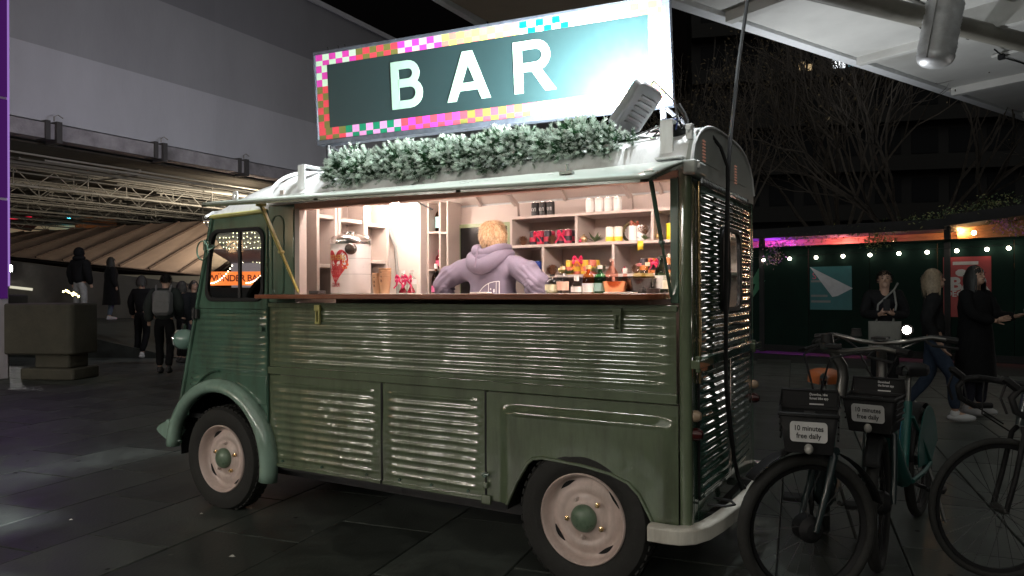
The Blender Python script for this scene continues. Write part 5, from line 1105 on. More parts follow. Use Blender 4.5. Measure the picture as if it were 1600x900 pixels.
MB().prism([(u0+.30+.10*math.cos(a), 1.68+.07*math.sin(a)) for a in [2*PI*i/9 for i in range(9)]], lambda a, c, w: HMX @ V((a, w, c)), .009, .012).build("poster_splash", PW, rp_, ang=0)
# bulb string
bl = thing("bulb_string", "string of white festoon bulbs looped along the hoarding top", "string lights", HMX @ V((2, .1, 2)), world=True)
BG = emi("festoon_glow", (1, .90, .72), 16)
pts = []
for k, px in enumerate((1150, 1196, 1237, 1278, 1320, 1362, 1407, 1451, 1497, 1544, 1578, 1625)):
    u = ray_u(px); z = 2.03+.008*k; p = HMX @ V((u, .10, z)); pts.append(p+V((0, 0, .06)))
    b = MB(); b.sph(p, .036, 12, 8); b.build("bulb", BG, bl); MB().cyl(p+V((0, 0, .03)), p+V((0, 0, .065)), .016, n=8).build("bulb_holder", BLACK, bl)
MB().tube(pts, .006, 5).build("bulb_cable", BLACK, bl)
# open bar behind hoarding
bar = thing("terrace_bar", "low timber terrace bar with glowing pink and amber back wall above the hoarding", "bar", HMX @ V((4, -1, 0)), world=True)
TIM = mat("timber_warm", (.30, .15, .07), .6, var=.3, scale=3, stretch=(.4, 6, 6))
for k in range(9): MB().box(-.6, 5.0, -1.42, -1.38, 1.75+.09*k, 1.835+.09*k, HMX).build("back_slat", TIM, bar, ang=0)
for k in range(9):
    b = MB(); b.add([HMX @ V(p) for p in ((5.0, -1.1+.0, 1.75+.11*k), (9.6, -.9, 1.85+.11*k), (9.6, -.9, 1.955+.11*k), (5.0, -1.1, 1.855+.11*k), (5.0, -1.14, 1.75+.11*k), (9.6, -.94, 1.85+.11*k), (9.6, -.94, 1.955+.11*k), (5.0, -1.14, 1.855+.11*k))], [(0, 1, 2, 3), (4, 5, 6, 7), (0, 1, 5, 4), (2, 3, 7, 6)]); b.build("back_slat", TIM, bar, ang=0)
RFD = mat("felt_roof", (.015, .015, .016), .9, var=.3)
for a_, b2_ in (((-.6, 2.58), (5.05, 2.56)), ((5.05, 2.62), (9.7, 3.05))):
    b = MB(); b.add([HMX @ V(p) for p in ((a_[0], .25, a_[1]-.06), (b2_[0], .25, b2_[1]-.06), (b2_[0], .25, b2_[1]+.14), (a_[0], .25, a_[1]+.14), (a_[0], -2.2, a_[1]+.0), (b2_[0], -2.2, b2_[1]+.0), (b2_[0], -2.2, b2_[1]+.2), (a_[0], -2.2, a_[1]+.2))], [(0, 1, 2, 3), (4, 5, 6, 7), (0, 1, 5, 4), (3, 2, 6, 7), (0, 3, 7, 4), (1, 2, 6, 5)]); b.build("bar_roof", RFD, bar, ang=0)
for u in (1.42, 5.05, 9.2): MB().box(u-.05, u+.05, -.05, .05, 0, 2.7, HMX).build("roof_post", RFD, bar)
for nm, px, off, col, e, z in (("pink", 1290, -.5, (1, .22, .26), 44, 2.3), ("purple", 1178, -.5, (.45, .05, 1), 60, 2.3), ("amber", 1480, -.5, (1, .50, .18), 48, 2.55), ("amber", 1570, -.4, (1, .55, .2), 36, 2.75)):
    u = ray_u(px); p = HMX @ V((u, off-.5, z)); l_ = bpy.data.objects.new("bar_lamp", bpy.data.lights.new("bar_lamp", 'POINT')); C.objects.link(l_); l_.data.color = col; l_.data.energy = e; l_.data.shadow_soft_size = .05; l_.location = p; l_.parent = bar; l_.matrix_parent_inverse = M.Translation(-V(bar["_w"]))
for px, off, z in ((1185, -.3, 2.27), (1240, -.3, 2.27), (1303, -.3, 2.28), (1390, -.3, 2.31), (1517, -.3, 2.44)):
    p = HMX @ V((ray_u(px), off, z)); MB().sph(p, .04, 10, 8).build("bar_bulb", emi("bar_bulb_glow", (1, .80, .50), 30), bar)
# hanging flowers and ivy on the bar
def leafmass(name, label, pts, cols, size, n, seed, kind="stuff", thg=None):
    r = random.Random(seed); b = MB()
    for k in range(n):
        p = V(pts[r.randrange(len(pts))])+V((r.gauss(0, .10), r.gauss(0, .06), r.gauss(0, .075))); d = V((r.uniform(-1, 1), r.uniform(-1, 1), r.uniform(-1, 1))).normalized()*size*r.uniform(.6, 1.3); s_ = d.orthogonal().normalized()*d.length*.45
        b.mi = r.randrange(len(cols)); b.add([p-d, p+s_, p+d, p-s_], [(0, 1, 2, 3)])
    o = b.build(name, cols, thg, ang=0); tag(o, label, kind=kind); return o
WIS = mat("wisteria_lilac", (.35, .16, .45), .6, var=.3); WISP = mat("wisteria_pink", (.55, .30, .35), .6, var=.3); IVY = mat("ivy_green", (.07, .11, .04), .6, var=.4)
leafmass("flower_garland", None, [HMX @ V((ray_u(px), -.25, 2.20+.12*math.sin(px))) for px in range(1166, 1235, 6)], [WIS, WIS, WISP], .03, 700, 1, thg=bar)
leafmass("flower_garland", None, [HMX @ V((ray_u(px), .1, z)) for px, z in ((1212, 2.2), (1214, 2.1), (1211, 2.3), (1213, 2.0))], [WISP, IVY, WIS], .03, 160, 2, thg=bar)
leafmass("ivy_fringe", None, [HMX @ V((ray_u(px), .15, 2.52 if px < 1350 else 2.46+.0022*(px-1350))) for px in range(1230, 1590, 5)], [IVY, IVY, mat("ivy_lit", (.20, .20, .07), .6)], .028, 1300, 3, thg=bar)
leafmass("ivy_fringe", None, [HMX @ V((ray_u(px), .0, 2.33)) for px in range(1358, 1392, 4)], [IVY, mat("ivy_lit", (.20, .20, .07), .6)], .03, 320, 4, thg=bar)
leafmass("flower_garland", None, [HMX @ V((ray_u(px), .05, z)) for px, z in ((1556, 2.75), (1562, 2.65), (1568, 2.55), (1576, 2.62), (1584, 2.5), (1590, 2.45))], [WIS, WISP, mat("ivy_lit", (.20, .20, .07), .6)], .03, 420, 5, thg=bar)
# bare winter trees
BARK = mat("tree_bark", (.055, .046, .038), .85, var=.4, scale=10, bump=.004, bscale=30); LEAFD = mat("dry_leaf", (.10, .075, .04), .7, var=.4)
def tree(loc, h, seed, label, spread=1.0, leafn=700, levels=5, group="bare trees behind the bar"):
    r = random.Random(seed); t = thing("bare_tree", label, "tree", loc, 0, group); tb = MB(); bb = MB(); tips = []
    def grow(p, d, l_, rad, lev):
        n = 4; pts = [p]; q = p; dd = d
        for i in range(n):
            dd = (dd+V((r.gauss(0, .10), r.gauss(0, .10), r.gauss(.05, .07)))).normalized(); q = q+dd*l_/n; pts.append(q)
        (tb if lev == 0 else bb).tube(pts, [rad*(1-.10*i) for i in range(n+1)], 7 if lev == 0 else (5 if lev < 2 else 3), caps=lev < 2)
        if lev >= levels: tips.append(q); return
        k = r.choice((7, 8)) if lev == 0 else r.choice((2, 3, 3))
        for j in range(k):
            a = r.uniform(0, 2*PI); tilt = r.uniform(.25, .75)*spread*(1.1 if lev == 0 else .8); o1 = dd.orthogonal().normalized(); o1 = M.Rotation(a, 3, dd) @ o1
            nd = (dd*math.cos(tilt)+o1*math.sin(tilt)).normalized(); grow(pts[-1] if (lev == 0 or j < 2) else pts[2+r.randrange(2)], nd, l_*(1.05 if lev == 0 else r.uniform(.62, .85)), max(.0055, rad*.62), lev+1)
    grow(V((0, 0, 0)), V((r.uniform(-.05, .05), 0, 1)), h*.24, h*.0125, 0)
    tb.build("trunk", BARK, t); bo_ = bb.build("branches", BARK, t, ang=60)
    lf = MB()
    for k in range(leafn):
        p = tips[r.randrange(len(tips))]+V((r.gauss(0, .25), r.gauss(0, .25), r.gauss(0, .22))); d = V((r.uniform(-1, 1), r.uniform(-1, 1), r.uniform(-1, .3))).normalized()*r.uniform(.03, .06); s_ = d.orthogonal().normalized()*d.length*.5
        lf.add([p-d, p+s_, p+d, p-s_], [(0, 1, 2, 3)])
    lo = lf.build("crown_leaves", LEAFD, t, ang=0); tag(lo, kind="stuff"); return t
tree((.9, 20.0, 0), 9.5, 2, "tall bare tree fanning out behind the amber end of the bar", 1.05, 700, 6); tree((-3.2, 19.0, 0), 8.0, 5, "bare leafy tree rising behind the van's rear and purple flowers", 1.1, 1100, 6)
tree((5.2, 20.5, 0), 8.5, 8, "dark bare tree at the right edge under the bridge", 1.1); tree((-1.2, 24, 0), 10.5, 9, "far bare tree whose twigs cross the lit windows", .95, 700)
# dark tower behind
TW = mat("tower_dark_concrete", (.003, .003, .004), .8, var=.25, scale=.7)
tw = thing("tower_block", "dark concrete tower with balcony bands and a few lit windows behind the trees", "building", (-2, 48, 0), world=True)
tdx = V((.95, .312, 0)); TMX = M(((tdx.x, tdx.y, 0, -12), (tdx.y, -tdx.x, 0, 44), (0, 0, 1, 0), (0, 0, 0, 1)))
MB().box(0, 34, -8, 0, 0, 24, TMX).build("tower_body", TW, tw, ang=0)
def uT(px): d = fw*1134.2+rt*(px-800); tn = V((tdx.y, -tdx.x, 0)); o_ = V((-12, 44, 0)); t = tn.dot(o_-CAM)/tn.dot(V((d.x, d.y, 0))); p = CAM+V((d.x, d.y, 0))*t; return (p-o_).dot(tdx), (p-CAM).dot(fw)
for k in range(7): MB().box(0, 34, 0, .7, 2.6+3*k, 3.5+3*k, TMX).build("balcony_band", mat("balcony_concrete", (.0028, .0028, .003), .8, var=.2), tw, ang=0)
wins = MB()
for k in range(7):
    for j in range(16):
        if (j, k) in LITS if False else False: pass
        wv = MB(); wv.box(.6+2.1*j, 2.1+2.1*j, .005, .04, 3.7+3*k, 5.2+3*k, TMX); wv.build("window", mat("dark_pane", (.006, .007, .009), .6, spec=.1), tw, ang=0)
for px, py, wd, hg, m in ((1308, 103, .75, .85, emi("win_white", (.9, .95, 1), 1.6)), (1331, 100, .55, .85, emi("win_cyan", (.25, .65, .8), .9)), (1252, 110, .4, .5, emi("win_amber", (.9, .65, .35), .45)), (1264, 112, .25, .4, emi("win_amber", (.9, .65, .35), .45)), (1392, 124, .5, .3, emi("win_amber", (.9, .65, .35), .45))):
    u, dd_ = uT(px); z = 1.404+(452-py)/1134.2*dd_; MB().box(u-wd/2, u+wd/2, .72, .76, z-hg/2, z+hg/2, TMX).build("lit_window", m, tw)
# ================================================================== BICYCLES
TEAL = mat("bike_teal", (.010, .085, .075), .42, var=.15); TEALD = mat("bike_dark", (.012, .022, .024), .35, var=.2, coat=.3); STEELB = mat("brushed_alloy", (.16, .16, .155), .38, metal=.9, var=.15)
PLATE = mat("label_white", (.52, .52, .52), .5, var=.03); PRINT = mat("label_print", (.015, .015, .015), .5); TAN = mat("saddle_tan", (.34, .10, .03), .45, var=.2); BLUEP = mat("blue_stripe", (.03, .22, .36), .35)
def bwheel(parent, loc, r, tw, rz=0, hub=.03, spokes=24, rimc=DARK):
    w_ = bpy.data.objects.new("wheel", None); C.objects.link(w_); w_.parent = parent; w_.location = loc; w_.rotation_euler = (0, 0, rz)
    mx = M.Rotation(PI/2, 4, 'X'); t = MB(); N = 40
    t.lathe([(r-tw+tw*math.cos(a), tw*math.sin(a)) for a in [2*PI*i/10 for i in range(11)]], N, mx, caps=False); t.build("tyre", RUBBER, w_, ang=60)
    b = MB(); b.lathe([(r-2*tw, -tw*.6), (r-2*tw-.018, -.006), (r-2*tw-.018, .006), (r-2*tw, tw*.6), (r-2*tw, -tw*.6)], N, mx, caps=False); b.build("rim", rimc, w_)
    b = MB(); b.lathe([(.0, -.06), (hub*.6, -.055), (hub, -.03), (hub, .03), (hub*.6, .055), (0, .06)], 16, mx); b.build("hub", STEELB if hub < .05 else BLACK, w_)
    b = MB()
    for k in range(spokes):
        a = 2*PI*k/spokes; s_ = (-1)**k*.028; a2 = a+(.3 if k % 4 < 2 else -.3); b.tube([(hub*math.cos(a2), s_, hub*math.sin(a2)), ((r-2*tw-.01)*math.cos(a), 0, (r-2*tw-.01)*math.sin(a))], .0014, 3)
    o = b.build("spokes", DARK, w_); tag(o, kind="stuff"); return w_
def sub(name, parent, loc=(0, 0, 0), rz=0):
    o = bpy.data.objects.new(name, None); C.objects.link(o); o.parent = parent; o.location = loc; o.rotation_euler = (0, 0, rz); return o
def rotz(pts, c, a):
    q = M.Translation(c) @ M.Rotation(a, 4, 'Z') @ M.Translation(-V(c)); return [q @ V(p) for p in pts]
def hire_bike(label, loc, rz, steer, teal, saddle, txt2, lamp=False, boff=0):
    t = thing("hire_bicycle", label, "bicycle", loc, rz, "hire bicycles parked beside the van")
    bwheel(t, (-.55, 0, .335), .335, .028); piv = V((.47, 0, 0)); S_ = lambda pts: rotz(pts, piv, steer)
    bwheel(t, S_([(.55, 0, .335)])[0], .335, .028, steer, hub=.06, rimc=BLACK)
    b = MB(); b.tube([(.40, 0, .80), (.28, 0, .62), (.08, 0, .42), (-.08, 0, .32)], [.040, .048, .05, .05], 10); b.tube([(.385, 0, .92), (.44, 0, .70)], .034, 10); b.tube([(-.08, 0, .30), (-.23, 0, .74)], .026, 10)
    for s_ in (-1, 1): b.tube([(-.10, s_*.045, .31), (-.35, s_*.065, .32), (-.55, s_*.065, .335)], .014, 6); b.tube([(-.20, s_*.03, .66), (-.55, s_*.065, .345)], .011, 6)
    b.build("frame", TEAL if teal else TEALD, t, ang=60)
    b = MB(); b.tube([(-.16, -.028, .42), (-.235, -.028, .70)], .010, 6); b.build("seat_tube_stripe", BLUEP, t)
    b = MB()
    for s_ in (-1, 1): b.tube(S_([(.45, s_*.02, .70), (.46, s_*.062, .66), (.50, s_*.066, .50), (.55, s_*.066, .335)]), [.02, .018, .016, .013], 8)
    b.tube(S_([(.45, -.065, .685), (.45, .065, .685)]), .02, 8); b.build("fork", TEALD, t, ang=60)
    for cx, a0, a1, rot, nm in ((.55, 40, 165, steer, "front_mudguard"), (-.55, 10, 175, 0, "rear_mudguard")):
        b = MB(); pr = []
        for i in range(15):
            a = math.radians(a0+(a1-a0)*i/14); pr.append((cx+.362*math.cos(a), .335+.362*math.sin(a)))
        vs = [(x, y, z) for x, z in pr for y in (-.036, -.02, .02, .036)]
        if rot: vs = S_(vs)
        b.add(vs, [(i*4+j, i*4+j+1, i*4+5+j, i*4+4+j) for i in range(14) for j in range(3)]); o = b.build(nm, BLACK, t); o.modifiers.new("s", 'SOLIDIFY').thickness = .003
    for s_ in (-1, 1):      # skirt guards over the rear wheel
        b = MB(); ou = arcp(-.55, .335, .345, .345, 20, 168, 14)+[(-.87, .42), (-.62, .30), (-.45, .34), (-.24, .36)]
        b.prism(ou, lambda u, v, w: (u, s_*.05+w*s_, v), 0, .006); b.build("skirt_guard", TEAL, t, ang=20, bevel=.004)
    b = MB(); b.tube(S_([(.385, 0, .92), (.37, 0, 1.0), (.375, 0, 1.05), (.42, 0, 1.12)]), [.026, .025, .025, .022], 10); b.build("stem", STEELB, t, ang=60)
    hb = MB(); hb.tube(S_([(.30, -.32, 1.135), (.34, -.22, 1.15), (.415, -.08, 1.125), (.42, 0, 1.12), (.415, .08, 1.125), (.34, .22, 1.15), (.30, .32, 1.135)]), .0125, 8); h_ = hb.build("handlebar", STEELB, t, ang=60)
    for s_ in (-1, 1):
        MB().tube(S_([(.295, s_*.335, 1.134), (.322, s_*.235, 1.147)]), .018, 8).build("grip", BLACK, h_); MB().tube(S_([(.36, s_*.20, 1.135), (.41, s_*.23, 1.115), (.375, s_*.34, 1.10)]), .008, 6).build("brake_lever", BLACK, h_)
        MB().tube(S_([(.38, s_*.17, 1.13), (.50, s_*.10, 1.10), (.50, s_*.03, .95), (.45, 0, .80)]), .005, 5).build("brake_cable", BLACK, h_)
    b = MB(); b.cyl(S_([(.37, -.12, 1.15)])[0], S_([(.37, -.12, 1.19)])[0], .03, .024, 12); b.build("bell", BLACK, h_)
    b = MB(); b.box(-.05, .05, -.035, .035, 0, .012, M.Translation(S_([(.42, 0, 1.14)])[0])); b.build("phone_holder", BLACK, h_)
    b = MB(); b.tube([(-.23, 0, .72), (-.275, 0, .90)], .0145, 10); b.build("seat_post", STEELB, t)
    sd = MB()
    def sf(u, v):
        x = -.42+.27*u; wd = .085*(1-sm((u-.25)/.6)*.78); a = PI*(v-.5); return (x, wd*math.sin(a)*1.0, .915+.030*math.cos(a)+.012*(u-.5)**2*4-(.03 if abs(v-.5) > .49 else 0))
    sd.grid(sf, 12, 12); sd.add([sf(i/12, v) for i in range(13) for v in (0, 1)], [(2*i, 2*i+1, 2*i+3, 2*i+2) for i in range(12)]); sd.build("saddle", saddle, t, ang=70)
    # basket fixed to the frame
    bk = sub("basket", t, (.06, boff, .04)); bk.scale = (.90, .77, .95); b = MB(); x0, x1 = .50, .74; n = 6
    def sect(z): k = (z-.70)/.21; e = 1-.22*(1-k); return [(x0, -.165*e, z), (x1-.04*(1-k), -.155*e, z), (x1+.0-.03*(1-k), -.13*e, z), (x1+.0-.03*(1-k), .13*e, z), (x1-.04*(1-k), .155*e, z), (x0, .165*e, z)]
    vs = sect(.70)+sect(.76)+sect(.87); b.add(vs, [tuple(range(6))]+[(r*6+i, r*6+(i+1) % 6, (r+1)*6+(i+1) % 6, (r+1)*6+i) for r in range(2) for i in range(6)]); o = b.build("basket_tub", BLACK, bk, ang=30); o.modifiers.new("s", 'SOLIDIFY').thickness = .006
    b = MB(); q = sect(.875); b.tube(q, .010, 6, closed=True); b.tube([(x0, -.16, .875), (x0-.012, -.15, .955), (x0-.012, .15, .955), (x0, .16, .875)], .008, 6); b.build("basket_rim", BLACK, bk)
    MB().box(x0-.014, x0-.008, -.15, .15, .86, .955).build("basket_back", BLACK, bk, bevel=.003)
    for s_ in (-1, 1):
        for z in (.76, .79, .82, .85): MB().tube([(x0+.02, s_*(.158-.04*(.87-z)), z), (x1-.06, s_*(.152-.04*(.87-z)), z)], .006, 5).build("basket_slat", BLACK, bk)
    LMX = frame((x1+.004-.012, 0, .80), (0, 1, 0), (.14, 0, 1))
    MB().prism(rrect(-.095, .095, -.046, .046, .018), lambda u, v, w: LMX @ V((u, v, w)), 0, .003).build("label_plate", PLATE, bk)
    text_mesh("10 minutes", .034, LMX @ M.Translation((0, .017, .004)), PRINT, "label_lettering", bk, ext=.0003, bold=.0006); text_mesh("free daily", .034, LMX @ M.Translation((0, -.018, .004)), PRINT, "label_lettering", bk, ext=.0003, bold=.0006)
    BMXx = frame((x0-.004, 0, .915), (0, 1, 0), (0, 0, 1))
    for i, s_ in enumerate(txt2): text_mesh(s_, .0165, BMXx @ M.Translation((.0, .022-.018*i, .001)), PLATE, "rim_lettering", bk, ext=.0003, align='LEFT', bold=.0004)
    MB().box(-.001, .075, -.026, -.020, .0, .001, BMXx).build("rim_strip", PLATE, bk)
    b = MB(); b.lathe([(.0, .03), (.014, .026), (.022, .012), (.024, 0)], 14, frame((.735, 0, .725), (0, 1, 0), (0, 0, 1))); b.build("front_reflector", mat("reflector_clear", (.35, .34, .32), .15, coat=.5), bk)
    b = MB(); b.box(.46, .52, -.03, .03, .74, .86); b.tube([(.44, 0, .78), (.60, 0, .70)], .014, 6); b.build("basket_bracket", DARK, bk)
    cr = sub("crankset", t, (-.08, 0, .30)); b = MB(); b.lathe([(.02, -.012), (.085, -.008), (.085, .008), (.02, .012)], 24, M.Translation((0, -.06, 0)) @ M.Rotation(PI/2, 4, 'X')); b.build("chain_guard", BLACK, cr)
    for s_, a in ((-1, .3), (1, .3+PI)):
        e = V((.165*math.cos(a), s_*.085, .165*math.sin(a))); MB().tube([(0, s_*.07, 0), e], .012, 6).build("crank_arm", BLACK, cr); MB().box(-.05, .05, -.045, .045, -.012, .012, M.Translation(e+V((0, s_*.06, 0)))).build("pedal", BLACK, cr, bevel=.006)
    b = MB(); b.tube([(-.45, .07, .33), (-.42, .16, .02)], .010, 6); b.build("kickstand", STEELB, t)
    b = MB(); b.lathe([(0, .012), (.022, .008), (.026, 0)], 12, frame((-.90, 0, .50), (0, 1, 0), (0, 0, 1)) @ M.Rotation(PI, 4, 'Y')); b.build("rear_lamp", REDL, t)
    if lamp:
        p = S_([(.40, .12, 1.19)])[0]; LX = frame(p, S_([(0, -1, 0)])[0]-S_([(0, 0, 0)])[0], (0, 0, 1)); ll = bpy.data.objects.new("headlamp", None); C.objects.link(ll); ll.parent = h_
        b = MB(); b.lathe([(.016, -.05), (.022, -.03), (.030, .0), (.030, .012)], 16, frame(p, (0, 1, 0), (0, 0, 1))); b.tube([p, p-V((.02, 0, .05))], .008, 6); b.build("lamp_shell", BLACK, ll); MB().lathe([(.0, .018), (.012, .016), (.020, .0125)], 16, frame(p, (0, 1, 0), (0, 0, 1))).build("lamp_lens", emi("bike_lamp", (1, .93, .80), 50), ll)
    return t
def head_(x, y): return math.atan2(y, x)
hire_bike("nearest hire bicycle with tan saddle, its basket facing the viewer beside the bumper", (.955, .85, 0), head_(.11, -.98), math.radians(-57), False, TAN, ("Download the", "forest bike app"), boff=-.055)
hire_bike("teal tailed hire bicycle behind, with black saddle and lit lamp on the bar", (1.275, 1.46, 0), head_(-.155, -.988), math.radians(6), True, BLACK, ("Download", "the forest app"), True)
rb_ = thing("racing_bicycle", "black racing bicycle with drop bars at the right edge", "bicycle", (2.15, 1.31, 0), head_(-.875, -.48))
bwheel(rb_, (.5, 0, .34), .34, .016, 0, .022, 28, BLACK); bwheel(rb_, (-.5, 0, .34), .34, .016, 0, .022, 28, BLACK)
b = MB(); b.tube([(.38, 0, .80), (-.12, 0, .28)], .024, 8); b.tube([(.37, 0, .86), (-.24, 0, .80)], .018, 8); b.tube([(-.12, 0, .28), (-.28, 0, .86)], .018, 8); b.tube([(.36, 0, .92), (.40, 0, .74)], .022, 8)
for s_ in (-1, 1): b.tube([(-.12, s_*.04, .28), (-.5, s_*.06, .34)], .010, 6); b.tube([(-.25, s_*.03, .76), (-.5, s_*.06, .34)], .008, 6)
b.build("frame", TEALD, rb_, ang=60); b = MB()
for s_ in (-1, 1): b.tube([(.40, s_*.02, .73), (.41, s_*.045, .70), (.455, s_*.05, .5), (.5, s_*.05, .34)], .013, 6)
b.build("fork", BLACK, rb_, ang=60); b = MB(); b.tube([(.36, 0, .93), (.46, 0, .945)], .016, 8)
hbb = b.build("stem", BLACK, rb_); b = MB()
for s_ in (-1, 1): b.tube([(.46, 0, .945), (.46, s_*.16, .945), (.475, s_*.20, .945), (.54, s_*.205, .94), (.575, s_*.205, .90), (.56, s_*.21, .84), (.49, s_*.212, .80), (.40, s_*.215, .80)], .0155, 8)
b.build("handlebar", BLACK, rb_, ang=60); b = MB()
for s_ in (-1, 1): b = MB(); b.tube([(.55, s_*.205, .945), (.60, s_*.205, .985), (.615, s_*.205, .99)], [.02, .02, .012], 6); b.tube([(.60, s_*.205, .965), (.625, s_*.205, .90), (.60, s_*.21, .83)], .006, 5); b.build("brake_hood", BLACK, rb_)
b = MB(); b.tube([(-.28, 0, .86), (-.31, 0, .97)], .013, 8); b.build("seat_post", BLACK, rb_); b = MB(); b.sph((-.30, 0, .985), (.13, .06, .025), 12, 8); b.build("saddle", BLACK, rb_)
b = MB(); b.tube([(.57, 0, .95), (.60, .03, .80), (.48, .04, .72)], .004, 5); b.tube([(.57, -.18, .96), (.62, -.05, .85), (.46, -.03, .74)], .004, 5); b.build("brake_cable", BLACK, rb_)
b = MB(); b.tube([(-.12, -.06, .28), (-.02, -.07, .15)], .010, 6); b.lathe([(.09, -.003), (.09, .003)], 20, M.Translation((-.12, -.06, .28)) @ M.Rotation(PI/2, 4, 'X')); b.build("crankset", DARK, rb_)

# ================================================================== PEOPLE
SKIN = mat("skin", (.36, .22, .16), .55, var=.08, scale=20)
def skin_obj(name, vd, ed, m, parent, sub_=2, root="pelvis", wr=0, extra=None):
    """vd: {joint: (pos, radius)}; grows one continuous surface along the edges"""
    bm = bmesh.new(); L = bm.verts.layers.skin.verify(); d = {}
    for k, (p, r) in vd.items():
        v = bm.verts.new(p); v[L].radius = (r, r) if not isinstance(r, tuple) else r; v[L].use_root = (k == root); d[k] = v
    for a, c in ed: bm.edges.new((d[a], d[c]))
    me = bpy.data.meshes.new(name); bm.to_mesh(me); bm.free(); o = bpy.data.objects.new(name, me); C.objects.link(o)
    sk = o.modifiers.new("skin", 'SKIN'); sk.use_smooth_shade = True; sk.branch_smoothing = .6
    ss = o.modifiers.new("sub", 'SUBSURF'); ss.levels = sub_; ss.render_levels = sub_
    dg = bpy.context.evaluated_depsgraph_get(); m2 = bpy.data.meshes.new_from_object(o.evaluated_get(dg)); bpy.data.objects.remove(o)
    m2.materials.clear(); m2.materials.append(m); m2.name = name
    if wr:
        for v in m2.vertices: v.co += v.normal*wr*(NZ.noise(v.co*9)+.6*NZ.noise(v.co*22))
    m2.polygons.foreach_set("use_smooth", [True]*len(m2.polygons))
    o = bpy.data.objects.new(name, m2); C.objects.link(o); o.parent = parent; return o
J0 = dict(pelvis=(0, 0, .95), waist=(0, 0, 1.10), chest=(0, 0, 1.30), neck=(0, .0, 1.48), jaw=(0, -.02, 1.56), crown=(0, -.01, 1.66))
for s_, n in ((-1, "l"), (1, "r")):
    J0.update({n+"sh": (s_*.17, 0, 1.42), n+"el": (s_*.24, .03, 1.14), n+"wr": (s_*.25, -.06, .89), n+"pa": (s_*.25, -.08, .82), n+"hip": (s_*.09, 0, .90), n+"kn": (s_*.10, -.02, .49), n+"an": (s_*.10, .02, .09), n+"to": (s_*.11, -.13, .04)})
def person(label, loc, rz, h, pose={}, top=None, topcol=(.02, .02, .022), legs=(.02, .02, .03), shoe=(.02, .02, .02), hair=(.015, .012, .010), hairlen=0, coat=0, hood=False, skin=SKIN, group="passers by", bulk=1.0, hands=True, hs=1.0):
    k = h/1.75; J = {a: V(p) for a, p in J0.items()}; J.update({a: V(p) for a, p in pose.items()})
    t = thing("person", label, "person", loc, rz, group); t.scale = (k, k, k)
    rad = dict(pelvis=.115, waist=.105, chest=.125, neck=.052, jaw=.070, crown=.072, sh=.062, el=.042, wr=.028, pa=.034, hip=.085, kn=.055, an=.038, to=.032)
    vd = {a: (p, rad.get(a, rad.get(a[1:], .05))) for a, p in J.items()}
    ed = [("pelvis", "waist"), ("waist", "chest"), ("chest", "neck"), ("neck", "jaw"), ("jaw", "crown")]
    for n in "lr":
        ed += [("chest", n+"sh"), (n+"sh", n+"el"), (n+"el", n+"wr"), (n+"wr", n+"pa"), ("pelvis", n+"hip"), (n+"hip", n+"kn"), (n+"kn", n+"an"), (n+"an", n+"to")]
        d = (J[n+"pa"]-J[n+"wr"]).normalized(); s_ = d.cross(V((0, 1, 0)) if abs(d.y) < .8 else V((0, 0, 1))).normalized()
        if hands:
            for f in range(5):
                b0 = J[n+"pa"]+s_*(f-1.5)*.018+d*.02 if f < 4 else J[n+"wr"]+d*.03+s_*(-.035)
                ln = (.06, .07, .068, .055, .05)[f]; dd = (d+V((0, -.35, 0))+(s_*-.8 if f == 4 else V((0, 0, 0)))).normalized(); cu = (dd+V((0, -.6, 0))).normalized()
                for q, pp in enumerate((b0, b0+dd*ln*.55, b0+dd*ln*.55+cu*ln*.5)): vd["%sf%d%d" % (n, f, q)] = (pp, .009-.001*q)
                ed += [(n+"pa" if f < 4 else n+"wr", "%sf%d0" % (n, f)), ("%sf%d0" % (n, f), "%sf%d1" % (n, f)), ("%sf%d1" % (n, f), "%sf%d2" % (n, f))]
    bo = skin_obj("body", vd, ed, skin, t, 2)
    # face on the same mesh: nose, brow, ears, eyes, mouth
    hd_ = (J["jaw"]+J["crown"])/2; up_ = (J["crown"]-J["jaw"]).normalized(); fr = V(pose.get("look", (0, -1, 0))); fr = (fr-up_*fr.dot(up_)).normalized(); sd = up_.cross(fr); FX = M(((sd.x, -fr.x, up_.x, hd_.x), (sd.y, -fr.y, up_.y, hd_.y), (sd.z, -fr.z, up_.z, hd_.z), (0, 0, 0, 1))) @ M.Scale(hs, 4)
    f = MB(); f.sph(FX @ V((0, .01, .02)), (.076, .094, .108), 20, 14, FX.to_3x3()); f.sph(FX @ V((0, -.045, -.055)), (.045, .048, .05), 12, 8, FX.to_3x3())
    f.add([FX @ V(p) for p in ((-.014, -.085, -.022), (.014, -.085, -.022), (0, -.112, -.020), (0, -.085, .025), (0, -.09, -.030))], [(0, 2, 3), (2, 1, 3), (0, 4, 2), (4, 1, 2)])
    for s_ in (-1, 1): f.sph(FX @ V((s_*.077, .01, .0)), (.012, .022, .032), 8, 6, FX.to_3x3())
    f.mi = 1
    for s_ in (-1, 1): f.sph(FX @ V((s_*.030, -.080, .015)), (.012, .010, .007), 8, 6, FX.to_3x3()); f.box(s_*.03-.018, s_*.03+.018, -.093, -.083, .032, .037, FX)
    f.box(-.022, .022, -.098, -.088, -.050, -.045, FX)
    fm = f.mesh("face", [skin, mat("feature_dark", (.05, .025, .02), .5)], 60); bm = bmesh.new(); bm.from_mesh(bo.data); bm.from_mesh(fm); bo.data.materials.append(fm.materials[1]); bm.to_mesh(bo.data); bm.free()
    tm = mat("cloth_%02d%02d%02d" % tuple(int(x*99) for x in topcol), topcol, .9, spec=.12, var=.2, scale=14, bump=.003, bscale=40)
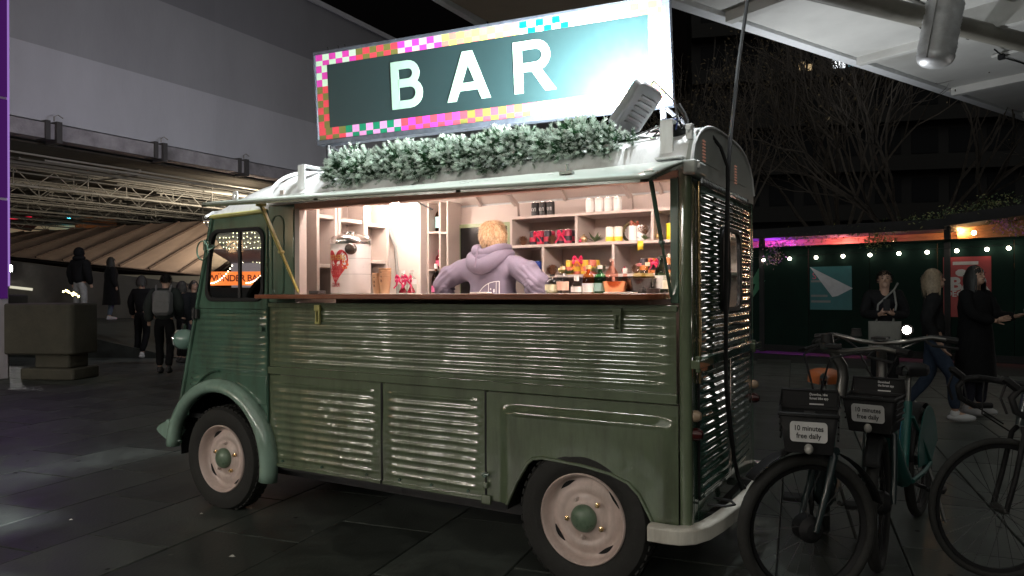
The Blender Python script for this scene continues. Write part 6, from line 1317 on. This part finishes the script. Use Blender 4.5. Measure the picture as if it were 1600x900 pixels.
    w_ = 1.30*bulk; vt = {"pelvis": (J["pelvis"]+V((0, 0, -.06)), .118*w_), "waist": (J["waist"], .11*w_), "chest": (J["chest"], .125*w_), "neck": (J["neck"]-V((0, 0, .03)), .075)}; et = [("pelvis", "waist"), ("waist", "chest"), ("chest", "neck")]
    for n in "lr":
        vt.update({n+"sh": (J[n+"sh"], .075*w_), n+"el": (J[n+"el"], .056*w_), n+"wr": (J[n+"wr"], .042*w_)}); et += [("chest", n+"sh"), (n+"sh", n+"el"), (n+"el", n+"wr")]
    skin_obj("jacket", vt, et, tm, t, 2, wr=.010)
    lm_ = mat("cloth_%02d%02d%02d" % tuple(int(x*99) for x in legs), legs, .9, spec=.12, var=.2, scale=14, bump=.003, bscale=40); vt = {"pelvis": (J["pelvis"], .13), "waist": (J["pelvis"]+V((0, 0, .10)), .115)}; et = [("pelvis", "waist")]
    for n in "lr": vt.update({n+"hip": (J[n+"hip"]-V((0, 0, .04)), .10), n+"kn": (J[n+"kn"], .072), n+"an": (J[n+"an"]+V((0, 0, .03)), .062)}); et += [("pelvis", n+"hip"), (n+"hip", n+"kn"), (n+"kn", n+"an")]
    skin_obj("trousers", vt, et, lm_, t, 2, wr=.008)
    sm_ = mat("shoe_%02d%02d%02d" % tuple(int(x*99) for x in shoe), shoe, .6, var=.15)
    for n in "lr":
        a, c = J[n+"an"], J[n+"to"]; d = (c-a); d.z = 0; d = d.normalized(); FXs = M(((d.x, -d.y, 0), (d.y, d.x, 0), (0, 0, 1))); b = MB(); b.sph(V((a.x, a.y, a.z-.045))+d*.06, (.145, .052, .05), 14, 8, FXs); b.sph(V((a.x, a.y, a.z-.01)), (.055, .048, .06), 10, 7, FXs); o = b.build("shoe", sm_, t)
        for v in o.data.vertices: v.co.z = max(v.co.z, .005+min(0, a.z-.09)+max(0, a.z-.10))
    if coat:
        b = MB(); n = 20; secs = [(J["neck"].z-.03, .07, .07), (J["chest"].z+.08, .20, .13), (J["chest"].z-.05, .21, .15), (J["waist"].z, .19, .14), (J["pelvis"].z, .21, .16), (coat+.15, .24, .19), (coat, .25, .20)]
        vs = [(rx*math.cos(2*PI*i/n)*bulk, ry*math.sin(2*PI*i/n)*bulk*(1+.06*math.sin(5*2*PI*i/n+z*7)), z) for z, rx, ry in secs for i in range(n)]
        b.add(vs, [(r*n+i, r*n+(i+1) % n, (r+1)*n+(i+1) % n, (r+1)*n+i) for r in range(len(secs)-1) for i in range(n)]+[tuple(range((len(secs)-1)*n, len(secs)*n))]); b.build("long_coat", tm, t, ang=80)
    hm = mat("hair_%02d%02d%02d" % tuple(int(x*99) for x in hair), hair, .6, var=.35, scale=40); b = MB(); r = random.Random(int(loc[0]*100))
    if hood:
        b.sph(FX @ V((0, .035, .02)), (.115, .115, .135), 18, 12, FX.to_3x3()); b.sph(FX @ V((0, .05, -.10)), (.15, .12, .08), 16, 10, FX.to_3x3()); b.build("hood", tm, t, ang=80)
    else:
        for kk in range(520):
            u = r.random(); a = r.uniform(0, 2*PI); ph = math.acos(1-1.35*u); p = V((.080*math.sin(ph)*math.cos(a), .098*math.sin(ph)*math.sin(a)+.012, .020+.112*math.cos(ph)))
            if p.y < -.045 and p.z < .06: continue
            dn = V((p.x*1.2, p.y*.8+.02, p.z*.3+.03)); q = p+dn*.12; ln = .03 if not hairlen else min(hairlen, .05+hairlen*r.random()) if p.y > -.05 else .05
            e = q+V((p.x*.15+r.uniform(-.008, .008), .010+r.uniform(-.006, .012), -ln)) if hairlen else q+V((r.uniform(-.012, .012), r.uniform(-.004, .014), r.uniform(-.025, .004)))
            sdv = V((-math.sin(a), math.cos(a), 0))*.010; m_ = (q+e)/2+V((p.x, p.y, 0))*.12; b.add([FX @ (p-sdv), FX @ (p+sdv), FX @ (m_+sdv), FX @ (m_-sdv), FX @ (e+sdv*.3), FX @ (e-sdv*.3)], [(0, 1, 2, 3), (3, 2, 4, 5)])
        b.sph(FX @ V((0, .018, .030)), (.079, .094, .103), 16, 10, FX.to_3x3()); b.build("hair", hm, t, ang=80)
    return t, J, FX
def face_to(x, y): return math.atan2(y, x)+PI/2
# --- barista in the hatch, seen from behind
BX, BY, BZ = -.826, .55, .328
kz = 1.0
bp = dict(pelvis=(0, 0, .80), waist=(0, -.01, .95), chest=(0, -.02, 1.13), neck=(0, .0, 1.295), jaw=(0, -.015, 1.345), crown=(0, -.01, 1.41), lsh=(-.165, 0, 1.235), rsh=(.165, 0, 1.235), lel=(-.335, .07, 1.085), rel=(.335, .07, 1.085), lwr=(-.19, .02, .90), rwr=(.19, .02, .90), lpa=(-.14, -.07, .89), rpa=(.14, -.07, .89),
          lhip=(-.09, 0, .76), rhip=(.09, 0, .76), lkn=(-.10, -.06, .42), rkn=(.10, -.06, .42))
LAV = mat("hoodie_lavender", (.20, .172, .235), .9, var=.08, scale=10, bump=.0016, bscale=160)
brs, BJ, BFX = person("barista with short blond hair in a lavender hoodie, seen from behind in the hatch", (BX, BY, BZ), PI, 1.75, bp, topcol=(.30, .245, .33), hair=(.62, .36, .18), group="barista", legs=(.03, .03, .04), hs=.80)
for o in list(brs.children):
    if o.name.startswith(("jacket", "hair")): bpy.data.objects.remove(o)
vt = {"pelvis": (V((0, 0, .80)), .16), "waist": (V((0, -.0, .96)), (.185, .15)), "chest": (V((0, .0, 1.12)), (.19, .15)), "upper": (V((0, .0, 1.22)), (.15, .11)), "neck": (V((0, -.0, 1.285)), .075)}; et = [("pelvis", "waist"), ("waist", "chest"), ("chest", "upper"), ("upper", "neck")]
for s_, n in ((-1, "l"), (1, "r")):
    vt.update({n+"sh": (V((s_*.155, 0, 1.215)), .085), n+"up": (V((s_*.262, .035, 1.172)), .082), n+"el": (V((s_*.338, .05, 1.112)), .074), n+"fo": (V((s_*.295, .03, 1.0)), .066), n+"wr": (V((s_*.185, .02, .90)), .05)}); et += [("upper", n+"sh"), (n+"sh", n+"up"), (n+"up", n+"el"), (n+"el", n+"fo"), (n+"fo", n+"wr")]
hoo = skin_obj("hoodie", vt, et, LAV, brs, 4)
for v in hoo.data.vertices:     # cloth folds: bunched towards the elbows
    c = v.co; f_ = sm((abs(c.x)-.17)/.12); d_ = .010*NZ.noise(c*6)+.005*NZ.noise(c*15)
    if f_ > 0: d_ += f_*(.0050*math.sin((c.z*1.0+abs(c.x)*.9)*150+5*NZ.noise(c*8))*(.6+.6*NZ.noise(c*6))+.0055*math.sin((c.z*.8-abs(c.x)*.5)*70+4*NZ.noise(c*7)))
    d_ += .006*math.sin(c.z*40+c.x*9)*sm((1.02-c.z)/.10)
    v.co = c+v.normal*d_
b = MB(); RW = random.Random(2)
def fold(path, rr): 
    N = len(path)*4; P_ = []
    for i in range(N+1):
        t = i/N*(len(path)-1); k = min(int(t), len(path)-2); f_ = t-k; P_.append(V(path[k]).lerp(V(path[k+1]), f_))
    P_ = [P_[0]]+[(P_[i-1]+P_[i]*2+P_[i+1])/4 for i in range(1, N)]+[P_[-1]]
    b.tube(P_, [rr*(.75+.35*math.sin(PI*i/N)+.10*NZ.noise(P_[i]*14)) for i in range(N+1)], 14)
fold([(-.088, -.06, 1.285), (-.098, .01, 1.28), (-.085, .085, 1.262), (-.05, .135, 1.225), (0, .150, 1.205), (.05, .135, 1.225), (.085, .085, 1.262), (.098, .01, 1.28), (.088, -.06, 1.285)], .042)
fold([(-.07, -.07, 1.325), (-.08, .0, 1.325), (-.07, .07, 1.315), (-.045, .105, 1.295), (0, .115, 1.282), (.045, .105, 1.295), (.07, .07, 1.315), (.08, .0, 1.325), (.07, -.07, 1.325)], .030)
b.sph((0, .095, 1.255), (.085, .06, .05), 16, 10)
ho = b.build("hood", LAV, brs, ang=80)
b = MB(); b.tube([(0, .158, 1.335-.012), (0, .168, 1.30), (0, .185, 1.25), (0, .196, 1.205)], .004, 5); b.build("hood_seam", mat("seam_lavender", (.20, .16, .22), .9), brs)
# white print on the back of the hoodie
from mathutils.bvhtree import BVHTree
bvh = BVHTree.FromPolygons([v.co for v in hoo.data.vertices], [p.vertices for p in hoo.data.polygons])
lg = MB()
def onback(x, z):
    h_ = bvh.ray_cast(V((x, 1, z)), V((0, -1, 0))); return (h_[0]+V((0, .0025, 0))) if h_[0] else V((x, .17, z))
def pquad(p, n=3):
    for i in range(n):
        for j in range(n):
            q = []
            for u, v in ((i/n, j/n), ((i+1)/n, j/n), ((i+1)/n, (j+1)/n), (i/n, (j+1)/n)):
                a = V((*p[0], 0)).lerp(V((*p[1], 0)), u); c = V((*p[3], 0)).lerp(V((*p[2], 0)), u); w2 = a.lerp(c, v); q.append(onback(w2.x, w2.y))
            lg.add(q, [(0, 1, 2, 3)])
# viewer sees the back mirrored: viewer's right = local -x
def line(a, c, w=.0022):
    d = V((c[0]-a[0], c[1]-a[1])); n_ = V((-d.y, d.x)).normalized()*w; pquad([(a[0]-n_.x, a[1]-n_.y), (c[0]-n_.x, c[1]-n_.y), (c[0]+n_.x, c[1]+n_.y), (a[0]+n_.x, a[1]+n_.y)], 2)
LX0, LZ0 = -.105, .97
for i in range(9):          # curved outer edge
    a0_, a1_ = math.radians(90*i/9), math.radians(90*(i+1)/9); line((LX0+.155*math.sin(a0_)*1.0, LZ0+.155*math.cos(a0_)), (LX0+.155*math.sin(a1_), LZ0+.155*math.cos(a1_)))
line((LX0, LZ0-.03), (LX0, LZ0+.155)); line((LX0+.016, LZ0-.03), (LX0+.016, LZ0+.153), .0015); line((LX0+.060, LZ0-.03), (LX0+.060, LZ0+.142))
for r_ in range(4):
    z = LZ0+.100-.040*r_; wmx = math.sqrt(max(0, .145**2-(z+.022-LZ0)**2)); k_ = 0
    while .066+.018*k_+.013 < wmx: x = LX0+.066+.018*k_; pquad([(x, z), (x+.013, z), (x+.013, z+.022), (x, z+.022)], 2); k_ += 1
for z, x, w2, h2 in ((.09, .024, .008, .02), (.06, .040, .010, .015), (.03, .025, .012, .012), (.00, .042, .008, .02), (.105, .044, .006, .01), (-.02, .024, .014, .01)): pquad([(LX0+x, LZ0+z), (LX0+x+w2, LZ0+z), (LX0+x+w2, LZ0+z+h2), (LX0+x, LZ0+z+h2)], 1)
lo = lg.build("hoodie_print", mat("print_white", (.80, .78, .80), .7), brs, ang=60)
# short blond hair, layered strands
hb_ = MB(); rh = random.Random(8)
for kk in range(4200):
    u = rh.random(); a = rh.uniform(0, 2*PI); ph = math.acos(1-1.55*u); p = V((.086*math.sin(ph)*math.cos(a), .100*math.sin(ph)*math.sin(a)+.005, .030+.105*math.cos(ph)))
    if p.y < -.06 and p.z < .07: continue
    n_ = V((p.x, p.y, p.z-.02)).normalized(); dn = V((n_.x*.25+rh.uniform(-.3, .3)+.25*math.sin(p.x*60), n_.y*.5+rh.uniform(-.2, .2), -1.0 if p.z < .095 else -.25)); dn = (dn-n_*dn.dot(n_)*.8).normalized(); ln = rh.uniform(.022, .055); q = p+n_*.006
    sdv = n_.cross(dn).normalized()*.0017; m_ = q+dn*ln*.55+n_*.006; e = q+dn*ln+n_*rh.uniform(.001, .016); hb_.mi = 0 if rh.random() < .6 else 1
    hb_.add([BFX @ (q-sdv), BFX @ (q+sdv), BFX @ (m_+sdv), BFX @ (m_-sdv), BFX @ e], [(0, 1, 2, 3), (3, 2, 4)])
hb_.mi = 0; hb_.sph(BFX @ V((0, .005, .032)), (.085, .098, .100), 18, 12, BFX.to_3x3())
hb_.build("hair", [mat("blond_hair", (.60, .37, .20), .5, var=.35, scale=60), mat("blond_light", (.88, .66, .42), .45, var=.2, scale=60)], brs, ang=0)
# --- people on the left
person("person in dark hooded puffer jacket and pale trousers standing behind the parapet block", (-15.82, 6.57, .66), face_to(-.3, 1), 1.78, topcol=(.008, .008, .009), legs=(.22, .22, .22), hood=True, bulk=1.25, group="passers by on the left", hands=False)
person("person in a long black coat with dark hair and pale shoes beside the ramp wall", (-17.04, 8.06, .66), face_to(.3, 1), 1.66, dict(lan=(.02, .06, .09), lto=(.10, -.06, .04), lkn=(-.03, -.02, .49)), topcol=(.010, .010, .011), legs=(.10, .13, .17), shoe=(.40, .40, .42), hairlen=.25, coat=.42, bulk=1.1, group="passers by on the left", hands=False)
pc_, JJ, _ = person("person in grey jacket walking away with a pale grey backpack", (-9.82, 4.60, 0), face_to(-.75, .75), 1.74, dict(chest=(0, -.06, 1.29), neck=(0, -.12, 1.46), jaw=(0, -.17, 1.53), crown=(0, -.18, 1.63), lsh=(-.17, -.05, 1.41), rsh=(.17, -.05, 1.41), lan=(-.10, .20, .12), lto=(-.10, .08, .04), lkn=(-.10, .0, .50), ran=(.1, -.16, .09), rto=(.1, -.3, .04), rkn=(.1, -.14, .50), lwr=(-.18, -.24, 1.0), lpa=(-.15, -.28, 1.0)), topcol=(.026, .030, .028), legs=(.007, .007, .008), bulk=1.3, group="passers by on the left", hands=False)
bpk = thing("backpack", "pale grey backpack on the back of the walking person in grey", "backpack", pc_.location, pc_.rotation_euler.z); BPM = mat("backpack_grey", (.12, .115, .115), .8, var=.12, scale=12, bump=.003, bscale=40)
b = MB(); b.prism(rrect(-.17, .17, 1.0, 1.42, .09, 5), lambda u, v, w: (u*(1-.25*w), .11+.15*w-.10*(v-1.0)*0, v), 0, 1); b.build("pack_body", BPM, bpk, bevel=.03)
b = MB(); b.prism(rrect(-.13, .13, 1.04, 1.24, .05, 5), lambda u, v, w: (u, .255+.04*w, v), 0, 1); b.build("pack_pocket", BPM, bpk, bevel=.012)
for s_ in (-1, 1): MB().tube([(s_*.10, .13, 1.38), (s_*.12, .02, 1.50), (s_*.13, -.16, 1.36), (s_*.14, -.05, 1.08)], .018, 6).build("pack_strap", BPM, bpk)
person("person in black with white trainers ahead of the backpack wearer", (-13.06, 6.31, 0), face_to(-.4, 1), 1.76, dict(lan=(-.08, .12, .09), lto=(-.08, 0, .04)), topcol=(.007, .007, .008), legs=(.007, .007, .008), shoe=(.45, .45, .44), hairlen=.1, group="passers by on the left", hands=False)
person("person in dark padded jacket half hidden between backpack wearer and van", (-11.25, 5.97, 0), face_to(.2, 1), 1.62, topcol=(.010, .011, .013), legs=(.007, .007, .008), hairlen=.12, bulk=1.25, group="passers by on the left", hands=False)
person("dark haired person whose face shows beside the van's wing mirror", (-12.63, 7.25, 0), face_to(1, -.3), 1.66, topcol=(.008, .008, .008), hairlen=.08, group="passers by on the left", hands=False)
# --- people on the right
pp_, JP, _ = person("person in black with glasses looking down at a phone by the hoarding", (.94, 6.97, 0), face_to(.12, -1), 1.66, dict(neck=(0, -.03, 1.47), jaw=(0, -.085, 1.525), crown=(0, -.07, 1.63), look=(0, -1, -.5), lel=(-.24, -.02, 1.13), rel=(.24, -.02, 1.13), lwr=(-.07, -.27, 1.14), rwr=(.07, -.27, 1.14), lpa=(-.035, -.31, 1.18), rpa=(.035, -.31, 1.18)), topcol=(.012, .012, .013), legs=(.012, .012, .014), hair=(.02, .015, .012), group="people by the hoarding")
ph = thing("phone", "dark phone held in both hands by the person at the hoarding", "phone", pp_.location, pp_.rotation_euler.z); MB().box(-.037, .037, -.37, -.36, 1.13, 1.27, M.Translation((0, 0, 0))).build("phone_case", BLACK, ph, bevel=.003); MB().box(-.034, .034, -.3595, -.3585, 1.135, 1.265).build("phone_screen", emi("phone_screen", (.8, .85, 1), 1.6), ph)
tb_ = thing("tote_bag", "pale tote bag with dark lettering hanging before the person with a phone", "bag", pp_.location, pp_.rotation_euler.z); TO = mat("tote_canvas", (.17, .165, .15), .85, var=.1, scale=8)
b = MB(); b.grid(lambda u, v: (-.19+.36*u, -.20-.035*math.sin(PI*u)*math.sin(PI*v)-.006*NZ.noise(V((u*5, v*4, 0))), .64+.36*v), 12, 12); o = b.build("bag_front", TO, tb_); o.modifiers.new("s", 'SOLIDIFY').thickness = .05
for s_ in (-1, 1): MB().tube([(-.01+s_*.09, -.20, .99), (.02+s_*.10, -.17, 1.2), (.10, -.10, 1.38), (.15, 0, 1.46)], .012, 5).build("bag_handle", TO, tb_)
text_mesh("ZUNI" if False else "KURT", .15, frame((-.005, -.27, .72), (1, 0, 0), (0, 0, 1)), mat("tote_print", (.35, .34, .32), .8), "bag_lettering", tb_, ext=.001) if False else text_mesh("/VNI", .17, frame((.0, -.262, .72), (1, 0, 0), (0, 0, 1)), mat("tote_print", (.05, .05, .05), .8), "bag_lettering", tb_, ext=.001)
person("blond woman in black jacket and jeans with white trainers walking past the red poster", (1.46, 5.79, 0), face_to(1, .1), 1.62, dict(lkn=(-.09, -.18, .50), lan=(-.09, -.20, .10), lto=(-.09, -.34, .06), rkn=(.09, .04, .48), ran=(.09, .28, .14), rto=(.09, .18, .04), lel=(-.22, .10, 1.14), lwr=(-.22, -.02, .92)), topcol=(.011, .012, .014), legs=(.028, .04, .065), shoe=(.45, .46, .48), hair=(.20, .15, .10), hairlen=.20, group="people by the hoarding")
pk_, JK, _ = person("woman with long black hair and long black coat holding a white cup", (1.86, 6.35, 0), face_to(.6, -.5), 1.66, dict(lel=(-.20, -.10, 1.16), lwr=(-.02, -.26, 1.10), lpa=(.03, -.30, 1.12), rel=(.22, -.10, 1.14), rwr=(.20, -.34, 1.15), rpa=(.20, -.40, 1.17)), topcol=(.008, .008, .009), legs=(.02, .02, .025), shoe=(.30, .30, .31), hair=(.008, .007, .007), hairlen=.30, coat=.40, group="people by the hoarding")
cu = thing("paper_cup", "white paper cup held by the black haired woman", "cup", pk_.location, pk_.rotation_euler.z); MB().lathe([(.026, 0), (.038, .10), (.040, .105), (.0, .106)], 16, M.Translation((.19, -.45, 1.07))).build("cup_body", mat("cup_white", (.7, .7, .68), .6), cu)
# ================================================================== UNSEEN LIGHTING: FESTOON AND ADDED LAMPS
# festoon over the market square behind the viewer
fe = thing("festoon_lights", "festoon bulb strings over the square behind the viewer, reflected in the van", "string lights", (0, -9, 0), world=True)
FEB = emi("square_bulb_glow", (1, .90, .74), 140)
bm_ = MB(); bm_.sph((0, 0, 0), .05, 10, 7); FBM = bm_.mesh("bulb", FEB)
for r_, (p, q, n) in enumerate(((V((-9, -6.5, 3.6)), V((4, -7.5, 3.9)), 15), (V((-11, -9.5, 4.2)), V((5, -10.5, 4.4)), 15))):
    pts = []
    for k in range(n):
        t = k/(n-1); c = p.lerp(q, t)-V((0, 0, .9*4*t*(1-t)*.6)); pts.append(c+V((0, 0, .07))); inst("bulb", FBM, fe, c-V(fe["_w"]))
    MB().tube(pts, .008, 4).build("festoon_cable", BLACK, fe)
    for c in (p, q): MB().tube([(c.x, c.y, 0), (c.x, c.y, c.z+.2)], .05, 8).build("festoon_pole", DARK, fe)
# uplighter post added at the right, out of view
ul = thing("bridge_uplighter", "white uplighter on a post washing the bridge soffit", "lamp", (6.5, 12.5, 0), world=True)
MB().tube([(6.5, 12.5, 0), (6.5, 12.5, 2.4)], .05, 8).build("uplighter_post", DARK, ul); MB().box(6.38, 6.62, 12.4, 12.6, 2.4, 2.5).build("uplighter_head", DARK, ul)
sp = bpy.data.objects.new("uplight", bpy.data.lights.new("uplight", 'SPOT')); C.objects.link(sp); sp.data.energy = 330; sp.data.spot_size = math.radians(150); sp.data.spot_blend = .8; sp.data.shadow_soft_size = .15; sp.data.color = (.95, .98, 1)
sp.location = (-.6, 11.5, 2.75); sp.rotation_euler = V((.3, .15, 1)).to_track_quat('-Z', 'Y').to_euler()  # free-hanging spot added to brighten the soffit, apart from the post

# unseen floodlamps added to brighten the left building, van roof, scaffold and brown roof
for nm, lab, p, d, en, col, ang in (("mast_lamp", "market floodlamp on a mast behind the van washing the concrete building", (-8.1, 7.5, 4.95), (-1, .22, -.10), 340, (.93, .93, 1), 165), ("landing_lamp", "downlight under the footbridge deck lighting the van roof from above", (.40, 1.35, 6.1), (-1.55, -1.15, -4.0), 3300, (.95, .99, 1), 56), ("soffit_lamp", "warm floodlamp on a pole under the scaffold behind the van", (-15.7, 12.3, 3.6), (-1, -.25, .02), 620, (1, .88, .70), 165)):
    t = thing(nm, lab, "lamp", (p[0], p[1], 0), world=True); MB().tube([(p[0], p[1], 0 if p[2] < 5 else p[2]), (p[0], p[1], p[2]-.1 if p[2] < 5 else 6.02)], .04, 8).build("lamp_post", DARK, t)
    d = V(d).normalized(); X = frame(p, d.cross(V((0, 0, 1))), d.cross(V((0, 0, 1))).cross(d)); MB().box(-.14, .14, -.10, .10, -.04, .04, X).build("lamp_head", DARK, t)
    l_ = bpy.data.objects.new("lamp_light", bpy.data.lights.new("lamp_light", 'SPOT')); C.objects.link(l_); l_.data.energy = en; l_.data.color = col; l_.data.spot_size = math.radians(ang); l_.data.spot_blend = 1; l_.data.shadow_soft_size = .3
    l_.location = V(p)+d*.12; l_.rotation_euler = d.to_track_quat('-Z', 'Y').to_euler(); l_.parent = t; l_.matrix_parent_inverse = M.Translation(-V((p[0], p[1], 0)))
# unseen chalets added to carry light boxes that streak and brighten the van
CHW = mat("chalet_timber", (.12, .07, .04), .7, var=.3, scale=3)
for k, (x, y, z, wd, hg, col) in enumerate(((-13.4, -9.2, 2.5, .5, .28, (.16, .10, .05)), (-11.0, -9.4, 2.75, .6, .3, (.22, .14, .07)), (-8.8, -9.0, 2.6, .45, .3, (1, .93, .82)), (-6.7, -9.3, 2.8, .6, .28, (1, .93, .85)), (-5.0, -9.0, 2.55, .4, .32, (1, .85, .83)), (-3.4, -9.4, 2.7, .5, .3, (.95, 1, .92)))):
    t = thing("market_chalet", "timber market chalet across the square with a %s fascia box" % ("dim orange low", "dim amber high", "cream square", "wide cream high", "pinkish white low", "greenish white")[k], "stall", (x, y, 0), 0, "chalets across the square", world=True)
    MB().box(x-.8, x+.8, y-1.6, y-1.5, 0, 2.4).build("chalet_back", CHW, t); MB().box(x-.8, x+.8, y-.1, y-.02, 0, 1.0).build("chalet_counter", CHW, t)
    for s_ in (-.8, .74): MB().box(x+s_, x+s_+.06, y-1.5, y-.02, 0, 2.4).build("chalet_side", CHW, t)
    b = MB(); b.add([(x-.95, y+.2, 2.3), (x+.95, y+.2, 2.3), (x+.95, y-.8, 3.3), (x-.95, y-.8, 3.3), (x-.95, y-1.8, 2.3), (x+.95, y-1.8, 2.3)], [(0, 1, 2, 3), (3, 2, 5, 4)]); b.build("chalet_roof", CHW, t, ang=0)
    MB().box(x-wd/2, x+wd/2, y+.20, y+.26, z-hg/2, z+hg/2).build("fascia_light", emi("fascia_%d" % k, col, 58), t)
t = thing("side_kiosk", "small kiosk with lit fascia box just right of the view by the terrace bar", "stall", (4.3, 11.2, 0), world=True)
MB().box(4.0, 5.4, 11.3, 12.2, 0, 2.6).build("kiosk_body", CHW, t); MB().box(4.0, 4.9, 11.22, 11.30, 1.6, 2.3).build("fascia_light", emi("fascia_side", (1, .95, .9), 6), t)  # kiosk added out of view to streak the rear doors with light
